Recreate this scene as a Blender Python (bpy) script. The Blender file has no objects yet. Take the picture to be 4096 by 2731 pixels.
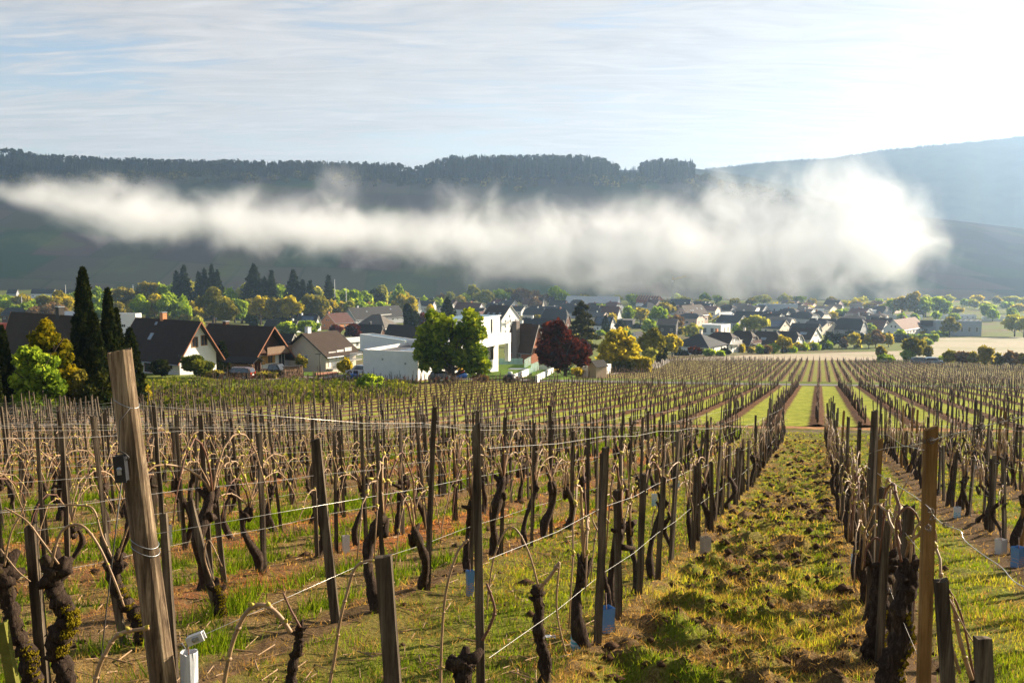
import bpy, bmesh, math, random
import numpy as np
from mathutils import Vector, Matrix
rng = np.random.default_rng(11)
random.seed(5)
sc = bpy.context.scene
COL = sc.collection
R = math.radians

# ------------------------------------------------------------------ camera, sky, sun, exposure
cam = bpy.data.objects.new('camera', bpy.data.cameras.new('camera'))
COL.objects.link(cam)
cam.location = (0, 0, 0)
cam.rotation_euler = (R(90 - 5.0), 0, 0)
cam.data.sensor_width = 36
cam.data.lens = 35.16
cam.data.clip_start = 0.05
cam.data.clip_end = 12000
sc.camera = cam

SUN_AZ, SUN_EL = R(60), R(21)          # azimuth to the right of +Y, elevation
SUN_DIR = Vector((math.sin(SUN_AZ) * math.cos(SUN_EL), math.cos(SUN_AZ) * math.cos(SUN_EL), math.sin(SUN_EL)))
sun = bpy.data.objects.new('sun', bpy.data.lights.new('sun', 'SUN'))
COL.objects.link(sun)
sun.data.energy = 5.0
sun.data.angle = R(0.5)
sun.data.color = (1.0, 0.83, 0.62)
sun.rotation_euler = SUN_DIR.to_track_quat('Z', 'Y').to_euler()
sun.location = (200, 100, 300)

w = bpy.data.worlds.new('World')
sc.world = w
w.use_nodes = True
N = w.node_tree.nodes
L = w.node_tree.links
N.clear()
def wn(t, **k):
    n = N.new(t)
    for a, b in k.items():
        setattr(n, a, b)
    return n
def wmath(op, a, b=None, clamp=False):
    n = wn('ShaderNodeMath', operation=op, use_clamp=clamp)
    for i, v in enumerate((a, b)):
        if v is None:
            continue
        if isinstance(v, (int, float)):
            n.inputs[i].default_value = v
        else:
            L.new(v, n.inputs[i])
    return n.outputs[0]
sky = wn('ShaderNodeTexSky', sky_type='NISHITA', sun_disc=False)
sky.sun_elevation = SUN_EL
sky.sun_rotation = SUN_AZ
sky.air_density = 1.0
sky.dust_density = 0.4
sky.altitude = 150
tc = wn('ShaderNodeTexCoord')
sep = wn('ShaderNodeSeparateXYZ')
L.new(tc.outputs['Generated'], sep.inputs[0])
# high cloud sheet: the view direction meets a plane far above, streaks drawn out along it
zc = wmath('ADD', wmath('MAXIMUM', sep.outputs[2], 0.0), 0.09)
px = wmath('DIVIDE', sep.outputs[0], zc)
py = wmath('DIVIDE', sep.outputs[1], zc)
comb = wn('ShaderNodeCombineXYZ')
L.new(px, comb.inputs[0]); L.new(py, comb.inputs[1])
mp = wn('ShaderNodeMapping')
mp.inputs['Rotation'].default_value = (0, 0, R(-14))
mp.inputs['Scale'].default_value = (0.55, 0.95, 1)
L.new(comb.outputs[0], mp.inputs[0])
n1 = wn('ShaderNodeTexNoise')
n1.inputs['Scale'].default_value = 1.6; n1.inputs['Detail'].default_value = 9; n1.inputs['Roughness'].default_value = 0.58
n1.inputs['Distortion'].default_value = 0.9
L.new(mp.outputs[0], n1.inputs['Vector'])
mp2 = wn('ShaderNodeMapping')
mp2.inputs['Location'].default_value = (3.1, 1.7, 0)
mp2.inputs['Rotation'].default_value = (0, 0, R(10))
mp2.inputs['Scale'].default_value = (0.7, 2.6, 1)
L.new(comb.outputs[0], mp2.inputs[0])
n2 = wn('ShaderNodeTexNoise')
n2.inputs['Scale'].default_value = 2.6; n2.inputs['Detail'].default_value = 8; n2.inputs['Roughness'].default_value = 0.62
n2.inputs['Distortion'].default_value = 1.6
L.new(mp2.outputs[0], n2.inputs['Vector'])
cs = wmath('ADD', wmath('MULTIPLY', n1.outputs[0], 0.55), wmath('MULTIPLY', n2.outputs[0], 0.45))
# more cloud towards the sun side of the sky
dotn = wn('ShaderNodeVectorMath', operation='DOT_PRODUCT')
L.new(tc.outputs['Generated'], dotn.inputs[0])
dotn.inputs[1].default_value = SUN_DIR
sd = wmath('MAXIMUM', dotn.outputs['Value'], 0.0)
cs = wmath('ADD', cs, wmath('MULTIPLY', dotn.outputs['Value'], 0.15))
ramp = wn('ShaderNodeMapRange', interpolation_type='SMOOTHSTEP')
ramp.inputs['From Min'].default_value = 0.385
ramp.inputs['From Max'].default_value = 0.565
L.new(cs, ramp.inputs['Value'])
cover = wmath('MULTIPLY', ramp.outputs[0], 0.94)
zfall = wmath('SUBTRACT', 1.0, wmath('MULTIPLY', wmath('MAXIMUM', sep.outputs[2], 0.0), 0.75))
glow = wmath('MULTIPLY', wmath('ADD', wmath('MULTIPLY', wmath('POWER', sd, 5.0), 0.6), wmath('ADD', wmath('MULTIPLY', sd, 0.9), 5.2)), zfall)
glow = wmath('MULTIPLY', glow, wmath('ADD', 0.62, wmath('MULTIPLY', n2.outputs[0], 0.80)))
ccol = wn('ShaderNodeMix', data_type='RGBA', blend_type='MULTIPLY')
ccol.inputs[0].default_value = 1.0
ccol.inputs[6].default_value = (1.0, 0.975, 0.955, 1)
L.new(glow, ccol.inputs[7])
mix = wn('ShaderNodeMix', data_type='RGBA')
L.new(cover, mix.inputs[0])
skm = wn('ShaderNodeMix', data_type='RGBA', blend_type='MULTIPLY')
skm.inputs[0].default_value = 1.0
skm.inputs[7].default_value = (1.22, 1.10, 1.06, 1)
L.new(sky.outputs[0], skm.inputs[6])
L.new(skm.outputs[2], mix.inputs[6])
L.new(ccol.outputs[2], mix.inputs[7])
bg = wn('ShaderNodeBackground')
bg.inputs[1].default_value = 0.05
L.new(mix.outputs[2], bg.inputs[0])
wo = wn('ShaderNodeOutputWorld')
L.new(bg.outputs[0], wo.inputs[0])

sc.view_settings.view_transform = 'Standard'
sc.view_settings.look = 'None'
sc.view_settings.gamma = 1
sc.view_settings.use_curve_mapping = False
sc.view_settings.exposure = 1.62
cy = sc.cycles
cy.max_bounces = 6
cy.diffuse_bounces = 2
cy.glossy_bounces = 2
cy.transmission_bounces = 4
cy.transparent_max_bounces = 8
cy.volume_bounces = 4
cy.use_denoising = True
cy.volume_step_rate = 1.0
cy.volume_max_steps = 64

# ------------------------------------------------------------------ small helpers
PHI = R(17.15)
RX, RY = math.cos(PHI), -math.sin(PHI)        # across the vine rows
DX, DY = math.sin(PHI), math.cos(PHI)         # along the vine rows
def st2xy(s, t):
    return s * RX + t * DX, s * RY + t * DY
def xy2st(x, y):
    return x * RX + y * RY, x * DX + y * DY

_q = 1.033 * np.array([-60, -10, 0, 9.5, 19.5, 41, 47, 118, 126, 140, 175, 240, 330, 450, 600, 750, 1000, 9000])
_h = np.array([-9.0, 0.4, 1.50, 3.05, 4.73, 7.67, 8.15, 15.6, 16.3, 17.85, 20.6, 25.5, 31.8, 37, 42, 45, 46, 46])
_qd = np.arange(-80, 1200, 0.5)
_hd = np.interp(_qd, _q, _h)
def _sm(a, k):
    ker = np.hanning(k * 2 + 1); ker /= ker.sum()
    return np.convolve(np.pad(a, k, mode='edge'), ker, mode='valid')
_hs = _sm(_hd, 5); _hl = _sm(_hd, 50)
_wt = np.clip((_qd - 185) / 60, 0, 1)
_hd = _hs * (1 - _wt) + _hl * _wt
_RU = (np.array([-1500, -500, 0, 500, 1000, 1500, 2000, 2500, 2780, 2900, 3100, 3400, 3700, 4096, 4700, 5600]) - 2048) / 4000
_RV = (1015 - np.array([700, 690, 684, 680, 684, 690, 692, 694, 702, 728, 770, 822, 872, 918, 980, 1010])) / 4000 * 1750
def hill(x, y):
    a = x / np.maximum(y, 1.0)
    top = np.interp(a, _RU, _RV) + 46
    yf = 1000 + 60 * np.sin(a * 4.0)
    k = np.clip((y - yf) / (1750 - yf), 0, 1)
    s = 0.80 * k + 0.20 * k * k * (3 - 2 * k)
    s = s * np.clip((y - yf) / 120, 0, 1) ** 0.35 if False else s
    un = 4.0 * np.sin(x / 90 + y / 130) * np.sin(k * 3.14) + 2.0 * np.sin(x / 41 - y / 57) * np.sin(k * 3.14)
    back = np.clip((y - 1750) / 1500, 0, 1)
    return np.where(k > 0, top * s + un - back * 60, 0.0)
def gz(x, y):
    """height of the ground (the camera's eye is 0)"""
    x = np.asarray(x, float); y = np.asarray(y, float)
    q = 0.990 * y + 0.139 * x
    h = np.interp(q, _qd, _hd)
    lat = np.clip(x - 0.3085 * y, -70, 25)
    h = h - 0.020 * lat * np.clip((150 - y) / 60, 0, 1) * np.clip((y + 30) / 30, 0, 1)
    return -h + hill(x, y)
def GZ(x, y):
    return float(gz(x, y))
CP, SP = math.cos(R(5)), math.sin(R(5))
def ray(u, v):
    """direction through a pixel of the 4096 px wide photograph, scaled to y = 1"""
    a = (u - 2048) / 4000.0; b = (1365.5 - v) / 4000.0
    x, y, z = a, CP + b * SP, -SP + b * CP
    return x / y, z / y
def at(u, v, y):
    a, b = ray(u, v)
    return Vector((a * y, y, b * y))
def ground(u, v, ymax=1400):
    a, b = ray(u, v)
    ys = np.concatenate([np.arange(1.0, 60, 0.05), np.arange(60, ymax, 0.4)])
    d = b * ys - gz(a * ys, ys)
    i = np.argmax(d < 0)
    if d[i] >= 0:
        i = len(ys) - 1
    y = ys[i]
    return Vector((a * y, y, GZ(a * y, y)))
def pix(p):
    f = p[1] * CP - p[2] * SP; up = p[1] * SP + p[2] * CP
    return 2048 + 4000 * p[0] / f, 1365.5 - 4000 * up / f

def tag(o, label=None, cat=None, group=None, kind=None):
    if label: o['label'] = label
    if cat: o['category'] = cat
    if group: o['group'] = group
    if kind: o['kind'] = kind
    return o
def link(name, data, parent=None):
    o = bpy.data.objects.new(name, data)
    COL.objects.link(o)
    if parent is not None:
        o.parent = parent
    return o
def empty(name, loc, rz=0.0):
    o = link(name, None)
    o.location = loc
    o.rotation_euler = (0, 0, rz)
    o.empty_display_size = 0.2
    return o

class MB:
    """collects vertices and polygons; build() makes ONE mesh object"""
    def __init__(s):
        s.v = []; s.f = []; s.n = 0; s.mi = []
    def add(s, verts, faces, mi=0):
        verts = np.asarray(verts, float).reshape(-1, 3)
        s.v.append(verts)
        for f in faces:
            s.f.append(tuple(int(i) + s.n for i in f)); s.mi.append(mi)
        s.n += len(verts)
    def box(s, c, d, rz=0.0, mi=0, taper=1.0):
        x, y, z = d[0] / 2, d[1] / 2, d[2] / 2
        p = np.array([(-x, -y, -z), (x, -y, -z), (x, y, -z), (-x, y, -z),
                      (-x * taper, -y * taper, z), (x * taper, -y * taper, z), (x * taper, y * taper, z), (-x * taper, y * taper, z)])
        ca, sa = math.cos(rz), math.sin(rz)
        p = np.c_[p[:, 0] * ca - p[:, 1] * sa + c[0], p[:, 0] * sa + p[:, 1] * ca + c[1], p[:, 2] + c[2]]
        s.add(p, [(0, 3, 2, 1), (4, 5, 6, 7), (0, 1, 5, 4), (1, 2, 6, 5), (2, 3, 7, 6), (3, 0, 4, 7)], mi)
    def tube(s, pts, rad, n=6, mi=0, cap=True, wob=0.0, r_=None):
        pts = np.asarray(pts, float); m = len(pts)
        rad = np.broadcast_to(np.asarray(rad, float), (m,))
        rr = r_ or rng
        tan = np.gradient(pts, axis=0)
        tan /= np.linalg.norm(tan, axis=1)[:, None] + 1e-9
        ref = np.array([0.13, 0.99, 0.05]) if abs(tan[0][2]) > 0.6 else np.array([0, 0, 1.0])
        out = []
        a = np.arange(n) / n * 2 * np.pi
        for i in range(m):
            e1 = np.cross(tan[i], ref); l = np.linalg.norm(e1)
            if l < 1e-5:
                e1 = np.cross(tan[i], [1.0, 0, 0]); l = np.linalg.norm(e1)
            e1 /= l
            e2 = np.cross(tan[i], e1); ref = np.cross(e1, tan[i]) if True else ref
            r = rad[i] * (1 + (rr.uniform(-wob, wob, n) if wob else 0))
            out.append(pts[i] + (np.cos(a) * r)[:, None] * e1 + (np.sin(a) * r)[:, None] * e2)
            ref = -np.cross(tan[i], e1) if False else ref
        fs = []
        for i in range(m - 1):
            for j in range(n):
                k = (j + 1) % n
                fs.append((i * n + j, i * n + k, (i + 1) * n + k, (i + 1) * n + j))
        if cap:
            fs.append(tuple(range(n))[::-1]); fs.append(tuple((m - 1) * n + j for j in range(n)))
        s.add(np.concatenate(out), fs, mi)
    def poly(s, pts, mi=0):
        s.add(pts, [tuple(range(len(pts)))], mi)
    def prism(s, pts, ext, mi=0):
        """polygon pts extruded by the vector ext"""
        pts = np.asarray(pts, float); n = len(pts)
        s.add(np.concatenate([pts, pts + np.asarray(ext, float)]),
              [tuple(range(n))[::-1], tuple(range(n, 2 * n))] + [(i, (i + 1) % n, n + (i + 1) % n, n + i) for i in range(n)], mi)
    def arrays(s):
        return np.concatenate(s.v), s.f
    def mesh(s, name, mats, smooth=False):
        me = bpy.data.meshes.new(name)
        me.from_pydata(np.concatenate(s.v).tolist(), [], s.f)
        if not isinstance(mats, (list, tuple)): mats = [mats]
        for m_ in mats: me.materials.append(m_)
        if len(mats) > 1: me.polygons.foreach_set('material_index', s.mi)
        if smooth: me.polygons.foreach_set('use_smooth', [True] * len(me.polygons))
        me.update()
        return me
    def build(s, name, mats, parent=None, smooth=False):
        return link(name, s.mesh(name, mats, smooth), parent)

def raw_mesh(name, verts, loops, counts, mats, matidx=None, smooth=False):
    """fast mesh from arrays: loops = flat vertex indices, counts = sides of each polygon (int or array)"""
    verts = np.ascontiguousarray(verts, np.float32).reshape(-1, 3)
    loops = np.ascontiguousarray(loops, np.int32).ravel()
    if np.isscalar(counts):
        counts = np.full(len(loops) // counts, counts, np.int32)
    me = bpy.data.meshes.new(name)
    me.vertices.add(len(verts)); me.vertices.foreach_set('co', verts.ravel())
    me.loops.add(len(loops)); me.loops.foreach_set('vertex_index', loops)
    me.polygons.add(len(counts))
    st = np.concatenate([[0], np.cumsum(counts)[:-1]]).astype(np.int32)
    me.polygons.foreach_set('loop_start', st)
    if not isinstance(mats, (list, tuple)): mats = [mats]
    for m_ in mats: me.materials.append(m_)
    if matidx is not None: me.polygons.foreach_set('material_index', np.ascontiguousarray(matidx, np.int32))
    if smooth: me.polygons.foreach_set('use_smooth', np.ones(len(counts), bool))
    me.update(calc_edges=True)
    return me
def grid_mesh(name, X, Y, Z, mat, smooth=True):
    m, n = X.shape
    i = np.arange(m * n).reshape(m, n)
    q = np.stack([i[:-1, :-1], i[:-1, 1:], i[1:, 1:], i[1:, :-1]], -1).reshape(-1, 4)
    return raw_mesh(name, np.stack([X, Y, Z], -1), q, 4, mat, smooth=smooth)

# ------------------------------------------------------------------ materials
def nodes(name):
    m = bpy.data.materials.new(name)
    m.use_nodes = True
    nt = m.node_tree
    b = nt.nodes['Principled BSDF']
    return m, nt, b
class NT:
    def __init__(s, nt): s.nt = nt
    def new(s, t, **k):
        n = s.nt.nodes.new(t)
        for a, b in k.items(): setattr(n, a, b)
        return n
    def link(s, a, b): s.nt.links.new(a, b)
    def val(s, sock, v):
        if hasattr(v, 'is_output') or isinstance(v, bpy.types.NodeSocket): s.link(v, sock)
        else: sock.default_value = v
    def math(s, op, a, b=None, c=None, clamp=False):
        n = s.new('ShaderNodeMath', operation=op, use_clamp=clamp)
        s.val(n.inputs[0], a)
        if b is not None: s.val(n.inputs[1], b)
        if c is not None: s.val(n.inputs[2], c)
        return n.outputs[0]
    def noise(s, scale, detail=4, rough=0.55, vec=None, dist=0.0):
        n = s.new('ShaderNodeTexNoise')
        n.inputs['Scale'].default_value = scale; n.inputs['Detail'].default_value = detail
        n.inputs['Roughness'].default_value = rough; n.inputs['Distortion'].default_value = dist
        if vec is not None: s.link(vec, n.inputs['Vector'])
        return n.outputs[0]
    def mix(s, f, a, b, mode='MIX'):
        n = s.new('ShaderNodeMix', data_type='RGBA', blend_type=mode)
        s.val(n.inputs[0], f)
        for k, v in ((6, a), (7, b)):
            if isinstance(v, (tuple, list)): n.inputs[k].default_value = (v[0], v[1], v[2], 1)
            else: s.link(v, n.inputs[k])
        return n.outputs[2]
    def ramp(s, v, stops, interp='LINEAR'):
        n = s.new('ShaderNodeValToRGB')
        cr = n.color_ramp; cr.interpolation = interp
        while len(cr.elements) > 1: cr.elements.remove(cr.elements[-1])
        for i, (p, c) in enumerate(stops):
            e = cr.elements[0] if i == 0 else cr.elements.new(p)
            e.position = p
            e.color = (c[0], c[1], c[2], 1) if isinstance(c, (tuple, list)) else (c, c, c, 1)
        s.link(v, n.inputs[0])
        return n.outputs[0]
    def rng(s, v, a, b, c=0.0, d=1.0, smooth=True):
        n = s.new('ShaderNodeMapRange')
        if smooth: n.interpolation_type = 'SMOOTHSTEP'
        s.link(v, n.inputs[0])
        n.inputs[1].default_value = a; n.inputs[2].default_value = b
        n.inputs[3].default_value = c; n.inputs[4].default_value = d
        return n.outputs[0]
    def mapping(s, vec, scale=(1, 1, 1), rot=(0, 0, 0), loc=(0, 0, 0)):
        n = s.new('ShaderNodeMapping')
        s.link(vec, n.inputs[0])
        n.inputs['Scale'].default_value = scale; n.inputs['Rotation'].default_value = rot
        n.inputs['Location'].default_value = loc
        return n.outputs[0]
    def bump(s, h, strength, dist, b):
        n = s.new('ShaderNodeBump')
        n.inputs['Strength'].default_value = strength; n.inputs['Distance'].default_value = dist
        s.link(h, n.inputs['Height'])
        s.link(n.outputs[0], b.inputs['Normal'])
MATS = {}
def plain(name, c, rough=0.8, var=0.15, scale=3.0, bump=0.0, bscale=30.0, spec=0.3, metal=0.0, c2=None, stretch=None):
    """a colour with worn patches and fine relief"""
    if name in MATS: return MATS[name]
    m, nt, b = nodes(name); T = NT(nt)
    g = T.new('ShaderNodeTexCoord').outputs['Object']
    if stretch: g = T.mapping(g, stretch)
    f = T.noise(scale, 6, 0.62, g)
    c2 = c2 or tuple(min(1, x * (1 + var)) for x in c)
    lo = tuple(x * (1 - var) for x in c)
    T.link(T.ramp(f, [(0.28, lo), (0.5, c), (0.74, c2)]), b.inputs['Base Color'])
    b.inputs['Roughness'].default_value = rough
    b.inputs['Specular IOR Level'].default_value = spec
    b.inputs['Metallic'].default_value = metal
    if bump:
        T.bump(T.noise(bscale, 5, 0.6, g), bump, 0.02, b)
    MATS[name] = m
    return m
# ------------------------------------------------------------------ the ground sheet, valley and hills
def ground_material():
    m, nt, b = nodes('ground_cover'); T = NT(nt)
    p = T.new('ShaderNodeNewGeometry').outputs['Position']
    n1 = T.noise(0.02, 5, 0.6, p); n2 = T.noise(0.6, 8, 0.7, p); n3 = T.noise(0.15, 6, 0.65, p)
    grass = T.ramp(n2, [(0.3, (0.06, 0.08, 0.016)), (0.5, (0.12, 0.15, 0.028)), (0.7, (0.20, 0.21, 0.05))])
    dry = T.ramp(n3, [(0.3, (0.10, 0.085, 0.04)), (0.7, (0.19, 0.15, 0.08))])
    c = T.mix(T.rng(n1, 0.45, 0.62), grass, dry)
    T.link(c, b.inputs['Base Color'])
    b.inputs['Roughness'].default_value = 0.95
    b.inputs['Specular IOR Level'].default_value = 0.1
    T.bump(n2, 0.5, 0.15, b)
    return m
def spread(lo, fine, step, hi, g):
    a = [0.0]; st = step
    while a[-1] < fine: a.append(a[-1] + step)
    while a[-1] < hi:
        st *= g; a.append(a[-1] + st)
    neg = [-x for x in a[1:] if -x > -lo] if lo > 0 else []
    return np.array(sorted(neg) + a)
xs = spread(6000, 60, 1.5, 6000, 1.035)
ys = np.concatenate([np.arange(-60, 0, 2.0), spread(0, 60, 1.5, 6000, 1.022)])
X, Y = np.meshgrid(xs, ys)
Zg = gz(X, Y)
gr = link('ground', grid_mesh('ground', X, Y, Zg - 0.12, ground_material()))
tag(gr, kind='structure')

# the slope across the river: vineyard parcels in a worn patchwork, on a sheet just above the ground
def hill_material():
    m, nt, b = nodes('hillside_vineyards'); T = NT(nt)
    p = T.new('ShaderNodeNewGeometry').outputs['Position']
    w1 = T.mapping(p, (1, 1, 1), (0, 0, R(8)))
    sep = T.new('ShaderNodeSeparateXYZ'); T.link(w1, sep.inputs[0])
    cmb = T.new('ShaderNodeCombineXYZ')
    xx = T.math('ADD', sep.outputs[0], T.math('MULTIPLY', sep.outputs[1], 0.22))
    T.link(T.math('MULTIPLY', xx, 0.011), cmb.inputs[0]); T.link(T.math('MULTIPLY', sep.outputs[1], 0.0085), cmb.inputs[1])
    vo = T.new('ShaderNodeTexBrick')
    vo.inputs['Scale'].default_value = 1.0
    vo.inputs['Color1'].default_value = (0, 0, 0, 1); vo.inputs['Color2'].default_value = (1, 1, 1, 1)
    vo.inputs['Mortar'].default_value = (0.5, 0.5, 0.5, 1); vo.inputs['Mortar Size'].default_value = 0.018
    vo.inputs['Brick Width'].default_value = 0.8; vo.inputs['Row Height'].default_value = 0.9
    T.link(cmb.outputs[0], vo.inputs['Vector'])
    parcel = T.ramp(vo.outputs[0], [(0.0, (0.014, 0.022, 0.028)), (0.35, (0.050, 0.042, 0.052)), (0.6, (0.018, 0.038, 0.028)), (1.0, (0.058, 0.050, 0.050))])
    wv = T.new('ShaderNodeTexWave'); wv.inputs['Scale'].default_value = 0.075; wv.inputs['Distortion'].default_value = 1.0
    wv.inputs['Detail'].default_value = 2
    T.link(T.mapping(w1, (1, 0.22, 0)), wv.inputs['Vector'])
    c = T.mix(T.math('MULTIPLY', wv.outputs[0], 0.30), parcel, (0.02, 0.025, 0.018))
    c = T.mix(T.math('MULTIPLY', vo.outputs['Fac'], 0.7), c, (0.02, 0.028, 0.02))
    c = T.mix(T.rng(T.noise(0.012, 6, 0.65, p), 0.50, 0.72, 0, 0.75), c, (0.045, 0.065, 0.03))
    T.link(c, b.inputs['Base Color'])
    b.inputs['Roughness'].default_value = 1.0; b.inputs['Specular IOR Level'].default_value = 0.0
    return m
A, K = np.meshgrid(np.linspace(-1.1, 1.3, 420), np.linspace(0, 1, 110))
Yh = 985 + K * 790
Xh = A * Yh
hs = link('far_hillside', grid_mesh('far_hillside', Xh, Yh, gz(Xh, Yh) + np.clip(K * 30, 0, 1) * 1.2 - 0.4, hill_material()))
tag(hs, kind='structure')

# distant mountain on the right and the low saddle between
def fnoise(x, seed, octs=6, f0=1.0):
    r = np.random.default_rng(seed); o = np.zeros_like(x)
    for k in range(octs):
        o += np.sin(x * f0 * 2 ** k * 6.283 + r.uniform(0, 6.28)) / 2 ** k * r.uniform(0.6, 1.2)
    return o
def far_mountain(name, dist, prof_u, prof_v, seed, mat, depth=900):
    a = np.linspace((min(prof_u) - 2048) / 4000, (max(prof_u) - 2048) / 4000, 900)
    top = (1015 - np.interp(a, (np.array(prof_u) - 2048) / 4000, prof_v)) / 4000 * dist
    top = top + fnoise(a, seed, 5, 3.0) * 2.0
    k = np.linspace(0, 1, 60)[:, None]
    Y = dist - depth + k * depth
    X = a[None] * Y
    bulge = fnoise(a * 3 + 0.8, seed + 3, 5, 1.2)[None] * 14 * np.sin(k * np.pi)
    Z = -47 + (top[None] + 47) * (0.55 * k + 0.45 * k ** 2 * (3 - 2 * k)) + bulge
    Y2 = np.concatenate([Y + 0 * X, dist + 300 + 0 * X[-1:]]); X2 = np.concatenate([X, X[-1:] * (dist + 300) / dist]); Z2 = np.concatenate([Z, Z[-1:] - 60])
    o = link(name, grid_mesh(name, X2, Y2, Z2, mat))
    tag(o, kind='structure')
    return a, top, dist
mt_mat = plain('forested_slope', (0.035, 0.05, 0.03), 1.0, 0.4, 0.02, spec=0.0)
mtn = far_mountain('mountain', 2900, [2500, 2700, 2850, 3100, 3300, 3500, 3800, 4096, 4500, 5200, 6200], [712, 700, 676, 652, 640, 612, 586, 548, 515, 490, 470], 3, mt_mat)
sad = far_mountain('saddle', 2250, [1500, 2300, 2600, 2750, 2860, 2990, 3200, 3500], [690, 690, 690, 676, 690, 712, 760, 900], 9, mt_mat, 500)

# ------------------------------------------------------------------ morning haze and the fog bank in the valley
def box_object(name, lo, hi, mat):
    b = MB(); c = [(l + h) / 2 for l, h in zip(lo, hi)]; d = [h - l for l, h in zip(lo, hi)]
    b.box((0, 0, 0), d)
    o = b.build(name, mat); o.location = c
    return o
hm = bpy.data.materials.new('haze'); hm.use_nodes = True
hm.node_tree.nodes.clear()
pv = hm.node_tree.nodes.new('ShaderNodeVolumePrincipled'); ho = hm.node_tree.nodes.new('ShaderNodeOutputMaterial')
hm.node_tree.links.new(pv.outputs[0], ho.inputs['Volume'])
pv.inputs['Color'].default_value = (0.46, 0.68, 1.0, 1)
pv.inputs['Density'].default_value = 0.00015
pv.inputs['Anisotropy'].default_value = 0.62
hz = box_object('haze', (-7000, -70, -49), (7000, 6300, 395), hm)
tag(hz, kind='stuff')

fm = bpy.data.materials.new('fog'); fm.use_nodes = True
T = NT(fm.node_tree); fm.node_tree.nodes.clear()
g = T.new('ShaderNodeNewGeometry').outputs['Position']
n_a = T.noise(0.012, 3, 0.5, g)
warp = T.new('ShaderNodeVectorMath', operation='ADD')
sc_ = T.new('ShaderNodeVectorMath', operation='SCALE'); 
nv = T.new('ShaderNodeTexNoise'); nv.inputs['Scale'].default_value = 0.011; nv.inputs['Detail'].default_value = 3
T.link(g, nv.inputs['Vector'])
sub = T.new('ShaderNodeVectorMath', operation='SUBTRACT'); T.link(nv.outputs['Color'], sub.inputs[0]); sub.inputs[1].default_value = (0.5, 0.5, 0.5)
T.link(sub.outputs[0], sc_.inputs[0]); sc_.inputs['Scale'].default_value = 40.0
T.link(g, warp.inputs[0]); T.link(sc_.outputs[0], warp.inputs[1])
sp = T.new('ShaderNodeSeparateXYZ'); T.link(warp.outputs[0], sp.inputs[0])
FX0, FX1, FY = -520.0, 480.0, 950.0
xn = T.math('DIVIDE', T.math('SUBTRACT', sp.outputs[0], FX0), FX1 - FX0, clamp=True)
def fcurve(pts):
    n = T.new('ShaderNodeFloatCurve')
    c = n.mapping.curves[0]
    for i, (a, b) in enumerate(pts):
        if i < 2: c.points[i].location = (a, b)
        else: c.points.new(a, b)
    n.mapping.update()
    T.link(xn, n.inputs['Value'])
    return n.outputs[0]
def fx(u_disp): return ((u_disp - 1176) * 0.4137 - FX0) / (FX1 - FX0)
zc_ = fcurve([(0, (54 + 60) / 160), (fx(150), (48 + 60) / 160), (fx(400), (38 + 60) / 160), (fx(650), (27 + 60) / 160), (fx(900), (19 + 60) / 160), (fx(1200), (12 + 60) / 160), (fx(1500), (9 + 60) / 160), (fx(1800), (12 + 60) / 160), (fx(2000), (14 + 60) / 160), (1, (4 + 60) / 160)])
th_ = fcurve([(0, 0.0), (fx(30), 0.04), (fx(110), 0.26), (fx(300), 0.36), (fx(600), 0.33), (fx(900), 0.36), (fx(1200), 0.44), (fx(1500), 0.60), (fx(1800), 0.80), (fx(1950), 0.84), (fx(2050), 0.74), (fx(2120), 0.50), (fx(2165), 0.0), (1, 0.0)])
zc_ = T.math('SUBTRACT', T.math('MULTIPLY', zc_, 160.0), 60.0)
th = T.math('MULTIPLY', th_, 82.0)
dz = T.math('DIVIDE', T.math('SUBTRACT', sp.outputs[2], zc_), T.math('ADD', th, 0.5))
dy = T.math('DIVIDE', T.math('SUBTRACT', sp.outputs[1], FY), 75.0)
rr = T.math('SQRT', T.math('ADD', T.math('MULTIPLY', dz, dz), T.math('MULTIPLY', dy, dy)))
nf = T.noise(0.022, 7, 0.60, g, 0.5)
e = T.math('ADD', T.math('SUBTRACT', 1.0, rr), T.math('MULTIPLY', T.math('SUBTRACT', nf, 0.5), 3.0))
dens = T.math('MULTIPLY', T.math('POWER', T.rng(e, -0.05, 1.7, smooth=False), 1.5), 0.050)
dens = T.math('MULTIPLY', dens, T.rng(th, 1.0, 14.0))
def puff(x, z, r_, k):
    vd = T.new('ShaderNodeVectorMath', operation='DISTANCE'); T.link(T.mapping(warp.outputs[0], (1, .5, 1)), vd.inputs[0]); vd.inputs[1].default_value = (x, FY * .5, z)
    q = T.math('SUBTRACT', 1.0, T.math('DIVIDE', vd.outputs['Value'], r_))
    q = T.math('ADD', q, T.math('MULTIPLY', T.math('SUBTRACT', nf, 0.5), 3.0))
    return T.math('MULTIPLY', T.rng(q, 0.0, 1.5), k)
dens = T.math('ADD', dens, puff(-158, 60, 26, 0.009))
fv = T.new('ShaderNodeVolumePrincipled')
fv.inputs['Color'].default_value = (0.945, 0.97, 1.0, 1)
fv.inputs['Anisotropy'].default_value = 0.12
T.link(dens, fv.inputs['Density'])
fo = T.new('ShaderNodeOutputMaterial'); T.link(fv.outputs[0], fo.inputs['Volume'])
fb = box_object('fog_bank', (FX0, FY - 95, -44), (FX1, FY + 95, 112), fm)
tag(fb, 'long bank of white morning fog drifting over the valley before the hillside', 'fog', kind='stuff')
fm.cycles.volume_step_rate = 0.16
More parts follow.
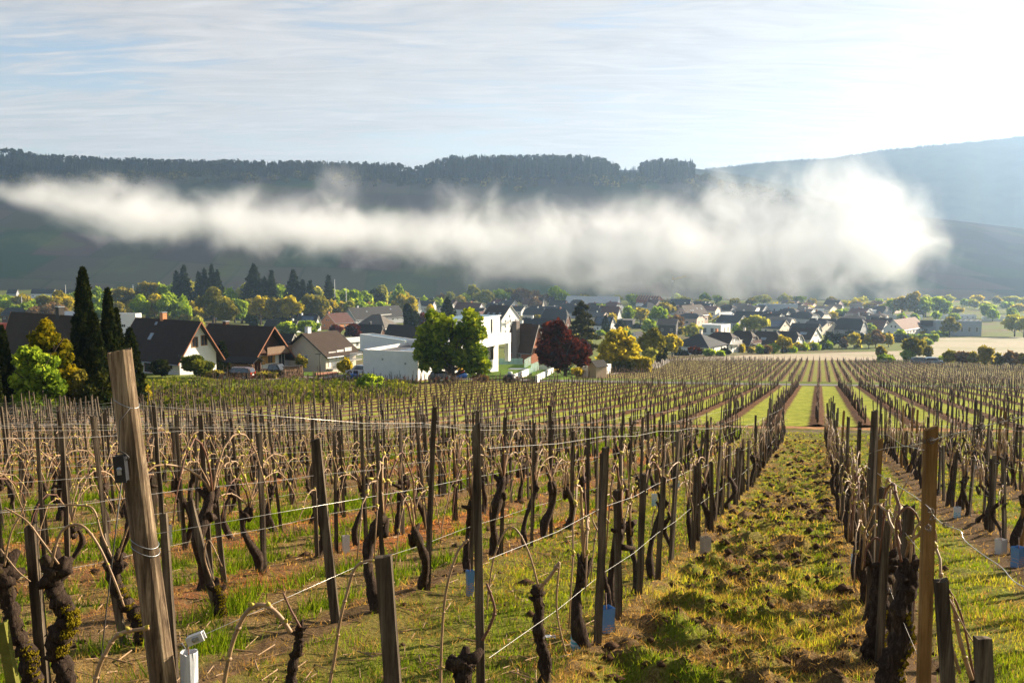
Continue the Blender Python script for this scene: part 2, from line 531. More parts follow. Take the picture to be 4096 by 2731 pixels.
# ------------------------------------------------------------------ vineyard: ground sheets
def vnoise(x, y, f, seed=0, octs=3, pers=0.5):
    x = np.asarray(x, float) * f; y = np.asarray(y, float) * f
    o = 0; amp = 1; tot = 0
    for k in range(octs):
        xi = np.floor(x).astype(np.int64); yi = np.floor(y).astype(np.int64)
        fx_ = x - xi; fy = y - yi
        fx_ = fx_ * fx_ * (3 - 2 * fx_); fy = fy * fy * (3 - 2 * fy)
        def hsh(a, b):
            n = (a * 374761393 + b * 668265263 + (seed + k * 17) * 974634777) & 0x7fffffff
            n = ((n ^ (n >> 13)) * 1274126177) & 0x7fffffff
            return ((n ^ (n >> 16)) & 0xffff) / 65535.0
        v = (hsh(xi, yi) * (1 - fx_) + hsh(xi + 1, yi) * fx_) * (1 - fy) + (hsh(xi, yi + 1) * (1 - fx_) + hsh(xi + 1, yi + 1) * fx_) * fy
        o = o + v * amp; tot += amp; amp *= pers; x = x * 2.03 + 7; y = y * 2.03 + 3
    return o / tot

ROW1, SP1 = 0.40, 1.75                # rows of the near field
T1END = 42.6
def lane_info(s):
    k = np.floor((s - ROW1) / SP1)            # lane k lies right of row k
    f = (s - ROW1) / SP1 - k                  # 0..1 across the lane
    d = np.minimum(f, 1 - f) * SP1            # metres to the nearest row
    return k, f, d
def cover(x, y):
    """how much bare soil, dead straw and green grass grow at a point of the near field"""
    s, t = xy2st(x, y)
    k, f, d = lane_info(s)
    n = vnoise(x, y, 1.3, 3, 3); n2 = vnoise(x, y, 4.0, 9, 2); n3 = vnoise(x, y, 0.35, 21, 2)
    green = np.zeros_like(s); soil = np.zeros_like(s); rust = np.zeros_like(s)
    tilled = (k == -1)
    right = (k >= 0)
    left2 = (k == -2)
    left = (k <= -3)
    # grass strip in the middle of the lanes on the left, herbicide band under the vines
    band = np.clip((d - 0.33 - 0.35 * (n - 0.5)) / 0.22, 0, 1)
    mid = np.clip((np.abs(f - 0.5) * SP1 - 0.20 - 0.5 * (n2 - 0.5)) / 0.18, 0, 1)   # 0 in the wheel-free middle
    gl = band * np.where(np.mod(k, 3) == 1, 1.0, mid * 0.9)
    green = np.where(left, gl * np.clip(n * 4.0 - 0.7, 0, 1) * 1.2, green)
    rust = np.where(left, np.clip((0.62 - d) / 0.2, 0, 1) * np.clip(n3 * 3.6 - 1.55, 0, 1), rust)
    soil = np.where(left, np.clip(1.15 - band + (0.5 - n2) * 1.2, 0, 1) * 0.85, soil)
    green = np.where(left2, 0.45 + 0.4 * band * n * 1.6, green)
    soil = np.where(left2, np.clip(1.1 - band * 1.3, 0, 1), soil)
    rust = np.where(left2, np.clip((0.5 - d) / 0.2, 0, 1) * n3 * 0.6, rust)
    g2 = np.clip((d - 0.30 - 0.25 * (n - 0.5)) / 0.2, 0, 1)
    green = np.where(right, g2 * (0.55 + 0.5 * n), green)
    soil = np.where(right, np.clip(1.1 - g2 * 1.4, 0, 1), soil)
    cl = vnoise(x, y, 2.6, 5, 3)
    green = np.where(tilled, np.clip((cl - 0.36) * 4.5, 0, 1) * np.clip(d / 0.3, 0.2, 1), green)
    soil = np.where(tilled, np.clip((0.43 - cl) * 6, 0, 0.8), soil)
    e = np.clip((t - (T1END - 2.2)) / 1.6, 0, 1)      # turning strip at the far end
    green = green * (1 - e) + 0.75 * e; soil = soil * (1 - e); rust = rust * (1 - e)
    return green, soil, rust, tilled
def relief(x, y):
    s, t = xy2st(x, y)
    k, f, d = lane_info(s)
    b = 0.05 * np.exp(-(d / 0.22) ** 2) - 0.02
    r = (vnoise(x, y, 3.0, 31, 4, 0.6) - 0.5) * 0.07
    cl = vnoise(x, y, 3.4, 41, 4, 0.62)
    till = (np.clip(cl - 0.42, 0, 1) * 0.38 - 0.035)
    w = np.where(k == -1, np.clip(d / 0.25, 0.3, 1), 0.18) * np.clip((T1END - 1.5 - t) / 3, 0.15, 1)
    return b + r + till * w
def near_z(x, y):
    return gz(x, y) + relief(x, y)

mats_soil, nt, b_ = nodes('vineyard_soil'); T = NT(nt)
att = T.new('ShaderNodeAttribute', attribute_name='cover')
sp = T.new('ShaderNodeSeparateColor'); T.link(att.outputs['Color'], sp.inputs[0])
p = T.new('ShaderNodeNewGeometry').outputs['Position']
n1 = T.noise(9, 8, 0.72, p); n2 = T.noise(42, 6, 0.7, p)
straw = T.ramp(n2, [(0.30, (0.060, 0.038, 0.016)), (0.5, (0.19, 0.125, 0.05)), (0.72, (0.46, 0.33, 0.14))])
soilc = T.ramp(n1, [(0.3, (0.045, 0.029, 0.018)), (0.55, (0.13, 0.083, 0.048)), (0.8, (0.26, 0.17, 0.10))])
grassc = T.ramp(n2, [(0.3, (0.08, 0.10, 0.012)), (0.55, (0.165, 0.20, 0.022)), (0.75, (0.31, 0.31, 0.05))])
rustc = T.ramp(n2, [(0.3, (0.14, 0.045, 0.018)), (0.7, (0.42, 0.16, 0.06))])
c = T.mix(T.math('MULTIPLY', sp.outputs[1], T.rng(n1, 0.35, 0.6, 0.5, 1.0)), straw, soilc)
c = T.mix(T.math('MULTIPLY', sp.outputs[2], T.rng(n1, 0.40, 0.6)), c, rustc)
c = T.mix(T.math('MULTIPLY', sp.outputs[0], T.rng(n1, 0.30, 0.52)), c, grassc)
T.link(c, b_.inputs['Base Color'])
b_.inputs['Roughness'].default_value = 1.0; b_.inputs['Specular IOR Level'].default_value = 0.05
T.bump(T.math('ADD', n1, T.math('MULTIPLY', n2, 0.5)), 1.0, 0.05, b_)

A = np.concatenate([np.linspace(-1.8, -0.62, 40)[:-1], np.linspace(-0.62, 0.62, 540), np.linspace(0.62, 2.6, 66)[1:]])
YY = np.concatenate([np.linspace(-3, 2.0, 12)[:-1], 2.0 * (60 / 2.0) ** np.linspace(0, 1, 400)])
Ag, Yg = np.meshgrid(A, YY)
Xg = Ag * np.maximum(Yg, 2.5) * np.where(Yg < 2.5, 1.6, 1.0)
Sg, Tg = xy2st(Xg, Yg)
fade = np.clip((44.2 - Tg) / 1.2, 0, 1)
me = grid_mesh('vineyard_ground', Xg, Yg, gz(Xg, Yg) + relief(Xg, Yg) * fade - (1 - fade) * 0.4, mats_soil)
gc, so, ru, ti = cover(Xg, Yg)
ca = me.color_attributes.new('cover', 'FLOAT_COLOR', 'POINT')
ca.data.foreach_set('color', np.stack([gc, so, ru, np.ones_like(gc)], -1).astype(np.float32).ravel())
tag(link('vineyard_ground', me), kind='structure')

def strip_sheet(name, smin, smax, t0, t1, ns, ntt, mat, lift, rel=None):
    tt = np.linspace(t0, t1, ntt)
    k = (tt - t0) / (t1 - t0)
    lo = smin[0] + (smin[1] - smin[0]) * k; hi = smax[0] + (smax[1] - smax[0]) * k
    f = np.linspace(0, 1, ns)
    S = lo[:, None] + (hi - lo)[:, None] * f[None]
    Tt = np.repeat(tt[:, None], ns, 1)
    X, Y = st2xy(S, Tt)
    Z = gz(X, Y) + lift
    if rel is not None: Z = Z + rel(S, Tt)
    o = link(name, grid_mesh(name, X, Y, Z, mat))
    tag(o, kind='structure')
    return o
def row_coord(T, p):
    d1 = T.new('ShaderNodeVectorMath', operation='DOT_PRODUCT'); T.link(p, d1.inputs[0]); d1.inputs[1].default_value = (RX, RY, 0)
    d2 = T.new('ShaderNodeVectorMath', operation='DOT_PRODUCT'); T.link(p, d2.inputs[0]); d2.inputs[1].default_value = (DX, DY, 0)
    return d1.outputs['Value'], d2.outputs['Value']
def striped(name, s0, sp, half, green, soil, fresh=0.6, gscale=1.5):
    """grass lanes with a hoed brown band under each vine row"""
    m, nt, b = nodes(name); T = NT(nt)
    p = T.new('ShaderNodeNewGeometry').outputs['Position']
    s, t = row_coord(T, p)
    fr = T.math('FRACT', T.math('DIVIDE', T.math('SUBTRACT', s, s0 - sp * 500.5), sp))
    d = T.math('MULTIPLY', T.math('ABSOLUTE', T.math('SUBTRACT', fr, 0.5)), sp)
    nn = T.noise(2.2, 6, 0.7, p)
    d = T.math('ADD', d, T.math('MULTIPLY', T.math('SUBTRACT', nn, 0.5), 0.45))
    k = T.rng(d, half - 0.12, half + 0.12)
    n2 = T.noise(gscale, 8, 0.72, p); n3 = T.noise(0.08, 4, 0.6, p); n4 = T.noise(7, 5, 0.7, p)
    g = T.ramp(n2, [(0.28, tuple(x * 0.5 for x in green)), (0.5, green), (0.72, (green[0] * 1.8, green[1] * 1.45, green[2] * 1.5))])
    g = T.mix(T.rng(n3, 0.50, 0.75, 0, 1 - fresh), g, (0.24, 0.18, 0.07))
    q = T.ramp(n4, [(0.28, tuple(x * 0.35 for x in soil)), (0.5, soil), (0.75, tuple(x * 2.0 for x in soil))])
    T.link(T.mix(k, q, g), b.inputs['Base Color'])
    b.inputs['Roughness'].default_value = 1.0; b.inputs['Specular IOR Level'].default_value = 0.05
    T.bump(T.math('ADD', n4, n2), 0.8, 0.08, b)
    return m
F2S0, F2SP = 0.0, 2.2
def rel2(S, T_):
    d = np.abs((S - F2S0) / F2SP - np.round((S - F2S0) / F2SP)) * F2SP
    return 0.10 * np.exp(-(d / 0.28) ** 2) + (vnoise(S, T_, 1.7, 77, 3) - 0.5) * 0.12 * np.exp(-(d / 0.5) ** 2) + (vnoise(S, T_, 2.6, 5, 3) - 0.5) * 0.05
m2 = striped('grass_lanes', F2S0, F2SP, 0.42, (0.25, 0.285, 0.036), (0.10, 0.05, 0.026), 0.85)
strip_sheet('grass_lane_ground', (-46, -80), (32, 84), 49.0, 121.0, 900, 240, m2, 0.02, rel2)
m3 = striped('far_grass_lanes', 0.1, 1.3, 0.33, (0.20, 0.22, 0.045), (0.15, 0.085, 0.05), 0.3)
strip_sheet('far_vineyard_ground', (-40, -38), (100, 125), 139, 252, 220, 120, m3, 0.03)

# grass track with wheel ruts between the near fields
m, nt, b_ = nodes('track'); T = NT(nt)
p = T.new('ShaderNodeNewGeometry').outputs['Position']
s, t = row_coord(T, p)
wob = T.math('MULTIPLY', T.math('SUBTRACT', T.noise(0.25, 3, 0.5, p), 0.5), 1.2)
tt = T.math('ADD', t, wob)
def bandn(c0, hw): return T.rng(T.math('ABSOLUTE', T.math('SUBTRACT', tt, c0)), hw * 0.5, hw, 1, 0)
n4 = T.noise(6, 7, 0.72, p); n5 = T.noise(1.2, 6, 0.7, p)
g = T.ramp(n5, [(0.3, (0.07, 0.075, 0.013)), (0.55, (0.15, 0.14, 0.028)), (0.75, (0.26, 0.22, 0.05))])
g = T.mix(T.math('MULTIPLY', bandn(44.9, 0.55), 0.8), g, T.ramp(n4, [(0.3, (0.05, 0.04, 0.02)), (0.7, (0.16, 0.12, 0.06))]))
g = T.mix(T.math('MULTIPLY', bandn(46.6, 0.6), 0.9), g, T.ramp(n4, [(0.3, (0.08, 0.06, 0.045)), (0.7, (0.22, 0.17, 0.12))]))
g = T.mix(T.math('MULTIPLY', bandn(48.3, 0.9), T.rng(n5, 0.3, 0.6, 0.5, 1)), g, T.ramp(n4, [(0.3, (0.22, 0.10, 0.045)), (0.7, (0.50, 0.27, 0.13))]))
gravel = T.ramp(T.noise(30, 4, 0.7, p), [(0.3, (0.16, 0.13, 0.11)), (0.7, (0.36, 0.31, 0.27))])
g = T.mix(T.math('MULTIPLY', T.rng(s, -38, -31, 1, 0), T.rng(T.math('ABSOLUTE', T.math('SUBTRACT', tt, 47.0)), 1.8, 2.5, 1, 0)), g, gravel)
T.link(g, b_.inputs['Base Color']); b_.inputs['Roughness'].default_value = 1.0; b_.inputs['Specular IOR Level'].default_value = 0.05
T.bump(T.math('ADD', n4, n5), 0.8, 0.06, b_)
strip_sheet('track', (-60, -60), (45, 45), 42.2, 49.3, 420, 48, m, 0.0, lambda S, T_: (vnoise(S, T_, 1.5, 8, 3) - 0.5) * 0.10 - 0.06 * np.exp(-((T_ - 44.9) / 0.4) ** 2) - 0.06 * np.exp(-((T_ - 46.6) / 0.4) ** 2))
asph = plain('asphalt', (0.12, 0.115, 0.11), 0.9, 0.25, 1.5, 0.3, 20)
strip_sheet('road', (-62, -62), (110, 110), 122.2, 127.2, 260, 6, asph, 0.05)
strip_sheet('verge', (-60, -60), (110, 110), 120.5, 139.5, 260, 24, striped('verge_grass', 0, 500, -9, (0.11, 0.15, 0.025), (0.1, 0.06, 0.03), 0.9), 0.0)

# ------------------------------------------------------------------ wood, bark, grass materials
def wood_mat(name, dark, mid, light, scale=1.0, rough=0.85):
    m, nt, b = nodes(name); T = NT(nt)
    g = T.new('ShaderNodeTexCoord').outputs['Object']
    inf = T.new('ShaderNodeObjectInfo').outputs['Random']
    off = T.new('ShaderNodeVectorMath', operation='ADD'); T.link(g, off.inputs[0])
    cx = T.new('ShaderNodeCombineXYZ'); T.link(T.math('MULTIPLY', inf, 37.0), cx.inputs[2]); T.link(T.math('MULTIPLY', inf, 11.0), cx.inputs[0])
    T.link(cx.outputs[0], off.inputs[1])
    st = T.mapping(off.outputs[0], (26 * scale, 26 * scale, 1.4 * scale))
    n1 = T.noise(1.0, 8, 0.7, st, 0.6); n2 = T.noise(3.0 * scale, 5, 0.6, off.outputs[0])
    c = T.ramp(n1, [(0.34, dark), (0.47, mid), (0.66, light)])
    c = T.mix(T.rng(n2, 0.42, 0.72, 0, 0.6), c, dark)
    T.link(c, b.inputs['Base Color'])
    b.inputs['Roughness'].default_value = rough; b.inputs['Specular IOR Level'].default_value = 0.15
    T.bump(n1, 0.9, 0.006, b)
    return m
M_POST = wood_mat('weathered_post', (0.035, 0.023, 0.014), (0.15, 0.105, 0.064), (0.46, 0.35, 0.22))
M_STAKE = wood_mat('grey_stake_wood', (0.022, 0.016, 0.011), (0.070, 0.052, 0.035), (0.19, 0.15, 0.10))
M_TAN = wood_mat('new_stake_wood', (0.11, 0.055, 0.018), (0.21, 0.115, 0.038), (0.36, 0.21, 0.08))
def bark_mat(name, dark, mid, moss_amt):
    m, nt, b = nodes(name); T = NT(nt)
    g = T.new('ShaderNodeTexCoord').outputs['Object']
    st = T.mapping(g, (55, 55, 9))
    n1 = T.noise(1.0, 8, 0.75, st, 1.2); n2 = T.noise(7, 5, 0.65, g)
    c = T.ramp(n1, [(0.30, (dark[0] * .4, dark[1] * .4, dark[2] * .4)), (0.50, dark), (0.74, mid)])
    geo = T.new('ShaderNodeNewGeometry')
    c = T.mix(T.rng(n2, 0.62 - moss_amt * 0.2, 0.74 - moss_amt * 0.2, 0, moss_amt), c, T.ramp(T.noise(60, 4, 0.7, g), [(0.3, (0.11, 0.085, 0.008)), (0.7, (0.32, 0.25, 0.02))]))
    T.link(c, b.inputs['Base Color'])
    b.inputs['Roughness'].default_value = 0.95; b.inputs['Specular IOR Level'].default_value = 0.1
    T.bump(n1, 1.0, 0.02, b)
    return m
M_BARK = bark_mat('vine_bark', (0.046, 0.031, 0.023), (0.16, 0.115, 0.085), 0.25)
M_CANE = plain('vine_cane', (0.30, 0.19, 0.10), 0.55, 0.45, 14, spec=0.4)
M_CANED = plain('brown_cane', (0.16, 0.075, 0.045), 0.6, 0.4, 14, spec=0.3)
M_BUD = plain('yellow_bud', (0.42, 0.34, 0.05), 0.7, 0.3, 30)
M_MOSS = plain('moss', (0.20, 0.155, 0.012), 1.0, 0.55, 40, 0.8, 90, spec=0.0)
M_WIRE = plain('trellis_wire', (0.52, 0.50, 0.46), 0.35, 0.25, 8, spec=0.6, metal=0.7)

def leafy(name, stops, trans=0.45, nscale=0.9, rough=0.7):
    """leaves: colour varies from leaf to leaf (point attribute 'tint') and lets light through"""
    m = bpy.data.materials.new(name); m.use_nodes = True
    nt = m.node_tree; nt.nodes.clear(); T = NT(nt)
    at_ = T.new('ShaderNodeAttribute', attribute_name='tint')
    c = T.ramp(at_.outputs['Fac'], stops)
    df = T.new('ShaderNodeBsdfDiffuse'); df.inputs['Roughness'].default_value = 0.8
    tr = T.new('ShaderNodeBsdfTranslucent')
    T.link(c, df.inputs['Color'])
    br = T.new('ShaderNodeMix', data_type='RGBA', blend_type='MULTIPLY'); br.inputs[0].default_value = 1.0
    T.link(c, br.inputs[6]); br.inputs[7].default_value = (1.5, 1.35, 0.7, 1)
    T.link(br.outputs[2], tr.inputs['Color'])
    mx = T.new('ShaderNodeMixShader'); mx.inputs[0].default_value = trans
    T.link(df.outputs[0], mx.inputs[1]); T.link(tr.outputs[0], mx.inputs[2])
    o = T.new('ShaderNodeOutputMaterial'); T.link(mx.outputs[0], o.inputs[0])
    return m
def set_tint(me, vals):
    a = me.attributes.new('tint', 'FLOAT', 'POINT')
    a.data.foreach_set('value', np.ascontiguousarray(vals, np.float32))

# ------------------------------------------------------------------ grass, straw and clods of the near field (beyond counting)
def blades(name, X, Y, h, wd, tint, mat, lean=0.5, zf=None, label=None):
    n = len(X)
    Z = (zf or near_z)(X, Y) - 0.01
    a = rng.uniform(0, 6.283, n); la = rng.uniform(0, 6.283, n); le = rng.uniform(0.05, lean, n) * h
    dx, dy = np.cos(a) * wd / 2, np.sin(a) * wd / 2
    P = np.stack([np.stack([X - dx, Y - dy, Z], -1), np.stack([X + dx, Y + dy, Z], -1),
                  np.stack([X + np.cos(la) * le, Y + np.sin(la) * le, Z + h], -1)], 1).reshape(-1, 3)
    me = raw_mesh(name, P, np.arange(3 * n), 3, mat)
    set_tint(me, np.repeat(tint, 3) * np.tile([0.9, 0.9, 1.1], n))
    o = link(name, me); tag(o, label, 'grass' if 'grass' in name else 'straw', kind='stuff')
    return o
def scatter(n, amin=-0.75, amax=0.85, y0=2.6, y1=46):
    Y = y0 * (y1 / y0) ** (rng.uniform(0, 1, n) ** 0.85)
    X = rng.uniform(amin, amax, n) * Y
    return X, Y
M_GRASS = leafy('grass_blades', [(0.0, (0.045, 0.085, 0.006)), (0.35, (0.12, 0.20, 0.012)), (0.7, (0.22, 0.26, 0.020)), (1.0, (0.40, 0.36, 0.055))], 0.5)
M_STRAW = leafy('dead_straw', [(0.0, (0.14, 0.075, 0.028)), (0.4, (0.36, 0.23, 0.08)), (0.75, (0.55, 0.39, 0.16)), (1.0, (0.55, 0.22, 0.07))], 0.4)
X, Y = scatter(520000)
G, S_, Ru, Ti = cover(X, Y)
s_, t_ = xy2st(X, Y)
k_, f_, d_ = lane_info(s_)
cl = vnoise(X, Y, 1.9, 61, 3)
lush = (k_ <= -3)
keep = (rng.uniform(0, 1, len(X)) < G * np.clip(cl * 3 - 0.65, 0.08, 1) * 1.1) & (t_ < 46.5)
X, Y, cl, lush, k_ = X[keep], Y[keep], cl[keep], lush[keep], k_[keep]
h = np.where(lush, rng.uniform(0.05, 0.20, len(X)), rng.uniform(0.02, 0.065, len(X))) * (0.5 + cl)
wd = np.maximum(0.006, Y * 0.0011) * rng.uniform(0.7, 1.5, len(X))
tint = np.clip(np.where(lush, rng.normal(0.36, 0.15, len(X)), rng.normal(0.60, 0.17, len(X)) + np.where(k_ == -1, 0.12, -.05) + (vnoise(X, Y, .9, 88, 2) - .5) * .9), 0, 1)
blades('grass', X, Y, h, wd, tint, M_GRASS, 0.8, label='short green grass growing in the lanes between the vine rows')
X, Y = scatter(420000)
G, S_, Ru, Ti = cover(X, Y)
s_, t_ = xy2st(X, Y)
cl = vnoise(X, Y, 3.3, 71, 3)
keep = (rng.uniform(0, 1, len(X)) < np.clip(np.where(Ti, 1.8, 0.36) * np.clip(cl * 4 - 1.3, 0.12, 1) + Ru * 0.5, 0, 1)) & (t_ < 44)
X, Y, Ru, cl, Ti = X[keep], Y[keep], Ru[keep], cl[keep], Ti[keep]
h = rng.uniform(0.015, 0.06, len(X)) * (0.5 + cl)
wd = np.maximum(0.005, Y * 0.0011) * rng.uniform(0.6, 1.5, len(X))
tint = np.clip(rng.normal(0.5, 0.18, len(X)) + Ru * 0.5, 0, 1)
blades('dead_straw', X, Y, h, wd, tint, M_STRAW, 2.2, label='dead straw and withered weeds lying on the soil between the vines')
# clods of turned earth in the open lane and stray prunings
def clods():
    n = 1900
    Y = 3.2 * (42 / 3.2) ** rng.uniform(0, 1, n)
    s = rng.uniform(-1.2, 0.3, n) + np.where(rng.uniform(0, 1, n) < 0.3, rng.uniform(-6, 8, n), 0)
    t = Y / DY
    X, Y = st2xy(s, t)
    r = rng.uniform(0.012, 0.055, n) * rng.uniform(0.5, 1.2, n) * np.clip(Y / 9, 0.8, 1.5)
    base = np.array([(1, 0, 0), (-1, 0, 0), (0, 1, 0), (0, -1, 0), (0, 0, 1), (0, 0, -1)], float)
    fc = np.array([(0, 2, 4), (2, 1, 4), (1, 3, 4), (3, 0, 4), (2, 0, 5), (1, 2, 5), (3, 1, 5), (0, 3, 5)])
    V = base[None] * r[:, None, None] * rng.uniform(0.55, 1.3, (n, 6, 3)) * np.array([1.2, 1.2, 0.7])
    a = rng.uniform(0, 6.28, n); ca_, sa_ = np.cos(a)[:, None], np.sin(a)[:, None]
    V = np.stack([V[..., 0] * ca_ - V[..., 1] * sa_, V[..., 0] * sa_ + V[..., 1] * ca_, V[..., 2]], -1)
    V += np.stack([X, Y, near_z(X, Y) + r * 0.25], -1)[:, None]
    me = raw_mesh('earth_clods', V, (fc[None] + (np.arange(n) * 6)[:, None, None]).ravel(), 3, plain('clod_soil', (0.07, 0.042, 0.026), 1.0, 0.5, 9, 0.6, 60, spec=0.05), smooth=False)
    tag(link('earth_clods', me), 'dark clods of turned earth scattered over the open lane', 'soil', kind='stuff')
clods()
def prunings():
    n = 1900
    Y = 3.5 * (40 / 3.5) ** rng.uniform(0, 1, n)
    X = rng.uniform(-0.62, 0.12, n) * Y
    s, t = xy2st(X, Y); k, f, d = lane_info(s)
    ok = (k <= -2)
    X, Y = X[ok], Y[ok]; n = len(X)
    a = rng.uniform(0, 6.28, n); ln = rng.uniform(0.05, 0.22, n); r = rng.uniform(0.002, 0.005, n) * np.clip(Y / 8, 1, 2)
    z = near_z(X, Y) + 0.012
    dx, dy = np.cos(a), np.sin(a)
    c = []
    for sx, ox, oz in ((-1, -1, 0), (-1, 1, 0), (-1, 0, 1.6), (1, -1, 0), (1, 1, 0), (1, 0, 1.6)):
        c.append(np.stack([X + dx * ln * sx / 2 - dy * r * ox, Y + dy * ln * sx / 2 + dx * r * ox, z + r * oz + sx * 0.01 * np.sin(a * 5)], -1))
    V = np.stack(c, 1)
    fs = np.array([(0, 1, 4), (0, 4, 3), (1, 2, 5), (1, 5, 4), (2, 0, 3), (2, 3, 5)])
    me = raw_mesh('vine_prunings', V, (fs[None] + (np.arange(n) * 6)[:, None, None]).ravel(), 3, M_CANE)
    tag(link('vine_prunings', me), 'cut vine prunings scattered on the ground under the left rows', 'twigs', kind='stuff')
prunings()
# ------------------------------------------------------------------ vines, stakes and wires
def bez(p0, p1, p2, p3, n):
    t = np.linspace(0, 1, n)[:, None]
    p0, p1, p2, p3 = map(np.asarray, (p0, p1, p2, p3))
    return (1 - t) ** 3 * p0 + 3 * (1 - t) ** 2 * t * p1 + 3 * (1 - t) * t ** 2 * p2 + t ** 3 * p3
def vine_parts(seed, hh=0.62, rad=0.038, lod=0, thin=False):
    """local x runs along the row; returns trunk, cane and bud meshes-in-the-making"""
    r = np.random.default_rng(seed)
    tr, cn, bd = MB(), [], MB()
    n = 13 if lod == 0 else 5
    z = np.linspace(-0.06, hh, n)
    k = (z + 0.06) / (hh + 0.06)
    ph = r.uniform(0, 6.28, 4); am = r.uniform(0.03, 0.09)
    x = am * np.sin(k * r.uniform(3, 7) + ph[0]) + 0.05 * r.uniform(-1, 1) * k * 2
    y = am * 0.7 * np.sin(k * r.uniform(3, 7) + ph[1])
    x -= x[0]; y -= y[0]
    rr_ = rad * (1.25 - 0.45 * k + 0.25 * np.sin(k * 9 + ph[2]) * (k > 0.1)) * r.uniform(0.85, 1.15, n)
    if thin: rr_ *= 0.6
    rr_[-1] *= 0.7
    tr.tube(np.c_[x, y, z], rr_, 9 if lod == 0 else 4, wob=0.22 if lod == 0 else 0.1, r_=r)
    head = np.array([x[-1], y[-1], z[-1] - 0.03])
    if lod == 0:
        for j in range(r.integers(3, 6)):           # knobs and spurs of old wood
            d = np.array([r.uniform(-1, 1), r.uniform(-0.5, 0.5), r.uniform(-0.1, 1)]); d /= np.linalg.norm(d)
            q = head - (0, 0, r.uniform(0, 0.16))
            tr.tube([q, q + d * 0.035, q + d * r.uniform(0.06, 0.12) + (0, 0, 0.02)], [rad * 0.8, rad * 0.7, rad * 0.35], 6, wob=0.3, r_=r)
    nc = 2 if lod else r.integers(3, 5)
    for j in range(nc):
        sgn = 1 if (j + seed) % 2 else -1
        ln = r.uniform(0.28, 0.62) * sgn; top = r.uniform(0.18, 0.48)
        yy = r.uniform(-0.12, 0.12)
        pts = bez(head, head + (ln * 0.25, yy * 0.5, top * 1.35), head + (ln * 0.85, yy, top * 1.45), head + (ln * 1.15, yy, -r.uniform(-0.05, 0.28)), 13 if lod == 0 else 5)
        if lod == 0: pts[1:-1] += r.uniform(-0.008, 0.008, (11, 3))
        c = MB()
        c.tube(pts, np.linspace(0.0075, 0.0042, len(pts)) * (1.15 if lod else 1), 6 if lod == 0 else 3, r_=r)
        if lod == 0:
            for q in range(2, len(pts) - 1, 2):      # nodes on the cane
                c.tube([pts[q] - (0, 0, 0.006), pts[q] + (0, 0, 0.008)], [0.010, 0.009], 5)
                if r.uniform() < 0.6:
                    bd.tube([pts[q] + (0, 0, 0.0), pts[q] + (r.uniform(-.01, .01), r.uniform(-.01, .01), 0.014), pts[q] + (r.uniform(-.02, .02), r.uniform(-.02, .02), 0.026)], [0.006, 0.012, 0.004], 5)
        cn.append(c)
    if lod == 0 and r.uniform() < 0.6:             # an upright water shoot
        c = MB(); l = r.uniform(0.25, 0.6)
        pts = bez(head, head + (0.02, 0.03, l * 0.3), head + (r.uniform(-.1, .1), 0.02, l * 0.6), head + (r.uniform(-.2, .2), r.uniform(-.1, .1), l), 7)
        c.tube(pts, np.linspace(0.006, 0.003, 7), 5); cn.append(c)
    return tr, cn, bd
VAR = []
for i in range(16):
    thin = i % 5 == 4
    tr, cn, bd = vine_parts(100 + i, 0.50 + 0.03 * (i % 7), 0.025 + 0.0035 * (i % 5), 0, thin)
    VAR.append((tr.mesh('trunk', M_BARK, True), [c.mesh('cane', M_CANED if (i + j) % 4 == 0 else M_CANE, True) for j, c in enumerate(cn)],
                bd.mesh('buds', M_BUD, True) if bd.n else None))
# one-mesh vines for those a little further off
VONE = []
for i in range(8):
    tr, cn, bd = vine_parts(300 + i, 0.52 + 0.04 * (i % 5), 0.028 + 0.0035 * (i % 3), 0 if i < 4 else 1)
    m_ = MB()
    v, f = tr.arrays(); m_.add(v, f, 0)
    for c in cn:
        v, f = c.arrays(); m_.add(v, f, 1)
    VONE.append(m_)
VONE_ME = [m_.mesh('grape_vine', [M_BARK, M_CANE], True) for m_ in VONE]

def stake_mb(seed, h, w, taper=0.85, rough=0.0025):
    r = np.random.default_rng(seed)
    b = MB(); n = 7
    z = np.linspace(-0.15, h, n)
    off = r.uniform(-0.004, 0.004, (n, 2))
    V = []
    for i in range(n):
        k = w / 2 * (1 - (1 - taper) * i / (n - 1))
        for sx, sy in ((-1, -1), (0.1, -1.05), (1, -1), (1, 1), (-0.1, 1.05), (-1, 1)):
            V.append((sx * k + off[i, 0] + r.uniform(-rough, rough), sy * k * 0.8 + off[i, 1] + r.uniform(-rough, rough), z[i] + (r.uniform(-0.012, 0.012) if i == n - 1 else 0)))
    F = [(i * 6 + j, i * 6 + (j + 1) % 6, (i + 1) * 6 + (j + 1) % 6, (i + 1) * 6 + j) for i in range(n - 1) for j in range(6)]
    F += [tuple(range(6))[::-1], tuple((n - 1) * 6 + j for j in range(6))]
    b.add(V, F)
    return b
STK = [stake_mb(20 + i, 1.45, 0.036 + 0.004 * (i % 3)).mesh('vineyard_stake', M_STAKE) for i in range(6)]
STK_T = [stake_mb(40 + i, 1.45, 0.044).mesh('vineyard_stake', M_TAN) for i in range(2)]
SHORT = [stake_mb(50 + i, 0.95, 0.045, 0.97).mesh('vineyard_stake', M_STAKE) for i in range(3)]

ORD = ['first', 'second', 'third', 'fourth', 'fifth', 'sixth', 'seventh', 'eighth', 'ninth', 'tenth', 'eleventh', 'twelfth', 'thirteenth',
       'fourteenth', 'fifteenth', 'sixteenth', 'seventeenth', 'eighteenth', 'nineteenth', 'twentieth'] + ['%d%s' % (i, {1: 'st', 2: 'nd', 3: 'rd'}.get(i % 10, 'th') if i not in (111, 112, 113) else 'th') for i in range(21, 140)]
def rowname(k):
    return ('%s row right of open lane' % ORD[k]) if k >= 0 else ('%s row left of open lane' % ORD[-k - 1])

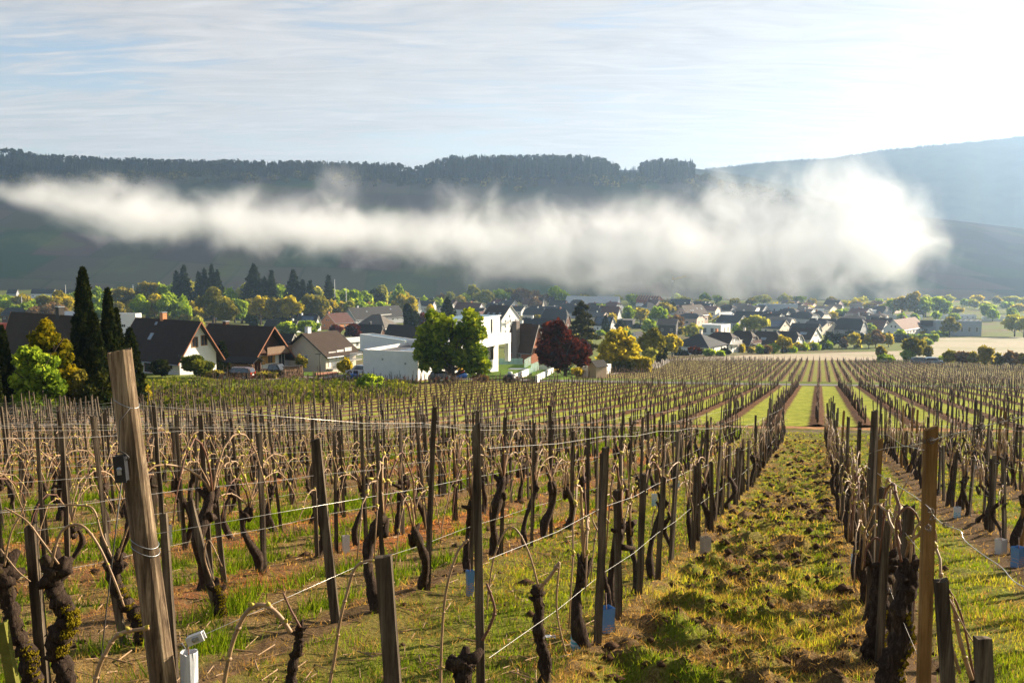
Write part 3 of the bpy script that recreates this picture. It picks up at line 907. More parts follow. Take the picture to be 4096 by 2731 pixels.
allv, alls = [], []
r1 = np.random.default_rng(42)
for k in range(-34, 22):
    s0 = ROW1 + SP1 * k
    t = 2.0 + r1.uniform(0, 0.8)
    j = 0
    while t < T1END - 0.6:
        x, y = st2xy(s0 + r1.uniform(-0.05, 0.05), t)
        u, v = pix((x, y, GZ(x, y) + 0.6)) if y > 0.5 else (-9e9, 0)
        if -1100 < u < 6200 and y > 1.5:
            miss = r1.uniform() < 0.06
            if not miss:
                allv.append([k, t, x, y, j, r1.uniform()])
            dx_ = r1.uniform(0.03, 0.09) * (1 if r1.uniform() < 0.5 else -1)
            alls.append([k, t + dx_, x + DX * dx_ + RX * 0.05, y + DY * dx_ + RY * 0.05, j, r1.uniform()])
            if r1.uniform() < (0.34 if k <= -3 else 0.13):
                q = t + r1.uniform(0.35, 0.7)
                x2, y2 = st2xy(s0 + r1.uniform(-0.06, 0.06), q)
                alls.append([k, q, x2, y2, j, r1.uniform()])
            j += 1
        t += r1.uniform(0.85, 1.15)
# hand-placed things stand in these spots of the first rows (row, from, to along the row)
CLEAR = [(-1, 0, 5.9), (0, 0, 5.2), (-2, 0, 6.3), (-3, 0, 6.6), (-4, 0, 6.0)]
def clear(k, t): return any(k == a and b <= t <= c for a, b, c in CLEAR)
allv = [a for a in allv if not clear(a[0], a[1])]
alls = [a for a in alls if not clear(a[0], a[1])]
def inview(a):
    u, v = pix((a[2], a[3], GZ(a[2], a[3]) + 0.6))
    return -120 < u < 4216
allv.sort(key=lambda a: (not inview(a), a[2] ** 2 + a[3] ** 2))
alls.sort(key=lambda a: (not inview(a), a[2] ** 2 + a[3] ** 2))
NV, NS = 288, 280
near_v, far_v = allv[:NV], allv[NV:]
near_s, far_s = alls[:NS], alls[NS:]
def number(lst):
    c = {}
    out = {}
    for a in sorted(lst, key=lambda a: (a[0], a[1])):
        c[a[0]] = c.get(a[0], 0) + 1
        out[id(a)] = c[a[0]]
    return out
ROWANG = math.atan2(DY, DX)
numv, nums = number(near_v), number(near_s)
for i, a in enumerate(near_v):
    k, t, x, y, j, q = a
    z = float(near_z(x, y))
    rz = ROWANG + (math.pi if q > 0.5 else 0) + (q - 0.5) * 0.3
    scl = 0.9 + 0.35 * ((q * 7) % 1)
    lab = 'gnarled bare vine, %s from front in %s' % (ORD[numv[id(a)] - 1], rowname(k))
    if i < 120:
        vi = VAR[int(q * 97) % len(VAR)]
        e = empty('grape_vine', (x, y, z), rz); e.scale = (scl,) * 3
        link('trunk', vi[0], e)
        for c in vi[1]: link('cane', c, e)
        if vi[2]: tag(link('buds', vi[2], e), kind='stuff')
        tag(e, lab, 'grapevine', 'bare grapevines of the near field')
    else:
        o = link('grape_vine', VONE_ME[int(q * 97) % (4 if i < 220 else 8)])
        o.location = (x, y, z); o.rotation_euler = (0, 0, rz); o.scale = (scl,) * 3
        tag(o, lab, 'grapevine', 'bare grapevines of the near field')
def lean(k, q):
    """most stakes of the left rows have tipped a little to the left"""
    l = (q * 13 % 1 - 0.5) * 0.10
    l2 = (q * 29 % 1 - 0.5) * 0.10
    return l, l2 - (0.045 if k <= -3 else 0.0)
for i, a in enumerate(near_s):
    k, t, x, y, j, q = a
    z = float(near_z(x, y))
    tan = (k >= 0 and q < 0.12 and (k > 0 or t > 9.5))
    short = q > (0.30 if k in (-1, 0, 1) else 0.82)
    me = (STK_T[int(q * 50) % 2] if tan else SHORT[int(q * 50) % 3] if short else STK[int(q * 50) % 6])
    o = link('vineyard_stake', me)
    o.location = (x, y, z)
    l1, l2 = lean(k, q)
    o.rotation_euler = (l1, l2, q * 40 % 1 * 0.8)
    o.scale = (1, 1, 0.88 + 0.24 * (q * 17 % 1))
    kind_ = 'light tan vineyard stake' if tan else 'short grey vineyard stake' if short else 'tall grey vineyard stake'
    tag(o, '%s, %s from front in %s' % (kind_, ORD[nums[id(a)] - 1], rowname(k)), 'stake', 'wooden stakes of the near field')

# the rest of the vines and stakes: past counting, one mesh each
def tile(protos, pts, name, mats, label, cat, pick=None):
    """protos: list of (verts, tri list, material index); pts: rows of x, y, z, rz, scale, zscale, lean x, lean y"""
    Vs, Fs, Ms, base = [], [], [], 0
    pts = np.asarray(pts)
    pick = rng.integers(0, len(protos), len(pts)) if pick is None else pick
    for pi, (pvt, ptri, pmi) in enumerate(protos):
        q = pts[pick == pi]
        if not len(q): continue
        c, s = np.cos(q[:, 3])[:, None], np.sin(q[:, 3])[:, None]
        vx, vy, vz = pvt[:, 0][None] * q[:, 4:5], pvt[:, 1][None] * q[:, 4:5], pvt[:, 2][None] * q[:, 5:6]
        V = np.stack([vx * c - vy * s + q[:, 0:1] + vz * q[:, 6:7], vx * s + vy * c + q[:, 1:2] + vz * q[:, 7:8], vz + q[:, 2:3]], -1)
        n = len(pvt)
        Fs.append((ptri[None] + (np.arange(len(q)) * n)[:, None, None] + base).reshape(-1, 3))
        Ms.append(np.tile(pmi, len(q)))
        Vs.append(V.reshape(-1, 3)); base += n * len(q)
    me = raw_mesh(name, np.concatenate(Vs), np.concatenate(Fs), 3, mats, np.concatenate(Ms))
    o = link(name, me); tag(o, label, cat, kind='stuff')
    return o
def tris(mb):
    v, f = mb.arrays(); t = []; mi = []
    for face, m_ in zip(f, mb.mi):
        for i in range(1, len(face) - 1):
            t.append((face[0], face[i], face[i + 1])); mi.append(m_)
    return v, np.array(t), np.array(mi)
PV = []
for i in range(8):
    tr, cn, bd = vine_parts(500 + i, 0.55 + 0.03 * (i % 4), 0.034, 1)
    m_ = MB(); v, f = tr.arrays(); m_.add(v, f, 0)
    for c in cn:
        v, f = c.arrays(); m_.add(v, f, 1)
    PV.append(tris(m_))
def simple_stake(w, h, mi=0):
    b = MB()
    b.add([(-w, -w, -.1), (w, -w, -.1), (w, w, -.1), (-w, w, -.1), (-w, -w, h), (w, -w, h), (w, w, h), (-w, w, h)],
          [(0, 1, 5, 4), (1, 2, 6, 5), (2, 3, 7, 6), (3, 0, 4, 7), (4, 5, 6, 7)], mi)
    return b
PS = [tris(simple_stake(0.017, 1.45)), tris(simple_stake(0.021, 1.0))]
def rows_pts(lst, sc_=1.0):
    o = []
    for a in lst:
        q = a[5]
        l1, l2 = lean(a[0], q)
        s = (0.85 + 0.4 * (q * 7 % 1)) * sc_
        o.append((a[2], a[3], float(near_z(a[2], a[3])), ROWANG + (math.pi if q > 0.5 else 0), s, s, l2, -l1))
    return np.array(o)
pv_ = rows_pts(far_v); tile(PV, pv_, 'distant_grape_vines', [M_BARK, M_CANE], 'bare brown vines in the back half of the near field', 'grapevine')
ps_ = rows_pts(far_s); ps_[:, 5] *= 1.05
tile(PS, ps_, 'distant_vineyard_stakes', [M_STAKE], 'grey wooden stakes in the back half of the near field', 'stake', (rng.uniform(0, 1, len(ps_)) < 0.25).astype(int))

# the fields beyond the track and beyond the road
MV2 = []
for i in range(6):
    r = np.random.default_rng(700 + i)
    b = MB(); hh = 0.6 + 0.06 * i
    b.tube([(0, 0, -.05), (r.uniform(-.06, .06), r.uniform(-.05, .05), hh * .5), (r.uniform(-.05, .05), 0, hh)], [0.045, 0.034, 0.042], 4)
    for sg in (1, -1):
        b.tube([(0, 0, hh - .05), (sg * .14, 0, hh + r.uniform(.10, .2)), (sg * .3, 0, hh + r.uniform(-.12, .06))], [0.008, 0.007, 0.006], 3, 1, cap=False)
    MV2.append(tris(b))
MV3 = []
for i in range(4):
    r = np.random.default_rng(800 + i)
    b = MB(); hh = 0.62 + 0.05 * i
    b.tube([(0, 0, -.05), (r.uniform(-.08, .08), 0, hh * .55), (r.uniform(-.1, .1), 0, hh)], [0.055, 0.04, 0.05], 3, cap=False)
    b.tube([(-.25, 0, hh + r.uniform(-.15, .1)), (0, 0, hh + .12), (.25, 0, hh + r.uniform(-.15, .1))], [0.012, 0.012, 0.012], 3, 1, cap=False)
    MV3.append(tris(b))
def field(smin, smax, t0, t1, s0, sp, dt, skip=0.05):
    pts, stk = [], []
    k0, k1 = int((min(smin) - s0) / sp) - 1, int((max(smax) - s0) / sp) + 1
    for k in range(k0, k1):
        s = s0 + sp * k
        t = np.arange(t0 + rng.uniform(0, .5), t1, dt)
        t = t + rng.uniform(-.12, .12, len(t))
        kk = (t - t0) / (t1 - t0)
        ok = (s > smin[0] + (smin[1] - smin[0]) * kk) & (s < smax[0] + (smax[1] - smax[0]) * kk)
        t = t[ok]
        if not len(t): continue
        ss = s + rng.uniform(-.05, .05, len(t))
        x, y = st2xy(ss, t)
        vis = (np.abs(x / y) < 0.74)
        x, y, t = x[vis], y[vis], t[vis]
        z = gz(x, y) + 0.06
        n = len(x)
        keep = rng.uniform(0, 1, n) > skip
        sc_ = rng.uniform(0.8, 1.25, n)
        pts.append(np.stack([x, y, z, ROWANG + rng.uniform(-.2, .2, n), sc_, sc_, rng.uniform(-.04, .04, n), rng.uniform(-.04, .04, n)], -1)[keep])
        ks = rng.uniform(0, 1, n) < 0.40
        st = np.stack([x + .06, y + .06, z, 0 * x, 0 * x + 1, rng.uniform(0.58, 1.05, n), rng.normal(0, .03, n), rng.normal(0, .03, n)], -1)[ks]
        stk.append(st)
    return np.concatenate(pts), np.concatenate(stk)
p2_, s2_ = field((-46, -78), (30, 82), 49.8, 119.5, F2S0, F2SP, 1.35)
tile(MV2, p2_, 'grape_vines_beyond_track', [M_BARK, M_CANED], 'bare vines of the striped grass field beyond the track', 'grapevine')
tile([tris(simple_stake(0.019, 1.6))], s2_, 'vineyard_stakes_beyond_track', [M_STAKE], 'grey stakes of the striped grass field beyond the track', 'stake')
p3_, s3_ = field((-38, -38), (78, 92), 137.5, 176, 0.1, 1.3, 1.9)
p4_, s4_ = field((-36, -34), (84, 112), 180.5, 244, 0.1, 1.3, 2.2)
tile(MV3, np.concatenate([p3_, p4_]), 'grape_vines_beyond_road', [M_BARK, M_CANED], 'distant bare vines in the fields beyond the road', 'grapevine')
tile([tris(simple_stake(0.020, 1.4))], np.concatenate([s3_, s4_]), 'vineyard_stakes_beyond_road', [M_STAKE], 'distant stakes in the fields beyond the road', 'stake')

p5_, s5_ = field((38, 44), (150, 170), 249, 300, 0.1, 1.6, 2.6)
tile(MV3, np.concatenate([p5_]), 'grape_vines_before_village', [M_BARK, M_CANE], 'faint rows of vines in the pale field before the village', 'grapevine')
tile([tris(simple_stake(0.022, 1.4))], s5_, 'vineyard_stakes_before_village', [M_STAKE], 'faint stakes in the pale field before the village', 'stake')
# trellis wires of the near field: three to a row
HW = [0.46, 0.90, 1.36]
for k in range(-26, 9):
    if k == -2: continue
    s0 = ROW1 + SP1 * k
    t0 = 2.2
    if k == -2: t0 = 5.0
    if k == 0: t0 = 4.6
    if k == -1: t0 = 3.9
    tt = [t for t in np.arange(t0, T1END, 2.3)]
    good = []
    for t in tt:
        x, y = st2xy(s0, t)
        if y > 1.2 and abs(x / y) < 0.75: good.append(t)
    if len(good) < 3: continue
    for hi, hgt in enumerate(HW):
        if k < -16 and hi == 0: continue
        b = MB(); pts = []
        r = np.random.default_rng(k * 7 + hi + 900)
        for q, t in enumerate(good):
            dy_ = r.uniform(-0.012, 0.012); 
            x, y = st2xy(s0 + 0.045, t)
            pts.append((x, y, GZ(x, y) + hgt + dy_ + (0.008 if q % 2 else 0)))
            if q < len(good) - 1:
                x, y = st2xy(s0 + 0.045, t + 1.15)
                pts.append((x, y, GZ(x, y) + hgt + dy_ - 0.012))
        b.tube(pts, np.linspace(0.0010, 0.0020, len(pts)), 4)
        o = b.build('trellis_wire', M_WIRE)
        tag(o, '%s trellis wire of the %s' % (['lowest', 'middle', 'top'][hi], rowname(k)), 'wire', 'trellis wires of the near field')
# ------------------------------------------------------------------ buildings
def tile_roof(name, c, row=0.33, var=0.25, c2=None):
    if name in MATS: return MATS[name]
    m, nt, b = nodes(name); T = NT(nt)
    g = T.new('ShaderNodeTexCoord').outputs['Object']
    sp = T.new('ShaderNodeSeparateXYZ'); T.link(g, sp.inputs[0])
    fr = T.math('FRACT', T.math('DIVIDE', sp.outputs[2], row * 0.62))
    fx_ = T.math('FRACT', T.math('DIVIDE', sp.outputs[0], 0.3))
    n1 = T.noise(0.7, 6, 0.7, g); n2 = T.noise(9, 3, 0.6, g)
    col = T.ramp(n1, [(0.3, tuple(x * (1 - var) for x in c)), (0.55, c), (0.78, c2 or tuple(x * (1 + var * 1.4) for x in c))])
    col = T.mix(T.math('MULTIPLY', T.rng(fr, 0.0, 0.16, 1, 0), 0.55), col, tuple(x * 0.35 for x in c))
    col = T.mix(T.rng(n2, 0.5, 0.75, 0, 0.35), col, tuple(x * 1.7 for x in c))
    T.link(col, b.inputs['Base Color'])
    b.inputs['Roughness'].default_value = 0.75; b.inputs['Specular IOR Level'].default_value = 0.25
    T.bump(T.math('ADD', fr, T.math('MULTIPLY', T.math('PINGPONG', fx_, 0.5), 0.6)), 0.9, 0.05, b)
    MATS[name] = m
    return m
RT = {'rustdark': tile_roof('dark_rust_tiles', (0.075, 0.042, 0.028)), 'brown': tile_roof('brown_tiles', (0.034, 0.022, 0.017)), 'dark': tile_roof('anthracite_tiles', (0.024, 0.023, 0.024)),
      'slate': tile_roof('slate', (0.034, 0.038, 0.045)), 'red': tile_roof('red_brown_tiles', (0.105, 0.045, 0.035)),
      'grey': tile_roof('weathered_grey_tiles', (0.13, 0.115, 0.10)), 'rust': tile_roof('rust_brown_tiles', (0.14, 0.075, 0.055)),
      'pale': plain('pale_sheet_roof', (0.55, 0.56, 0.56), 0.4, 0.12, 0.6), 'blue': plain('blue_standing_seam', (0.10, 0.19, 0.27), 0.35, 0.2, 0.8),
      'choc': tile_roof('chocolate_tiles', (0.046, 0.029, 0.020), 0.42), 'gravel': plain('flat_roof_gravel', (0.24, 0.235, 0.225), 0.95, 0.2, 2)}
WL = {'white': plain('white_render', (0.78, 0.77, 0.74), 0.9, 0.05, 1.2, 0.15, 40), 'cream': plain('cream_render', (0.70, 0.62, 0.50), 0.9, 0.06, 1.2),
      'pink': plain('pinkish_render', (0.58, 0.44, 0.38), 0.9, 0.08, 1.2), 'grey': plain('grey_render', (0.34, 0.36, 0.38), 0.9, 0.08, 1.2),
      'brick': plain('red_brick', (0.34, 0.13, 0.07), 0.9, 0.2, 6, 0.4, 14), 'wood': plain('dark_boarding', (0.095, 0.045, 0.026), 0.85, 0.35, 6, 0.4, 8, stretch=(8, 8, 0.5)),
      'barn': plain('grey_black_boarding', (0.055, 0.052, 0.052), 0.9, 0.3, 5, stretch=(6, 6, 0.5)), 'red': plain('red_fascia', (0.50, 0.07, 0.04), 0.6, 0.1, 2),
      'orange': plain('orange_render', (0.60, 0.26, 0.12), 0.9, 0.1, 1), 'steel': plain('blue_grey_cladding', (0.33, 0.38, 0.43), 0.6, 0.08, 0.8),
      'concrete': plain('concrete', (0.42, 0.40, 0.37), 0.95, 0.15, 1.5, 0.3, 12)}
M_GLASS = plain('window_glass', (0.03, 0.035, 0.042), 0.08, 0.2, 1, spec=0.8)
M_FRAMEW = plain('white_frame', (0.75, 0.75, 0.73), 0.5, 0.05)
M_FRAMEB = plain('ochre_wood_frame', (0.42, 0.22, 0.07), 0.6, 0.15)
M_TRIM = plain('orange_brown_bargeboard', (0.26, 0.10, 0.045), 0.7, 0.2, 4)
M_TRIMW = plain('pale_bargeboard', (0.5, 0.47, 0.42), 0.7, 0.1, 4)
M_SOLAR = plain('solar_panel', (0.04, 0.07, 0.12), 0.2, 0.2, 2, spec=0.8)
M_METAL = plain('galvanised_metal', (0.32, 0.34, 0.36), 0.4, 0.15, 6, metal=0.6)
M_DARK = plain('dark_opening', (0.02, 0.02, 0.022), 0.6, 0.2)

class House:
    pass
def solve(P, d, u):
    """how far from P along d until the picture column u is reached"""
    lo, hi = 0.0, 60.0
    f = lambda k: pix((P.x + d[0] * k, P.y + d[1] * k, P.z))[0] - u
    s = 1 if f(hi) > f(lo) else -1
    for _ in range(40):
        m_ = (lo + hi) / 2
        if f(m_) * s > 0: hi = m_
        else: lo = m_
    return (lo + hi) / 2
def gable_poly(W, hw, zr, hf, x):
    zb = hw + (zr - hw) * hf; yb = W / 2 * (1 - hf)
    if hf >= 0.99: return [(x, -W / 2, -2.5), (x, W / 2, -2.5), (x, W / 2, hw), (x, 0, zr), (x, -W / 2, hw)]
    if hf <= 0.01: return [(x, -W / 2, -2.5), (x, W / 2, -2.5), (x, W / 2, hw), (x, -W / 2, hw)]
    return [(x, -W / 2, -2.5), (x, W / 2, -2.5), (x, W / 2, hw), (x, yb, zb), (x, -yb, zb), (x, -W / 2, hw)]
def make_house(u, v, ul, ur, ve, vr, th, wall, roof, label, cat='house', hf=1.0, ov=0.45, og=0.35, trim=None, chim=None, base_y=None, wins='auto', group=None, name=None, flat=False, maxd=26):
    """u, v: foot of the nearest corner; ul / ur: where the two visible walls end; ve / vr: eave and ridge level at that corner"""
    H = House()
    P = ground(u, v)
    if base_y:
        P = at(u, v, base_y)
    t = R(th); X = (math.cos(t), math.sin(t)); Yd = (-math.sin(t), math.cos(t))
    if th < 0:
        L_ = solve(P, (-X[0], -X[1]), ul); W_ = solve(P, Yd, ur)
        sx = 1
    else:
        L_ = solve(P, X, ur); W_ = solve(P, Yd, ul)
        sx = -1
    L_ = min(max(L_, 4), maxd * 1.6); W_ = min(max(W_, 4), maxd)
    hw = max(at(u, ve, P.y).z - P.z, 2.0)
    gx, gy = P.x + Yd[0] * W_ / 2, P.y + Yd[1] * W_ / 2
    zr = at(0, vr, gy).z - P.z
    zr = max(zr, hw + (0.25 if flat else 0.8))
    C = Vector((P.x - X[0] * L_ / 2 * sx + Yd[0] * W_ / 2, P.y - X[1] * L_ / 2 * sx + Yd[1] * W_ / 2, P.z))
    e = empty(name or 'house', C, t)
    tag(e, label, cat, group)
    wm = WL[wall] if isinstance(wall, str) else wall
    rm = RT[roof] if isinstance(roof, str) else roof
    H.e, H.L, H.W, H.hw, H.zr, H.th, H.X, H.Y, H.C, H.hf = e, L_, W_, hw, zr, t, X, Yd, C, hf
    H.inv = Matrix.Translation(C) @ Matrix.Rotation(t, 4, 'Z'); H.inv = H.inv.inverted()
    if flat:
        b = MB(); b.box((0, 0, (zr - 2.5) / 2), (L_, W_, zr + 2.5)); b.build('wall', wm, e)
        b = MB(); b.box((0, 0, zr + 0.04), (L_ - 0.5, W_ - 0.5, 0.08)); rf = b.build('roof', rm, e)
        b = MB(); w_ = 0.25
        for cx, cy, dx, dy in ((0, W_ / 2 - w_ / 2 + .03, L_ + .06, w_), (0, -W_ / 2 + w_ / 2 - .03, L_ + .06, w_), (L_ / 2 - w_ / 2 + .03, 0, w_, W_ - 2 * w_ + .06), (-L_ / 2 + w_ / 2 - .03, 0, w_, W_ - 2 * w_ + .06)):
            b.box((cx, cy, zr + 0.15), (dx, dy, 0.3))
        b.build('parapet', wm if trim is None else trim, e)
    else:
        b = MB()
        b.prism(gable_poly(W_, hw, zr - 0.12, hf, -L_ / 2), (L_, 0, 0))
        if 0.01 < hf < 0.99 or hf <= 0.01:
            pass
        b.build('wall', wm, e)
        th_ = 0.20
        Lh, Wh = L_ / 2 + og, W_ / 2 + ov
        sl = (zr - hw) / (W_ / 2)
        ze = hw - ov * sl + 0.10; zt = zr + 0.10
        b = MB()
        if hf >= 0.99:
            b.prism([(-Lh, -Wh, ze), (Lh, -Wh, ze), (Lh, 0, zt), (-Lh, 0, zt)], (0, 0, -th_))
            b.prism([(Lh, Wh, ze), (-Lh, Wh, ze), (-Lh, 0.001, zt), (Lh, 0.001, zt)], (0, 0, -th_))
        else:
            yb = Wh * (1 - hf); zb = ze + (zt - ze) * hf; xr = max(Lh - yb * 0.95, 0.3)
            b.prism([(-Lh, -Wh, ze), (Lh, -Wh, ze), (Lh, -yb, zb), (xr, 0, zt), (-xr, 0, zt), (-Lh, -yb, zb)], (0, 0, -th_))
            b.prism([(Lh, Wh, ze), (-Lh, Wh, ze), (-Lh, yb, zb), (-xr, 0.001, zt), (xr, 0.001, zt), (Lh, yb, zb)], (0, 0, -th_))
            b.prism([(Lh + .002, -yb, zb), (Lh + .002, yb, zb), (xr, 0, zt + .002)], (0, 0, -th_))
            b.prism([(-Lh - .002, yb, zb), (-Lh - .002, -yb, zb), (-xr, 0, zt + .002)], (0, 0, -th_))
        rf = b.build('roof', rm, e)
        # verge boards along the gable edges
        if hf > 0.3:
            b = MB()
            yb = Wh * (1 - hf) if hf < .99 else 0; zb = ze + (zt - ze) * (hf if hf < .99 else 1)
            for s_ in (1, -1):
                for q in (1, -1):
                    x0 = s_ * (Lh + 0.03)
                    b.prism([(x0, q * Wh, ze - th_ - .04), (x0, q * Wh, ze + .03), (x0, q * yb, zb + .03), (x0, q * yb, zb - th_ - .04)], (s_ * 0.05, 0, 0))
            b.build('bargeboard', trim or M_TRIMW, e)
        b = MB()
        for q in (1, -1):
            b.tube([(-Lh, q * (Wh + .06), ze - .12), (Lh, q * (Wh + .06), ze - .12)], 0.07, 6)
        b.build('gutter', M_METAL, e)
    H.roof = rf
    if chim is not None:
        uc, col = chim[0], chim[1]
        # a point of the ridge in that picture column
        best = min(np.linspace(-L_ / 2 + .5, L_ / 2 - .5, 60), key=lambda q: abs(pix((C.x + X[0] * q, C.y + X[1] * q, C.z + zr))[0] - uc))
        b = MB(); hh = chim[2] if len(chim) > 2 else 1.0
        b.box((best, 0.15, zr + hh / 2 - 0.5), (0.7, 0.7, hh + 1.0)); 
        cm = b.build('chimney', WL.get(col, WL['white']), rf)
        b = MB(); b.box((best, 0.15, zr + hh + 0.05), (0.82, 0.82, 0.1)); b.build('chimney_cap', M_METAL, rf)
    if wins == 'auto':
        r = np.random.default_rng(int(u + v))
        fx_ = 'x+' if th < 0 else 'x-'
        add = []
        if W_ > 5:
            for q in ((-0.22, 0.22) if W_ > 6.5 else (0.0,)): add.append((fx_, q * W_, hw * 0.50, 1.0, 1.15))
            if zr - hw > 2.2 and hf > 0.4:
                for q in ((-0.9, 0.9) if W_ > 7 else (0,)): add.append((fx_, q, hw + (zr - hw) * 0.28, 0.85, 1.05))
        nn = int(L_ // 3.6)
        for i in range(nn):
            add.append(('y-', (-0.5 + (i + 0.5) / nn) * L_ , hw * 0.50, 1.05 if r.uniform() < .7 else 1.8, 1.2))
        for a in add: window(H, *a)
    return H
def window(H, face, a, z, w, h, frame=None, glass=None, shutters=None, name='window'):
    """a window with a frame proud of the wall and a pane set back in it"""
    fr = frame or M_FRAMEW
    def bx(off, w_, h_, dz=0, da=0, th_=0.06):
        if face[0] == 'x':
            s = 1 if face[1] == '+' else -1
            return (s * (H.L / 2 + off), a + da, z + dz), (th_, w_, h_)
        s = 1 if face[1] == '+' else -1
        return (a + da, s * (H.W / 2 + off), z + dz), (w_, th_, h_)
    b = MB(); f = 0.08
    for c, d in (bx(0.02, w, f, h / 2 - f / 2), bx(0.02, w, f, -h / 2 + f / 2), bx(0.02, f, h - 2 * f, 0, w / 2 - f / 2), bx(0.02, f, h - 2 * f, 0, -w / 2 + f / 2)):
        b.box(c, d)
    if w > 0.9: 
        c, d = bx(0.021, 0.06, h - 2 * f, 0, 0); b.box(c, d)
    fo = b.build(name, fr, H.e)
    b = MB(); c, d = bx(0.0, w - f * 1.5, h - f * 1.5, th_=0.03); b.box(c, d); b.build('pane', glass or M_GLASS, fo)
    if shutters:
        for s_ in (-1, 1):
            b = MB(); c, d = bx(0.05, w * 0.5, h, 0, s_ * w * 0.77, 0.05); b.box(c, d); b.build('shutter', shutters, H.e)
    return fo
def face_at(H, face, u, v):
    """point of a wall of the house seen at a picture position -> (along, height)"""
    a, b = ray(u, v)
    O = H.inv @ Vector((0, 0, 0)); D = (H.inv @ Vector((a, 1, b))) - O
    if face[0] == 'x':
        k = ((H.L / 2 if face[1] == '+' else -H.L / 2) - O.x) / D.x; p = O + D * k; return p.y, p.z
    k = ((H.W / 2 if face[1] == '+' else -H.W / 2) - O.y) / D.y; p = O + D * k; return p.x, p.z
def win_px(H, face, u, v, w, h, **k):
    a, z = face_at(H, face, u, v)
    return window(H, face, a, z, w, h, **k)
def skylight(H, xa, k, w=0.8, h=1.1, side=-1, mat=None, name='skylight'):
    """roof window lying on the slope; k is the height up the slope 0..1"""
    sl = math.atan2(H.zr - H.hw, H.W / 2)
    y0 = side * H.W / 2 * (1 - k); z0 = H.hw + (H.zr - H.hw) * k + 0.10
    cy_, sy_ = math.cos(sl), math.sin(sl)
    def pt(x, q, n): return (x, y0 - side * q * cy_ + side * n * sy_, z0 + q * sy_ + n * cy_)
    b = MB()
    top = [pt(xa - w / 2, -h / 2, .06), pt(xa + w / 2, -h / 2, .06), pt(xa + w / 2, h / 2, .06), pt(xa - w / 2, h / 2, .06)]
    nrm = np.array([0, -side * -sy_ * -1, -cy_]) * 0.1
    b.prism(top, (0, -side * sy_ * 0.1, -cy_ * 0.1))
    o = b.build(name, M_METAL if mat is None else mat, H.roof)
    if mat is None:
        b = MB(); w2, h2 = w - .14, h - .14
        b.poly([pt(xa - w2 / 2, -h2 / 2, .065), pt(xa + w2 / 2, -h2 / 2, .065), pt(xa + w2 / 2, h2 / 2, .065), pt(xa - w2 / 2, h2 / 2, .065)])
        b.mesh; 
        link('skylight_pane', b.mesh('skylight_pane', plain('skylight_glass', (0.20, 0.27, 0.34), 0.05, 0.1, spec=1.0)), H.roof)
    return o
def balcony(H, face, a, z, w, d, rail, slab=None, solid=True, h=1.0):
    s = 1 if face[1] == '+' else -1
    def bx(off, w_, th_, zc, hh):
        if face[0] == 'x': return (s * (H.L / 2 + off), a, zc), (th_, w_, hh)
        return (a, s * (H.W / 2 + off), zc), (w_, th_, hh)
    b = MB(); c, dd = bx(d / 2, w, d, z, 0.18); b.box(c, dd)
    bo = b.build('balcony', slab or WL['concrete'], H.e)
    n = max(4, int(w / (0.22 if solid else 0.16)))
    pr = MB()
    for i in range(n):
        da = (-0.5 + (i + .5) / n) * w; wd = (w / n) * (0.9 if solid else 0.25)
        if face[0] == 'x': c = (s * (H.L / 2 + d), a + da, z + .1 + h / 2); dd = (0.04, wd, h)
        else: c = (a + da, s * (H.W / 2 + d), z + .1 + h / 2); dd = (wd, 0.04, h)
        if i < 40:
            q = MB(); q.box(c, dd); q.build('slat', rail, bo)
    b = MB()
    if face[0] == 'x': b.box((s * (H.L / 2 + d), a, z + .13 + h), (0.09, w, 0.06))
    else: b.box((a, s * (H.W / 2 + d), z + .13 + h), (w, 0.09, 0.06))
    b.build('handrail', rail, bo)
    return bo
def solar(H, x0, x1, k0, k1, side=-1, nx=5, ny=2):
    for i in range(nx):
        for j in range(ny):
            kk = k0 + (k1 - k0) * (j + .5) / ny
            hh = (k1 - k0) / ny * math.hypot(H.zr - H.hw, H.W / 2) * 0.94
            skylight(H, x0 + (x1 - x0) * (i + .5) / nx, kk, (x1 - x0) / nx * 0.94, hh, side, M_SOLAR, 'solar_panel')

# --- the near row of houses on the left
HA = make_house(719, 1496, 490, 866, 1420, 1287, -36, 'white', 'brown', 'white gabled house with orange chimney left of the brown chalet', trim=M_TRIM, chim=(652, 'orange', 1.0), wins=None, ov=0.9, og=0.9)
win_px(HA, 'x+', 779, 1368, 1.1, 1.5, frame=M_FRAMEB); win_px(HA, 'x+', 816, 1361, 1.1, 1.5, frame=M_FRAMEB)
win_px(HA, 'y-', 678, 1452, 1.2, 1.6, frame=plain('brown_frame', (0.10, 0.05, 0.03), 0.7))
win_px(HA, 'y-', 600, 1462, 2.6, 1.9, frame=plain('red_frame', (0.28, 0.06, 0.03), 0.7))
skylight(HA, -HA.L * 0.12, 0.45, 0.8, 1.1); skylight(HA, -HA.L * 0.15, 0.85, 0.5, 0.5)
b = MB(); b.tube([(HA.L / 2 + .08, -HA.W / 2 - .08, -0.2), (HA.L / 2 + .08, -HA.W / 2 - .08, HA.hw)], 0.06, 6); b.build('downpipe', M_METAL, HA.e)
HB = make_house(1000, 1489, 795, 1140, 1428, 1307, -30, 'white', 'choc', 'brown roofed chalet with wooden gable balcony beside the woodshed', trim=M_TRIM, chim=(900, 'wood', 0.5), wins=None, ov=1.0, og=1.5)
b = MB(); g_ = [(HB.L / 2 + .04, -HB.W / 2 + .02, HB.hw + .1), (HB.L / 2 + .04, HB.W / 2 - .02, HB.hw + .1), (HB.L / 2 + .04, 0, HB.zr - .25)]
b.prism(g_, (0.05, 0, 0)); b.build('gable_boarding', WL['wood'], HB.e)
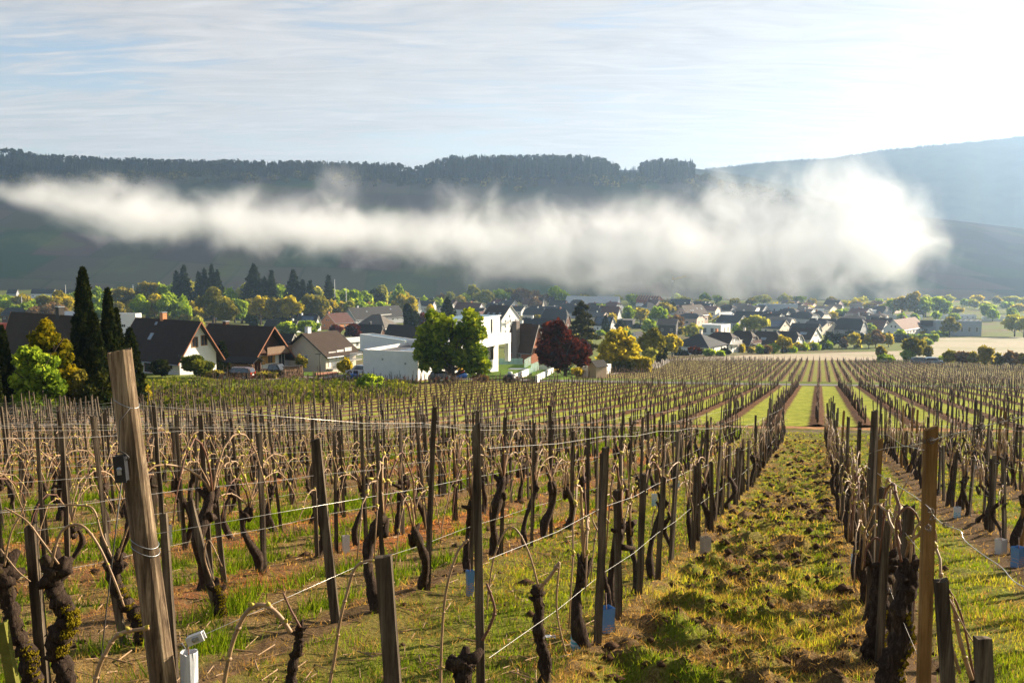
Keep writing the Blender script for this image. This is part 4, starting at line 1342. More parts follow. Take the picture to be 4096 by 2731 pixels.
balcony(HB, 'x+', 1.2, HB.hw + 0.15, HB.W * 0.72, 1.4, plain('grey_brown_slats', (0.22, 0.15, 0.10), 0.85, 0.3, 4, stretch=(9, 9, .6)), plain('balcony_underside', (0.13, 0.06, 0.035), 0.9))
SH = plain('ochre_shutter', (0.52, 0.27, 0.07), 0.6, 0.1)
for uu, vv in ((1020, 1446), (1040, 1443), (1080, 1436)): win_px(HB, 'x+', uu, vv, 1.0, 1.25, frame=M_FRAMEB, shutters=SH)
win_px(HB, 'x+', 1126, 1432, 1.4, 3.2); win_px(HB, 'y-', 938, 1452, 1.2, 1.3, frame=M_FRAMEB, shutters=SH)
win_px(HB, 'x+', 1062, 1375, 0.9, 1.6); win_px(HB, 'x+', 1080, 1372, 0.7, 1.6)
HC = make_house(1304, 1488, 1137, 1424, 1416, 1334, 55, 'cream', 'choc', 'cream house with long tiled roof and street lamp before its wall', trim=plain('dark_verge', (0.06, 0.05, 0.045), 0.8), chim=(1235, 'white', 0.9), wins=None, ov=0.8, og=0.5)
for uu, vv in ((1329, 1436), (1361, 1428), (1393, 1418)): win_px(HC, 'y-', uu, vv, 1.5, 2.3, frame=M_FRAMEW, glass=WL['white'])
win_px(HC, 'x-', 1220, 1440, 1.4, 1.6, glass=WL['grey'])
balcony(HC, 'y-', HC.L * 0.30, 1.5, HC.L * 0.42, 1.3, M_METAL, solid=False)
balcony(HC, 'y-', -HC.L * 0.33, 0.4, HC.L * 0.28, 1.3, M_METAL, solid=False)
HG = make_house(1186, 1482, 1138, 1192, 1416, 1388, -12, 'white', 'dark', 'small white garage with dark roof between chalet and cream house', cat='garage', wins=None, hf=0.0, name='garage')
win_px(HG, 'y-', 1168, 1445, 1.9, 2.0, glass=WL['white'], name='garage_door'); win_px(HG, 'y-', 1147, 1440, 1.0, 2.0, glass=WL['white'])
make_house(1150, 1432, 1098, 1172, 1400, 1336, -30, 'white', 'dark', 'dark roofed house hidden behind the wooden chalet', wins=None)
HD = make_house(285, 1530, 5, 345, 1462, 1269, -36, 'white', 'choc', 'large dark brown roofed house behind the tall cypresses', trim=M_TRIM, wins=None, ov=0.9, og=0.8, chim=(236, 'barn', 1.0))
win_px(HD, 'x+', 318, 1440, 1.2, 1.4); win_px(HD, 'x+', 310, 1485, 1.0, 1.4)
HR = make_house(74, 1362, -60, 90, 1303, 1296, -10, 'red', 'gravel', 'low flat building with red fascia at the left edge', cat='building', flat=True, wins=None, name='flat_building')
b = MB(); a_, z_ = face_at(HR, 'y-', 44, 1313); b.box((a_, -HR.W / 2 - .05, z_), (1.9, 0.06, 1.0)); b.build('sign_board', WL['white'], HR.e)
make_house(545, 1345, 415, 560, 1262, 1256, -14, 'white', 'pale', 'white flat roofed hall seen right of the tall cypress', cat='building', flat=True, name='flat_building', maxd=18)
make_house(345, 1335, 240, 365, 1262, 1246, -14, 'grey', 'pale', 'silver roofed hall showing left of the tall cypress', cat='building', hf=0.1, name='building', maxd=18)
make_house(90, 1292, 8, 98, 1258, 1233, -25, 'wood', 'slate', 'small dark hipped house among trees at far left', hf=0.2)
for uu, vv, a_, b_, e_, r_, w_, lb in ((66, 1196, 28, 68, 1172, 1157, 'grey', 'dark slate box house at the foot of the far slope'), (215, 1198, 125, 222, 1172, 1156, 'white', 'long dark roofed house with white front beyond left trees'), (300, 1196, 228, 304, 1176, 1158, 'white', 'grey roofed farmhouse at slope foot left of the cypress')):
    make_house(uu, vv, a_, b_, e_, r_, -12, w_, 'slate', lb, maxd=24)

# --- modern white house: two long white storeys, flat roofs, terrace lawn
P0 = ground(1672, 1524); thm = R(66); X0 = (math.cos(thm), math.sin(thm)); Y0 = (-math.sin(thm), math.cos(thm))
Lm, Wm = 31.0, 9.4
E = empty('modern_house', P0, thm); E.scale = (0.935, 0.87, 0.86)
tag(E, 'modern white flat roofed house with two storeys behind the big tree', 'house')
WM = WL['white']
def mb_box(name, c, d, mat, par=E):
    b = MB(); b.box(c, d); return b.build(name, mat, par)
h1 = 3.85
mb_box('wall', (6.0, Wm / 2, h1 / 2 - 1.5), (12.0, Wm, h1 + 3), WM)
mb_box('wall', (21.5, Wm / 2 + 1.2, h1 / 2 - 1.5), (19.0, Wm - 2.4, h1 + 3), WL['white'])
mb_box('fascia', (21.55, Wm / 2 - 0.02, h1 + 0.05), (19.1, Wm, 1.75), WM)
mb_box('pier', (30.6, 0.35, 1.35), (0.9, 0.7, 3.2), WM); mb_box('pier', (12.7, 0.35, 1.35), (1.3, 0.7, 3.2), WM)
par = MB()
for c, d in (((6, 0.15, h1 + .25), (12, 0.3, .5)), ((6, Wm - .15, h1 + .25), (12, 0.3, .5)), ((0.15, Wm / 2, h1 + .25), (0.3, Wm - .6, .5))): par.box(c, d)
par.build('parapet', WM, E)
mb_box('roof', (6.1, Wm / 2, h1 + 0.03), (11.6, Wm - .62, 0.06), plain('dark_roof_sheet', (0.09, 0.09, 0.10), 0.7))
for i in range(5):
    for j in range(3):
        b = MB(); x0, y0 = 2.0 + i * 1.75, 1.2 + j * 1.15
        b.prism([(x0, y0, h1 + .10), (x0 + 1.65, y0, h1 + .10), (x0 + 1.65, y0 + 1.0, h1 + .34), (x0, y0 + 1.0, h1 + .34)], (0, 0, .04)); b.build('solar_panel', M_SOLAR, E)
up = mb_box('upper_storey', (23.2, 4.2, h1 + 0.93 + 1.55), (12.4, 5.8, 3.1), WM)
mb_box('upper_roof', (23.2, 4.2, h1 + 4.06), (12.8, 6.2, 0.12), WM)
mb_box('roof_sheet', (23.2, 4.2, h1 + 4.15), (12.0, 5.4, 0.06), RT['blue'])
for xa, wd, hh in ((18.4, 0.45, 2.5), (21.6, 0.5, 2.5), (26.2, 0.5, 2.5)):
    fr = mb_box('window', (xa, 1.28, h1 + 2.4), (wd + .16, 0.05, hh), plain('anthracite_frame', (0.06, 0.06, 0.065), 0.5)); mb_box('pane', (xa, 1.25, h1 + 2.4), (wd, 0.04, hh - .14), M_GLASS, fr)
for xa, wd in ((15.3, 3.2), (19.4, 3.2), (23.4, 3.0), (27.4, 3.4)):
    fr = mb_box('glass_door', (xa, 2.38, 1.4), (wd, 0.06, 2.6), plain('anthracite_frame', (0.06, 0.06, 0.065), 0.5)); mb_box('pane', (xa, 2.34, 1.4), (wd - .25, 0.04, 2.4), M_GLASS if xa > 16 else WL['grey'], fr)
for q in range(2):
    mb_box('handrail', (20.8, 0.25, h1 + 1.35 + q * 0.28), (17.0, 0.04, 0.04), M_METAL)
win = mb_box('window', (9.0, -0.02, 1.3), (2.6, 0.05, 2.2), M_FRAMEW); mb_box('pane', (9.0, -0.05, 1.3), (2.4, 0.04, 2.0), M_GLASS, win)
for yy, zz in ((2.1, 2.5), (6.0, 3.0), (2.4, 0.4)):
    mb_box('wall_vent', (-0.03, yy, zz), (0.05, 0.28, 0.28), M_METAL)
LAWN = plain('mown_lawn', (0.085, 0.145, 0.018), 1.0, 0.25, 2.0, 0.6, 30, spec=0.05, c2=(0.15, 0.22, 0.03))
def pxpoly(pts, lift=0.1):
    o = []
    for u, v in pts:
        p = ground(u, v); o.append((p.x, p.y, p.z + lift))
    return o
lawn = MB(); q = pxpoly([(1850, 1500), (1900, 1463), (2105, 1464), (2125, 1470), (2045, 1519), (1960, 1522)], 0.0)
zz = max(p[2] for p in q); lawn.prism([(p[0], p[1], p[2] + 0.28) for p in q], (0, 0, -0.6))
tag(lawn.build('terrace_lawn', LAWN), kind='structure')
lawn2 = MB(); q = pxpoly([(2128, 1492), (2210, 1470), (2330, 1468), (2330, 1500), (2240, 1520), (2120, 1524)], 0.0); lawn2.prism([(p[0], p[1], p[2] + 0.15) for p in q], (0, 0, -0.5))
tag(lawn2.build('garden_lawn', LAWN), kind='structure')
def wall_px(p, q, h, th_, name, mat, label, cat, z_off=0.0, posts=0):
    a, b_ = ground(*p), ground(*q)
    d = (b_ - a); ln = math.hypot(d.x, d.y); ang = math.atan2(d.y, d.x)
    e = empty(name, a, ang); tag(e, label, cat)
    n = max(1, posts or 1)
    for i in range(n):
        b = MB(); x0, x1 = ln * i / n + (.02 if posts else 0), ln * (i + 1) / n - (.02 if posts else 0)
        z0, z1 = d.z * x0 / ln + z_off, d.z * x1 / ln + z_off
        b.prism([(x0, 0, z0 - .3), (x1, 0, z1 - .3), (x1, 0, z1 + h), (x0, 0, z0 + h)], (0, th_, 0))
        b.build('glass_panel' if posts else 'wall_section', mat, e)
    return e
gm = bpy.data.materials.new('balustrade_glass'); gm.use_nodes = True; T = NT(gm.node_tree); gm.node_tree.nodes.clear()
g1 = T.new('ShaderNodeBsdfTransparent'); g1.inputs[0].default_value = (0.82, 0.93, 0.90, 1); g2 = T.new('ShaderNodeBsdfPrincipled'); g2.inputs['Base Color'].default_value = (0.55, 0.72, 0.68, 1); g2.inputs['Roughness'].default_value = 0.15
mx = T.new('ShaderNodeMixShader'); mx.inputs[0].default_value = 0.45; T.link(g1.outputs[0], mx.inputs[1]); T.link(g2.outputs[0], mx.inputs[2]); go = T.new('ShaderNodeOutputMaterial'); T.link(mx.outputs[0], go.inputs[0])
wall_px((1976, 1462), (2092, 1463), 1.1, 0.04, 'glass_balustrade', gm, 'clear glass balustrade along the back of the terrace lawn', 'balustrade', 0.3, 6)
wall_px((2098, 1482), (2124, 1462), 1.3, 0.06, 'glass_balustrade', gm, 'bright glass screen at the right end of terrace lawn', 'balustrade', 0.5, 2)
wall_px((2124, 1496), (2155, 1478), 1.2, 0.06, 'glass_balustrade', gm, 'short glass screen on the lower white garden wall', 'balustrade', 0.3, 2)
wall_px((2050, 1524), (2126, 1490), 0.75, 0.25, 'retaining_wall', WL['white'], 'white retaining wall below the terrace lawn', 'wall')
wall_px((2150, 1532), (2216, 1494), 0.95, 0.25, 'retaining_wall', WL['white'], 'white sloping garden wall right of the terrace', 'wall')
wall_px((2156, 1480), (2216, 1484), 0.85, 0.15, 'stone_wall', WL['concrete'], 'grey stone block wall behind the lower garden', 'wall', 0.0, 0)
wall_px((1265, 1505), (1350, 1500), 0.5, 0.3, 'garden_wall', plain('red_sandstone', (0.30, 0.15, 0.10), 0.95, 0.2, 4), 'low red sandstone wall before the cream house', 'wall')

# --- the rest of the village. corner foot u, v, left end, right end, eave, ridge, angle, wall, roof, gable fraction, chimney, label
VILL = [
 (1690, 1400, 1545, 1700, 1351, 1306, -38, 'white', 'dark', 1, None, 'white gabled house with navy roof left of the big tree'),
 (1178, 1328, 1068, 1203, 1313, 1284, -32, 'white', 'dark', 1, (1170, 'white'), 'low house with long dark roof and white gable behind chalet'),
 (1262, 1322, 1196, 1282, 1296, 1263, -30, 'white', 'slate', 1, (1207, 'white'), 'house with solar panels on its roof below purple tree'),
 (1343, 1318, 1281, 1395, 1292, 1254, 48, 'orange', 'red', 1, (1316, 'orange'), 'orange rendered house with red brown roof above cream house'),
 (1423, 1296, 1369, 1600, 1277, 1232, 50, 'grey', 'dark', 1, (1430, 'white'), 'very long dark roofed house with white dormer box'),
 (1535, 1345, 1443, 1600, 1314, 1260, -25, 'white', 'grey', 0.1, None, 'house with weathered grey brown hipped roof'),
 (1520, 1368, 1432, 1545, 1338, 1300, -30, 'wood', 'dark', 0.6, (1480, 'barn'), 'black roofed house before the grey brown hipped roof'),
 (1400, 1392, 1380, 1452, 1378, 1352, 50, 'white', 'pale', 1, None, 'small white annex with pale roof right of cream house'),
 (2125, 1452, 2040, 2150, 1395, 1300, -40, 'brick', 'rustdark', 1, None, 'red brick house with brown roof and balcony by terrace'),
 (2124, 1390, 2052, 2160, 1356, 1296, -35, 'cream', 'dark', 0.45, (2087, 'white'), 'dark hipped roof house with cream half gable behind brick house'),
 (2240, 1368, 2090, 2262, 1332, 1276, -25, 'grey', 'slate', 0.9, (2130, 'white'), 'wide slate roofed house with two white chimneys'),
 (1938, 1315, 1900, 1945, 1280, 1246, 52, 'brick', 'red', 1, None, 'brown gable peeping above the big tree'),
 (1912, 1270, 1830, 1942, 1238, 1212, -35, 'white', 'red', 1, (1885, 'orange'), 'dark red roofed house behind the big tree'),
 (1925, 1300, 1868, 1950, 1262, 1232, -30, 'grey', 'slate', 1, None, 'blue grey roofed house between red roof and apartment block'),
 (1668, 1262, 1640, 1676, 1230, 1194, -50, 'white', 'slate', 1, None, 'narrow white gable above the yellow green trees'),
 (1730, 1252, 1676, 1745, 1222, 1204, -25, 'white', 'slate', 1, None, 'slate roofed cottage right of the narrow white gable'),
 (2120, 1240, 2095, 2128, 1215, 1196, -35, 'cream', 'rust', 1, None, 'small cream gabled house with rusty roof in far trees'),
 (2168, 1250, 2125, 2178, 1222, 1192, -38, 'cream', 'slate', 1, (2140, 'white'), 'tall cream gabled house behind the bare tree'),
 (2218, 1270, 2122, 2232, 1252, 1227, -25, 'grey', 'dark', 1, None, 'dark roofed house with large solar field on its slope'),
 (2262, 1318, 2172, 2282, 1286, 1236, -30, 'wood', 'slate', 0.5, (2240, 'brick'), 'large slate roofed house left of the cedar'),
 (2258, 1240, 2202, 2275, 1222, 1202, -30, 'grey', 'dark', 1, None, 'small dark roofed house beyond the large slate roof'),
 (2310, 1272, 2225, 2330, 1250, 1220, -28, 'grey', 'slate', 0.3, None, 'broad dark hipped house just left of cedar top'),
 (2390, 1272, 2340, 2402, 1250, 1222, -40, 'white', 'slate', 1, None, 'white gabled house right of the cedar top'),
 (2412, 1262, 2362, 2424, 1242, 1214, -38, 'pink', 'dark', 1, None, 'dark roof with brown gable right of cedar'),
 (2470, 1282, 2410, 2488, 1258, 1226, -42, 'white', 'red', 0.7, None, 'white house with red brown roof right of the cedar'),
 (2452, 1238, 2390, 2462, 1228, 1210, -20, 'brick', 'dark', 1, None, 'dark roof before the pale factory halls'),
 (2440, 1330, 2384, 2462, 1300, 1268, -35, 'white', 'slate', 1, None, 'white house whose roof is covered in solar panels'),
 (2552, 1372, 2520, 2562, 1350, 1328, 45, 'white', 'dark', 1, None, 'little white gable peeping out right of yellow green tree'),
 (2703, 1342, 2634, 2712, 1298, 1276, -14, 'barn', 'dark', 0.8, None, 'blackened timber barn before the russet tree'),
 (2752, 1300, 2695, 2812, 1262, 1222, 46, 'pink', 'brown', 0.85, (2771, 'pink'), 'big brown roofed house with pinkish long wall'),
 (2757, 1240, 2683, 2767, 1219, 1197, -22, 'cream', 'slate', 1, None, 'slate roofed house just below the crane'),
 (2840, 1262, 2772, 2868, 1240, 1214, -34, 'cream', 'slate', 1, (2822, 'white'), 'slate roofed workshop with cream end wall'),
 (2590, 1250, 2560, 2622, 1232, 1210, 30, 'steel', 'slate', 0.2, None, 'blue grey hipped house under the building site'),
 (2880, 1288, 2848, 2940, 1274, 1250, 35, 'white', 'pale', 0.2, None, 'low house with bright hipped roof by the white truck'),
 (2833, 1416, 2722, 2905, 1392, 1338, -35, 'white', 'slate', 0.0, (2803, 'cream'), 'white house with full hipped slate roof at the vineyard edge'),
 (2910, 1410, 2838, 2962, 1381, 1331, -38, 'white', 'brown', 0.6, (2865, 'orange'), 'brown roofed house with balconies, second along vineyard edge'),
 (2995, 1402, 2927, 3035, 1379, 1325, -38, 'wood', 'brown', 0.6, (2977, 'cream'), 'third dark half hipped house along the vineyard edge'),
 (3098, 1400, 3012, 3140, 1378, 1328, -36, 'white', 'brown', 0.65, None, 'fourth dark half hipped house, with one wide skylight'),
 (3178, 1394, 3098, 3214, 1371, 1328, -38, 'white', 'dark', 0.65, None, 'fifth dark half hipped house along the vineyard edge'),
 (3240, 1380, 3165, 3285, 1356, 1312, -38, 'white', 'brown', 1, None, 'brown roofed house with blue skylight and bright white gable'),
 (3262, 1352, 3168, 3285, 1326, 1296, -36, 'white', 'dark', 1, None, 'dark roof behind the house with the blue skylight'),
 (3118, 1336, 3064, 3162, 1314, 1281, -36, 'cream', 'slate', 1, None, 'house with teal solar roof and sunlit cream gable'),
 (3058, 1306, 2943, 3078, 1292, 1247, -34, 'white', 'slate', 1, None, 'steep navy roofed house behind the round willow'),
 (3132, 1292, 3057, 3168, 1272, 1246, -38, 'white', 'slate', 1, None, 'blue grey roofed house with small white gable, mid village'),
 (3190, 1302, 3120, 3212, 1290, 1262, -34, 'grey', 'dark', 0.5, None, 'dark hipped roof left of the cream gabled terrace'),
 (3330, 1336, 3240, 3352, 1312, 1276, -34, 'cream', 'dark', 1, None, 'long dark roof ending in a tall narrow cream gable'),
 (3290, 1296, 3205, 3310, 1282, 1262, -30, 'grey', 'slate', 1, None, 'grey blue roof behind the tall narrow cream gable'),
 (3440, 1346, 3345, 3468, 1318, 1276, -38, 'grey', 'dark', 0.7, None, 'large dark steep roofed house in the right of village'),
 (3527, 1340, 3452, 3560, 1318, 1282, -38, 'white', 'rust', 1, None, 'white gabled house with two small windows and rusty roof'),
 (3612, 1346, 3533, 3668, 1318, 1280, 50, 'white', 'rust', 1, (3617, 'brick'), 'white gable with brown roof, last house on the right'),
 (3400, 1300, 3360, 3420, 1290, 1270, -30, 'white', 'slate', 1, None, 'small slate roof behind the large dark steep roof'),
]
VG = {}
for a in VILL:
    a = list(a)
    if a[6] < 0: a[2] -= (a[3] - a[0]) * 0.45
    else: a[3] += (a[0] - a[2]) * 0.35
    VG[a[11]] = make_house(*a[:9], a[11], hf=a[9], chim=a[10], group='houses of the village')
for key, x0, x1, k0, k1, nx in (('house with solar panels on its roof below purple tree', -.3, .35, .2, .85, 5), ('dark roofed house with large solar field on its slope', -.35, .3, .15, .8, 6),
        ('white house whose roof is covered in solar panels', -.42, .42, .1, .9, 6), ('house with teal solar roof and sunlit cream gable', -.4, .4, .12, .9, 6)):
    H = VG[key]; solar(H, H.L * x0, H.L * x1, k0, k1, nx=nx)
for key, lst in (('fourth dark half hipped house, with one wide skylight', ((0.0, .35, 1.8, 1.2),)), ('brown roofed house with blue skylight and bright white gable', ((0.1, .45, 2.6, 1.5),)),
        ('big brown roofed house with pinkish long wall', ((-.2, .45, .8, .9), (-.1, .45, .8, .9), (.15, .6, .8, .9), (.35, .55, .9, 1.0))),
        ('very long dark roofed house with white dormer box', ((-.2, .6, .9, .9), (.3, .7, .9, .9))), ('white house with full hipped slate roof at the vineyard edge', ())):
    for xa, k, w_, h_ in lst: skylight(VG[key], VG[key].L * xa, k, w_, h_)
H = VG['very long dark roofed house with white dormer box']
b = MB(); b.box((H.L * 0.12, -H.W * 0.30, H.hw + 1.0), (H.L * 0.26, 2.4, 2.0)); dm = b.build('dormer', WL['white'], H.e)
b = MB(); b.box((H.L * 0.12, -H.W * 0.30, H.hw + 2.07), (H.L * 0.29, 2.9, 0.14)); b.build('dormer_roof', RT['slate'], dm)
H = VG['red brick house with brown roof and balcony by terrace']
balcony(H, 'x+', 0, 2.9, H.W * 0.6, 1.4, M_DARK, solid=False)
b = MB(); b.box((-H.L * .1, -H.W / 2 - .2, H.hw + 1.2), (1.1, 1.1, 8.5)); b.build('chimney', plain('grey_block_chimney', (0.20, 0.17, 0.15), 0.9, 0.2, 4), H.e)
for key in ('brown roofed house with balconies, second along vineyard edge', 'third dark half hipped house along the vineyard edge'):
    H = VG[key]; balcony(H, 'x+', 0, H.hw + .1, H.W * .8, 1.2, WL['wood'] if 'third' in key else M_FRAMEW, solid='third' in key)
# white apartment block
HH = make_house(2006, 1338, 1925, 2076, 1276, 1222, -36, 'white', 'brown', 'tall white apartment block with balconies behind the modern house', cat='building', name='apartment_block', wins=None, chim=(1985, 'barn', .4), group='houses of the village')
for i, q in enumerate((-.3, -.02, .26)): skylight(HH, HH.L * q, .35, 1.1, 1.4)
for zf in (.16, .5, .84):
    for q in (-.28, .0, .30): window(HH, 'x+', HH.W * q, HH.hw * zf, 1.0, 1.3)
window(HH, 'x+', -.6, HH.hw + 1.0, .9, 1.2)
for zf in (.40, .75): balcony(HH, 'x+', HH.W * .3, HH.hw * zf, 2.6, 1.2, M_METAL, solid=False); 
balcony(HH, 'x+', -HH.W * .25, HH.hw * .7, 2.2, 1.0, M_METAL, solid=False)
# further houses deep in the village
_r = np.random.default_rng(314); taken = [(h.C.x, h.C.y) for h in VG.values()]; FILL = []
for _ in range(900):
    if len(FILL) >= 58: break
    u_ = _r.uniform(1750, 3640); v_ = _r.uniform(1228, 1352)
    if v_ > 1262 + max(0, u_ - 1750) * .06 or (3620 < u_): continue
    p_ = ground(u_, v_)
    if min((p_.x - a_) ** 2 + (p_.y - b_) ** 2 for a_, b_ in taken) < 13 ** 2: continue
    taken.append((p_.x, p_.y)); FILL.append((u_, v_, p_.y))
RC = ['slate', 'dark', 'brown', 'slate', 'red', 'dark', 'rust']; WC = ['white', 'cream', 'white', 'grey', 'pink', 'white']
RN = {'slate': 'slate', 'dark': 'black', 'brown': 'brown', 'red': 'red', 'rust': 'rusty'}
cnt_ = {}
for i, (u_, v_, y_) in enumerate(sorted(FILL)):
    rc, wc = RC[int(u_) % 7], WC[int(v_) % 6]; cnt_[(rc, wc)] = cnt_.get((rc, wc), 0) + 1
    k_ = 4000 / y_; th_ = _r.uniform(-44, -20); L_, W_ = _r.uniform(10, 15), _r.uniform(8, 10)
    hw_ = _r.uniform(3.0, 4.6); hr_ = hw_ + _r.uniform(2.6, 4.4)
    VG['f%d' % i] = make_house(u_, v_, u_ - L_ * math.cos(R(th_)) * k_, u_ + W_ * math.sin(R(-th_)) * k_, v_ - hw_ * k_, v_ - hr_ * k_, th_, wc, rc,
        '%s walled house with %s roof deep in the village, %s such from left' % (wc, RN[rc], ORD[cnt_[(rc, wc)] - 1]), hf=[1, 1, .7, .5][i % 4], group='houses of the village', chim=(u_ - 20, ['white', 'brick'][i % 2], .8))
# flat and industrial buildings
FLAT = [
 (2883, 1340, 2806, 2921, 1308, 1300, -34, 'white', 'pale', 'modern white cube house with dark windows, mid village'),
 (1620, 1412, 1440, 1660, 1378, 1352, 35, 'white', 'blue', 'white walled house with blue metal roof left of big tree'),
 (3190, 1262, 3030, 3207, 1226, 1218, -12, 'steel', 'pale', 'long pale factory hall at the valley floor, centre right'),
 (3296, 1268, 3222, 3310, 1242, 1237, -16, 'white', 'pale', 'flat white depot left of the bright flat roofs'),
 (3445, 1262, 3362, 3460, 1250, 1244, -16, 'white', 'pale', 'bright flat white roof beyond the village'),
 (3505, 1272, 3455, 3527, 1246, 1240, -20, 'steel', 'pale', 'blue white box building right of bright flat roof'),
 (3585, 1290, 3512, 3602, 1270, 1262, -18, 'grey', 'gravel', 'grey flat roofed hall behind the last gables'),
 (3662, 1304, 3638, 3670, 1286, 1281, -20, 'white', 'pale', 'tiny white box shed right of the last gable'),
 (3690, 1276, 3618, 3700, 1268, 1262, -10, 'white', 'pale', 'thin bright flat roof far right of village'),
 (3925, 1344, 3740, 3955, 1296, 1286, -10, 'steel', 'pale', 'large blue grey hall with bright roof at the right'),
 (2530, 1308, 2468, 2540, 1284, 1279, -14, 'barn', 'gravel', 'open flat roofed carport right of the solar house'),
 (3905, 1276, 3770, 3915, 1266, 1261, -6, 'white', 'pale', 'row of bright greenhouse roofs beyond the large hall'),
 (4020, 1284, 3935, 4028, 1272, 1268, -6, 'white', 'pale', 'low white shed at the far right edge of the valley'),
]
for u, v, ul, ur, ve, vr, th, wl_, rf_, lb in FLAT:
    H = make_house(u, v, ul, ur, ve, vr, th, wl_, rf_, lb, cat='building', flat=True, wins=None, name='flat_building', maxd=30)
    if 'cube' in lb:
        for q in (-.33, .05, .3): window(H, 'y-', H.L * q, H.zr * .45, H.L * .16, H.zr * .5, frame=M_METAL)
        for q in (-.1, .25): window(H, 'x+', H.W * q, H.zr * .5, .9, H.zr * .5, frame=M_METAL)
    elif 'factory' in lb or 'large' in lb:
        for i in range(6): window(H, 'y-', H.L * (-.4 + .16 * i), H.zr * .45, H.L * .05, H.zr * .35)
        for i in range(8):
            b = MB(); b.box((H.L * (-.44 + .125 * i), 0, H.zr + .35), (H.L * .05, H.W * .7, .5)); b.build('roof_light', RT['pale'], H.e)
make_house(3760, 1340, 3683, 3790, 1302, 1283, -20, 'steel', 'slate', 'blue grey gabled hall joined to the large hall', cat='building', name='hall')
make_house(2383, 1232, 2262, 2395, 1212, 1186, -30, 'steel', 'pale', 'left pale roofed factory hall beyond the cedar', cat='building', name='hall', wins=None, maxd=30, hf=.9)
make_house(2470, 1240, 2383, 2482, 1212, 1186, -28, 'steel', 'pale', 'right pale roofed factory hall with open end wall', cat='building', name='hall', wins=None, maxd=30, hf=.9)
# house being built, with scaffolding and bare rafters
HS = make_house(2630, 1226, 2545, 2648, 1200, 1184, -25, 'brick', 'rust', 'building under construction with bare orange timbers below the crane', cat='building', name='building_shell', hf=.95)
M_TIMB = plain('fresh_timber', (0.60, 0.32, 0.14), 0.8, 0.2, 4); M_SCAF = plain('red_scaffold', (0.50, 0.13, 0.07), 0.6, 0.2, 4)
for i in range(9):
    b = MB(); xa = -HS.L / 2 + HS.L * i / 8
    b.tube([(xa, -HS.W / 2 - .5, HS.hw + .1), (xa, 0, HS.zr + .5), (xa, HS.W / 2 + .5, HS.hw + .1)], 0.16, 4); b.build('rafter', M_TIMB, HS.e)
for i in range(4):
    b = MB()
    xa = HS.L / 2 + 1.6
    ya = -HS.W / 2 + HS.W * i / 3
    b.tube([(xa, ya, -1), (xa, ya, HS.hw + 1.5)], 0.10, 5); b.build('scaffold_pole', M_SCAF, HS.e)
for z_ in (1.8, 3.6, HS.hw):
    b = MB(); b.box((HS.L / 2 + 1.1, 0, z_), (1.1, HS.W, .12)); b.build('scaffold_deck', M_SCAF, HS.e)
    b = MB(); b.box((0, -HS.W / 2 - 1.1, z_), (HS.L, 1.0, .12)); b.build('scaffold_deck', M_SCAF, HS.e)
# tower crane
pc = ground(2690, 1208); zt = at(2690, 1120, pc.y).z
E = empty('tower_crane', pc); tag(E, 'yellow tower crane standing over the building site', 'crane')
M_CR = plain('crane_yellow', (0.50, 0.33, 0.06), 0.5, 0.15, 3); M_CRG = plain('crane_grey', (0.28, 0.31, 0.31), 0.5, 0.1, 3)
hh = zt - pc.z
b = MB()
for sx in (-1, 1):
    for sy in (-1, 1): b.tube([(sx * .6, sy * .6, 0), (sx * .6, sy * .6, hh)], .14, 4)
for i in range(int(hh / 1.6)):
    z_ = i * 1.6; b.tube([(-.6, -.6, z_), (.6, -.6, z_ + 1.6)], .07, 3); b.tube([(.6, .6, z_), (.6, -.6, z_ + 1.6)], .07, 3); b.tube([(-.6, .6, z_), (-.6, -.6, z_ + 1.6)], .07, 3)
b.build('mast', M_CRG, E)
b = MB(); jl = 13.0; d_ = np.array([0.93, -0.25, 0.27])
for o_ in ((0, .5, 0), (0, -.5, 0), (0, 0, .9)):
    b.tube([np.array(o_) + (0, 0, hh), np.array(o_) + (0, 0, hh) + d_ * jl], .14, 4)
for i in range(9):
    q = np.array([0, 0, hh]) + d_ * jl * i / 9; q2 = np.array([0, 0, hh]) + d_ * jl * (i + .5) / 9
    b.tube([q + (0, .5, 0), q2 + (0, 0, .9), q + (0, -.5, 0)], .08, 3)
b.build('jib', M_CR, E)
b = MB(); b.tube([(0, 0, hh), (-0.4, 0, hh + 3.6)], .2, 4); b.build('tower_head', M_CR, E)
b = MB(); b.tube([(-.4, 0, hh + 3.6), tuple(np.array([0, 0, hh]) + d_ * jl * .9)], .05, 3); b.build('tie_rope', M_CRG, E)
b = MB(); b.box((0, 0, hh - 1.0), (1.5, 1.5, 1.8)); b.build('cab', M_FRAMEW, E)
b = MB(); b.box((0, 0, .6), (3.6, 3.6, 1.4)); b.build('ballast', WL['concrete'], E)
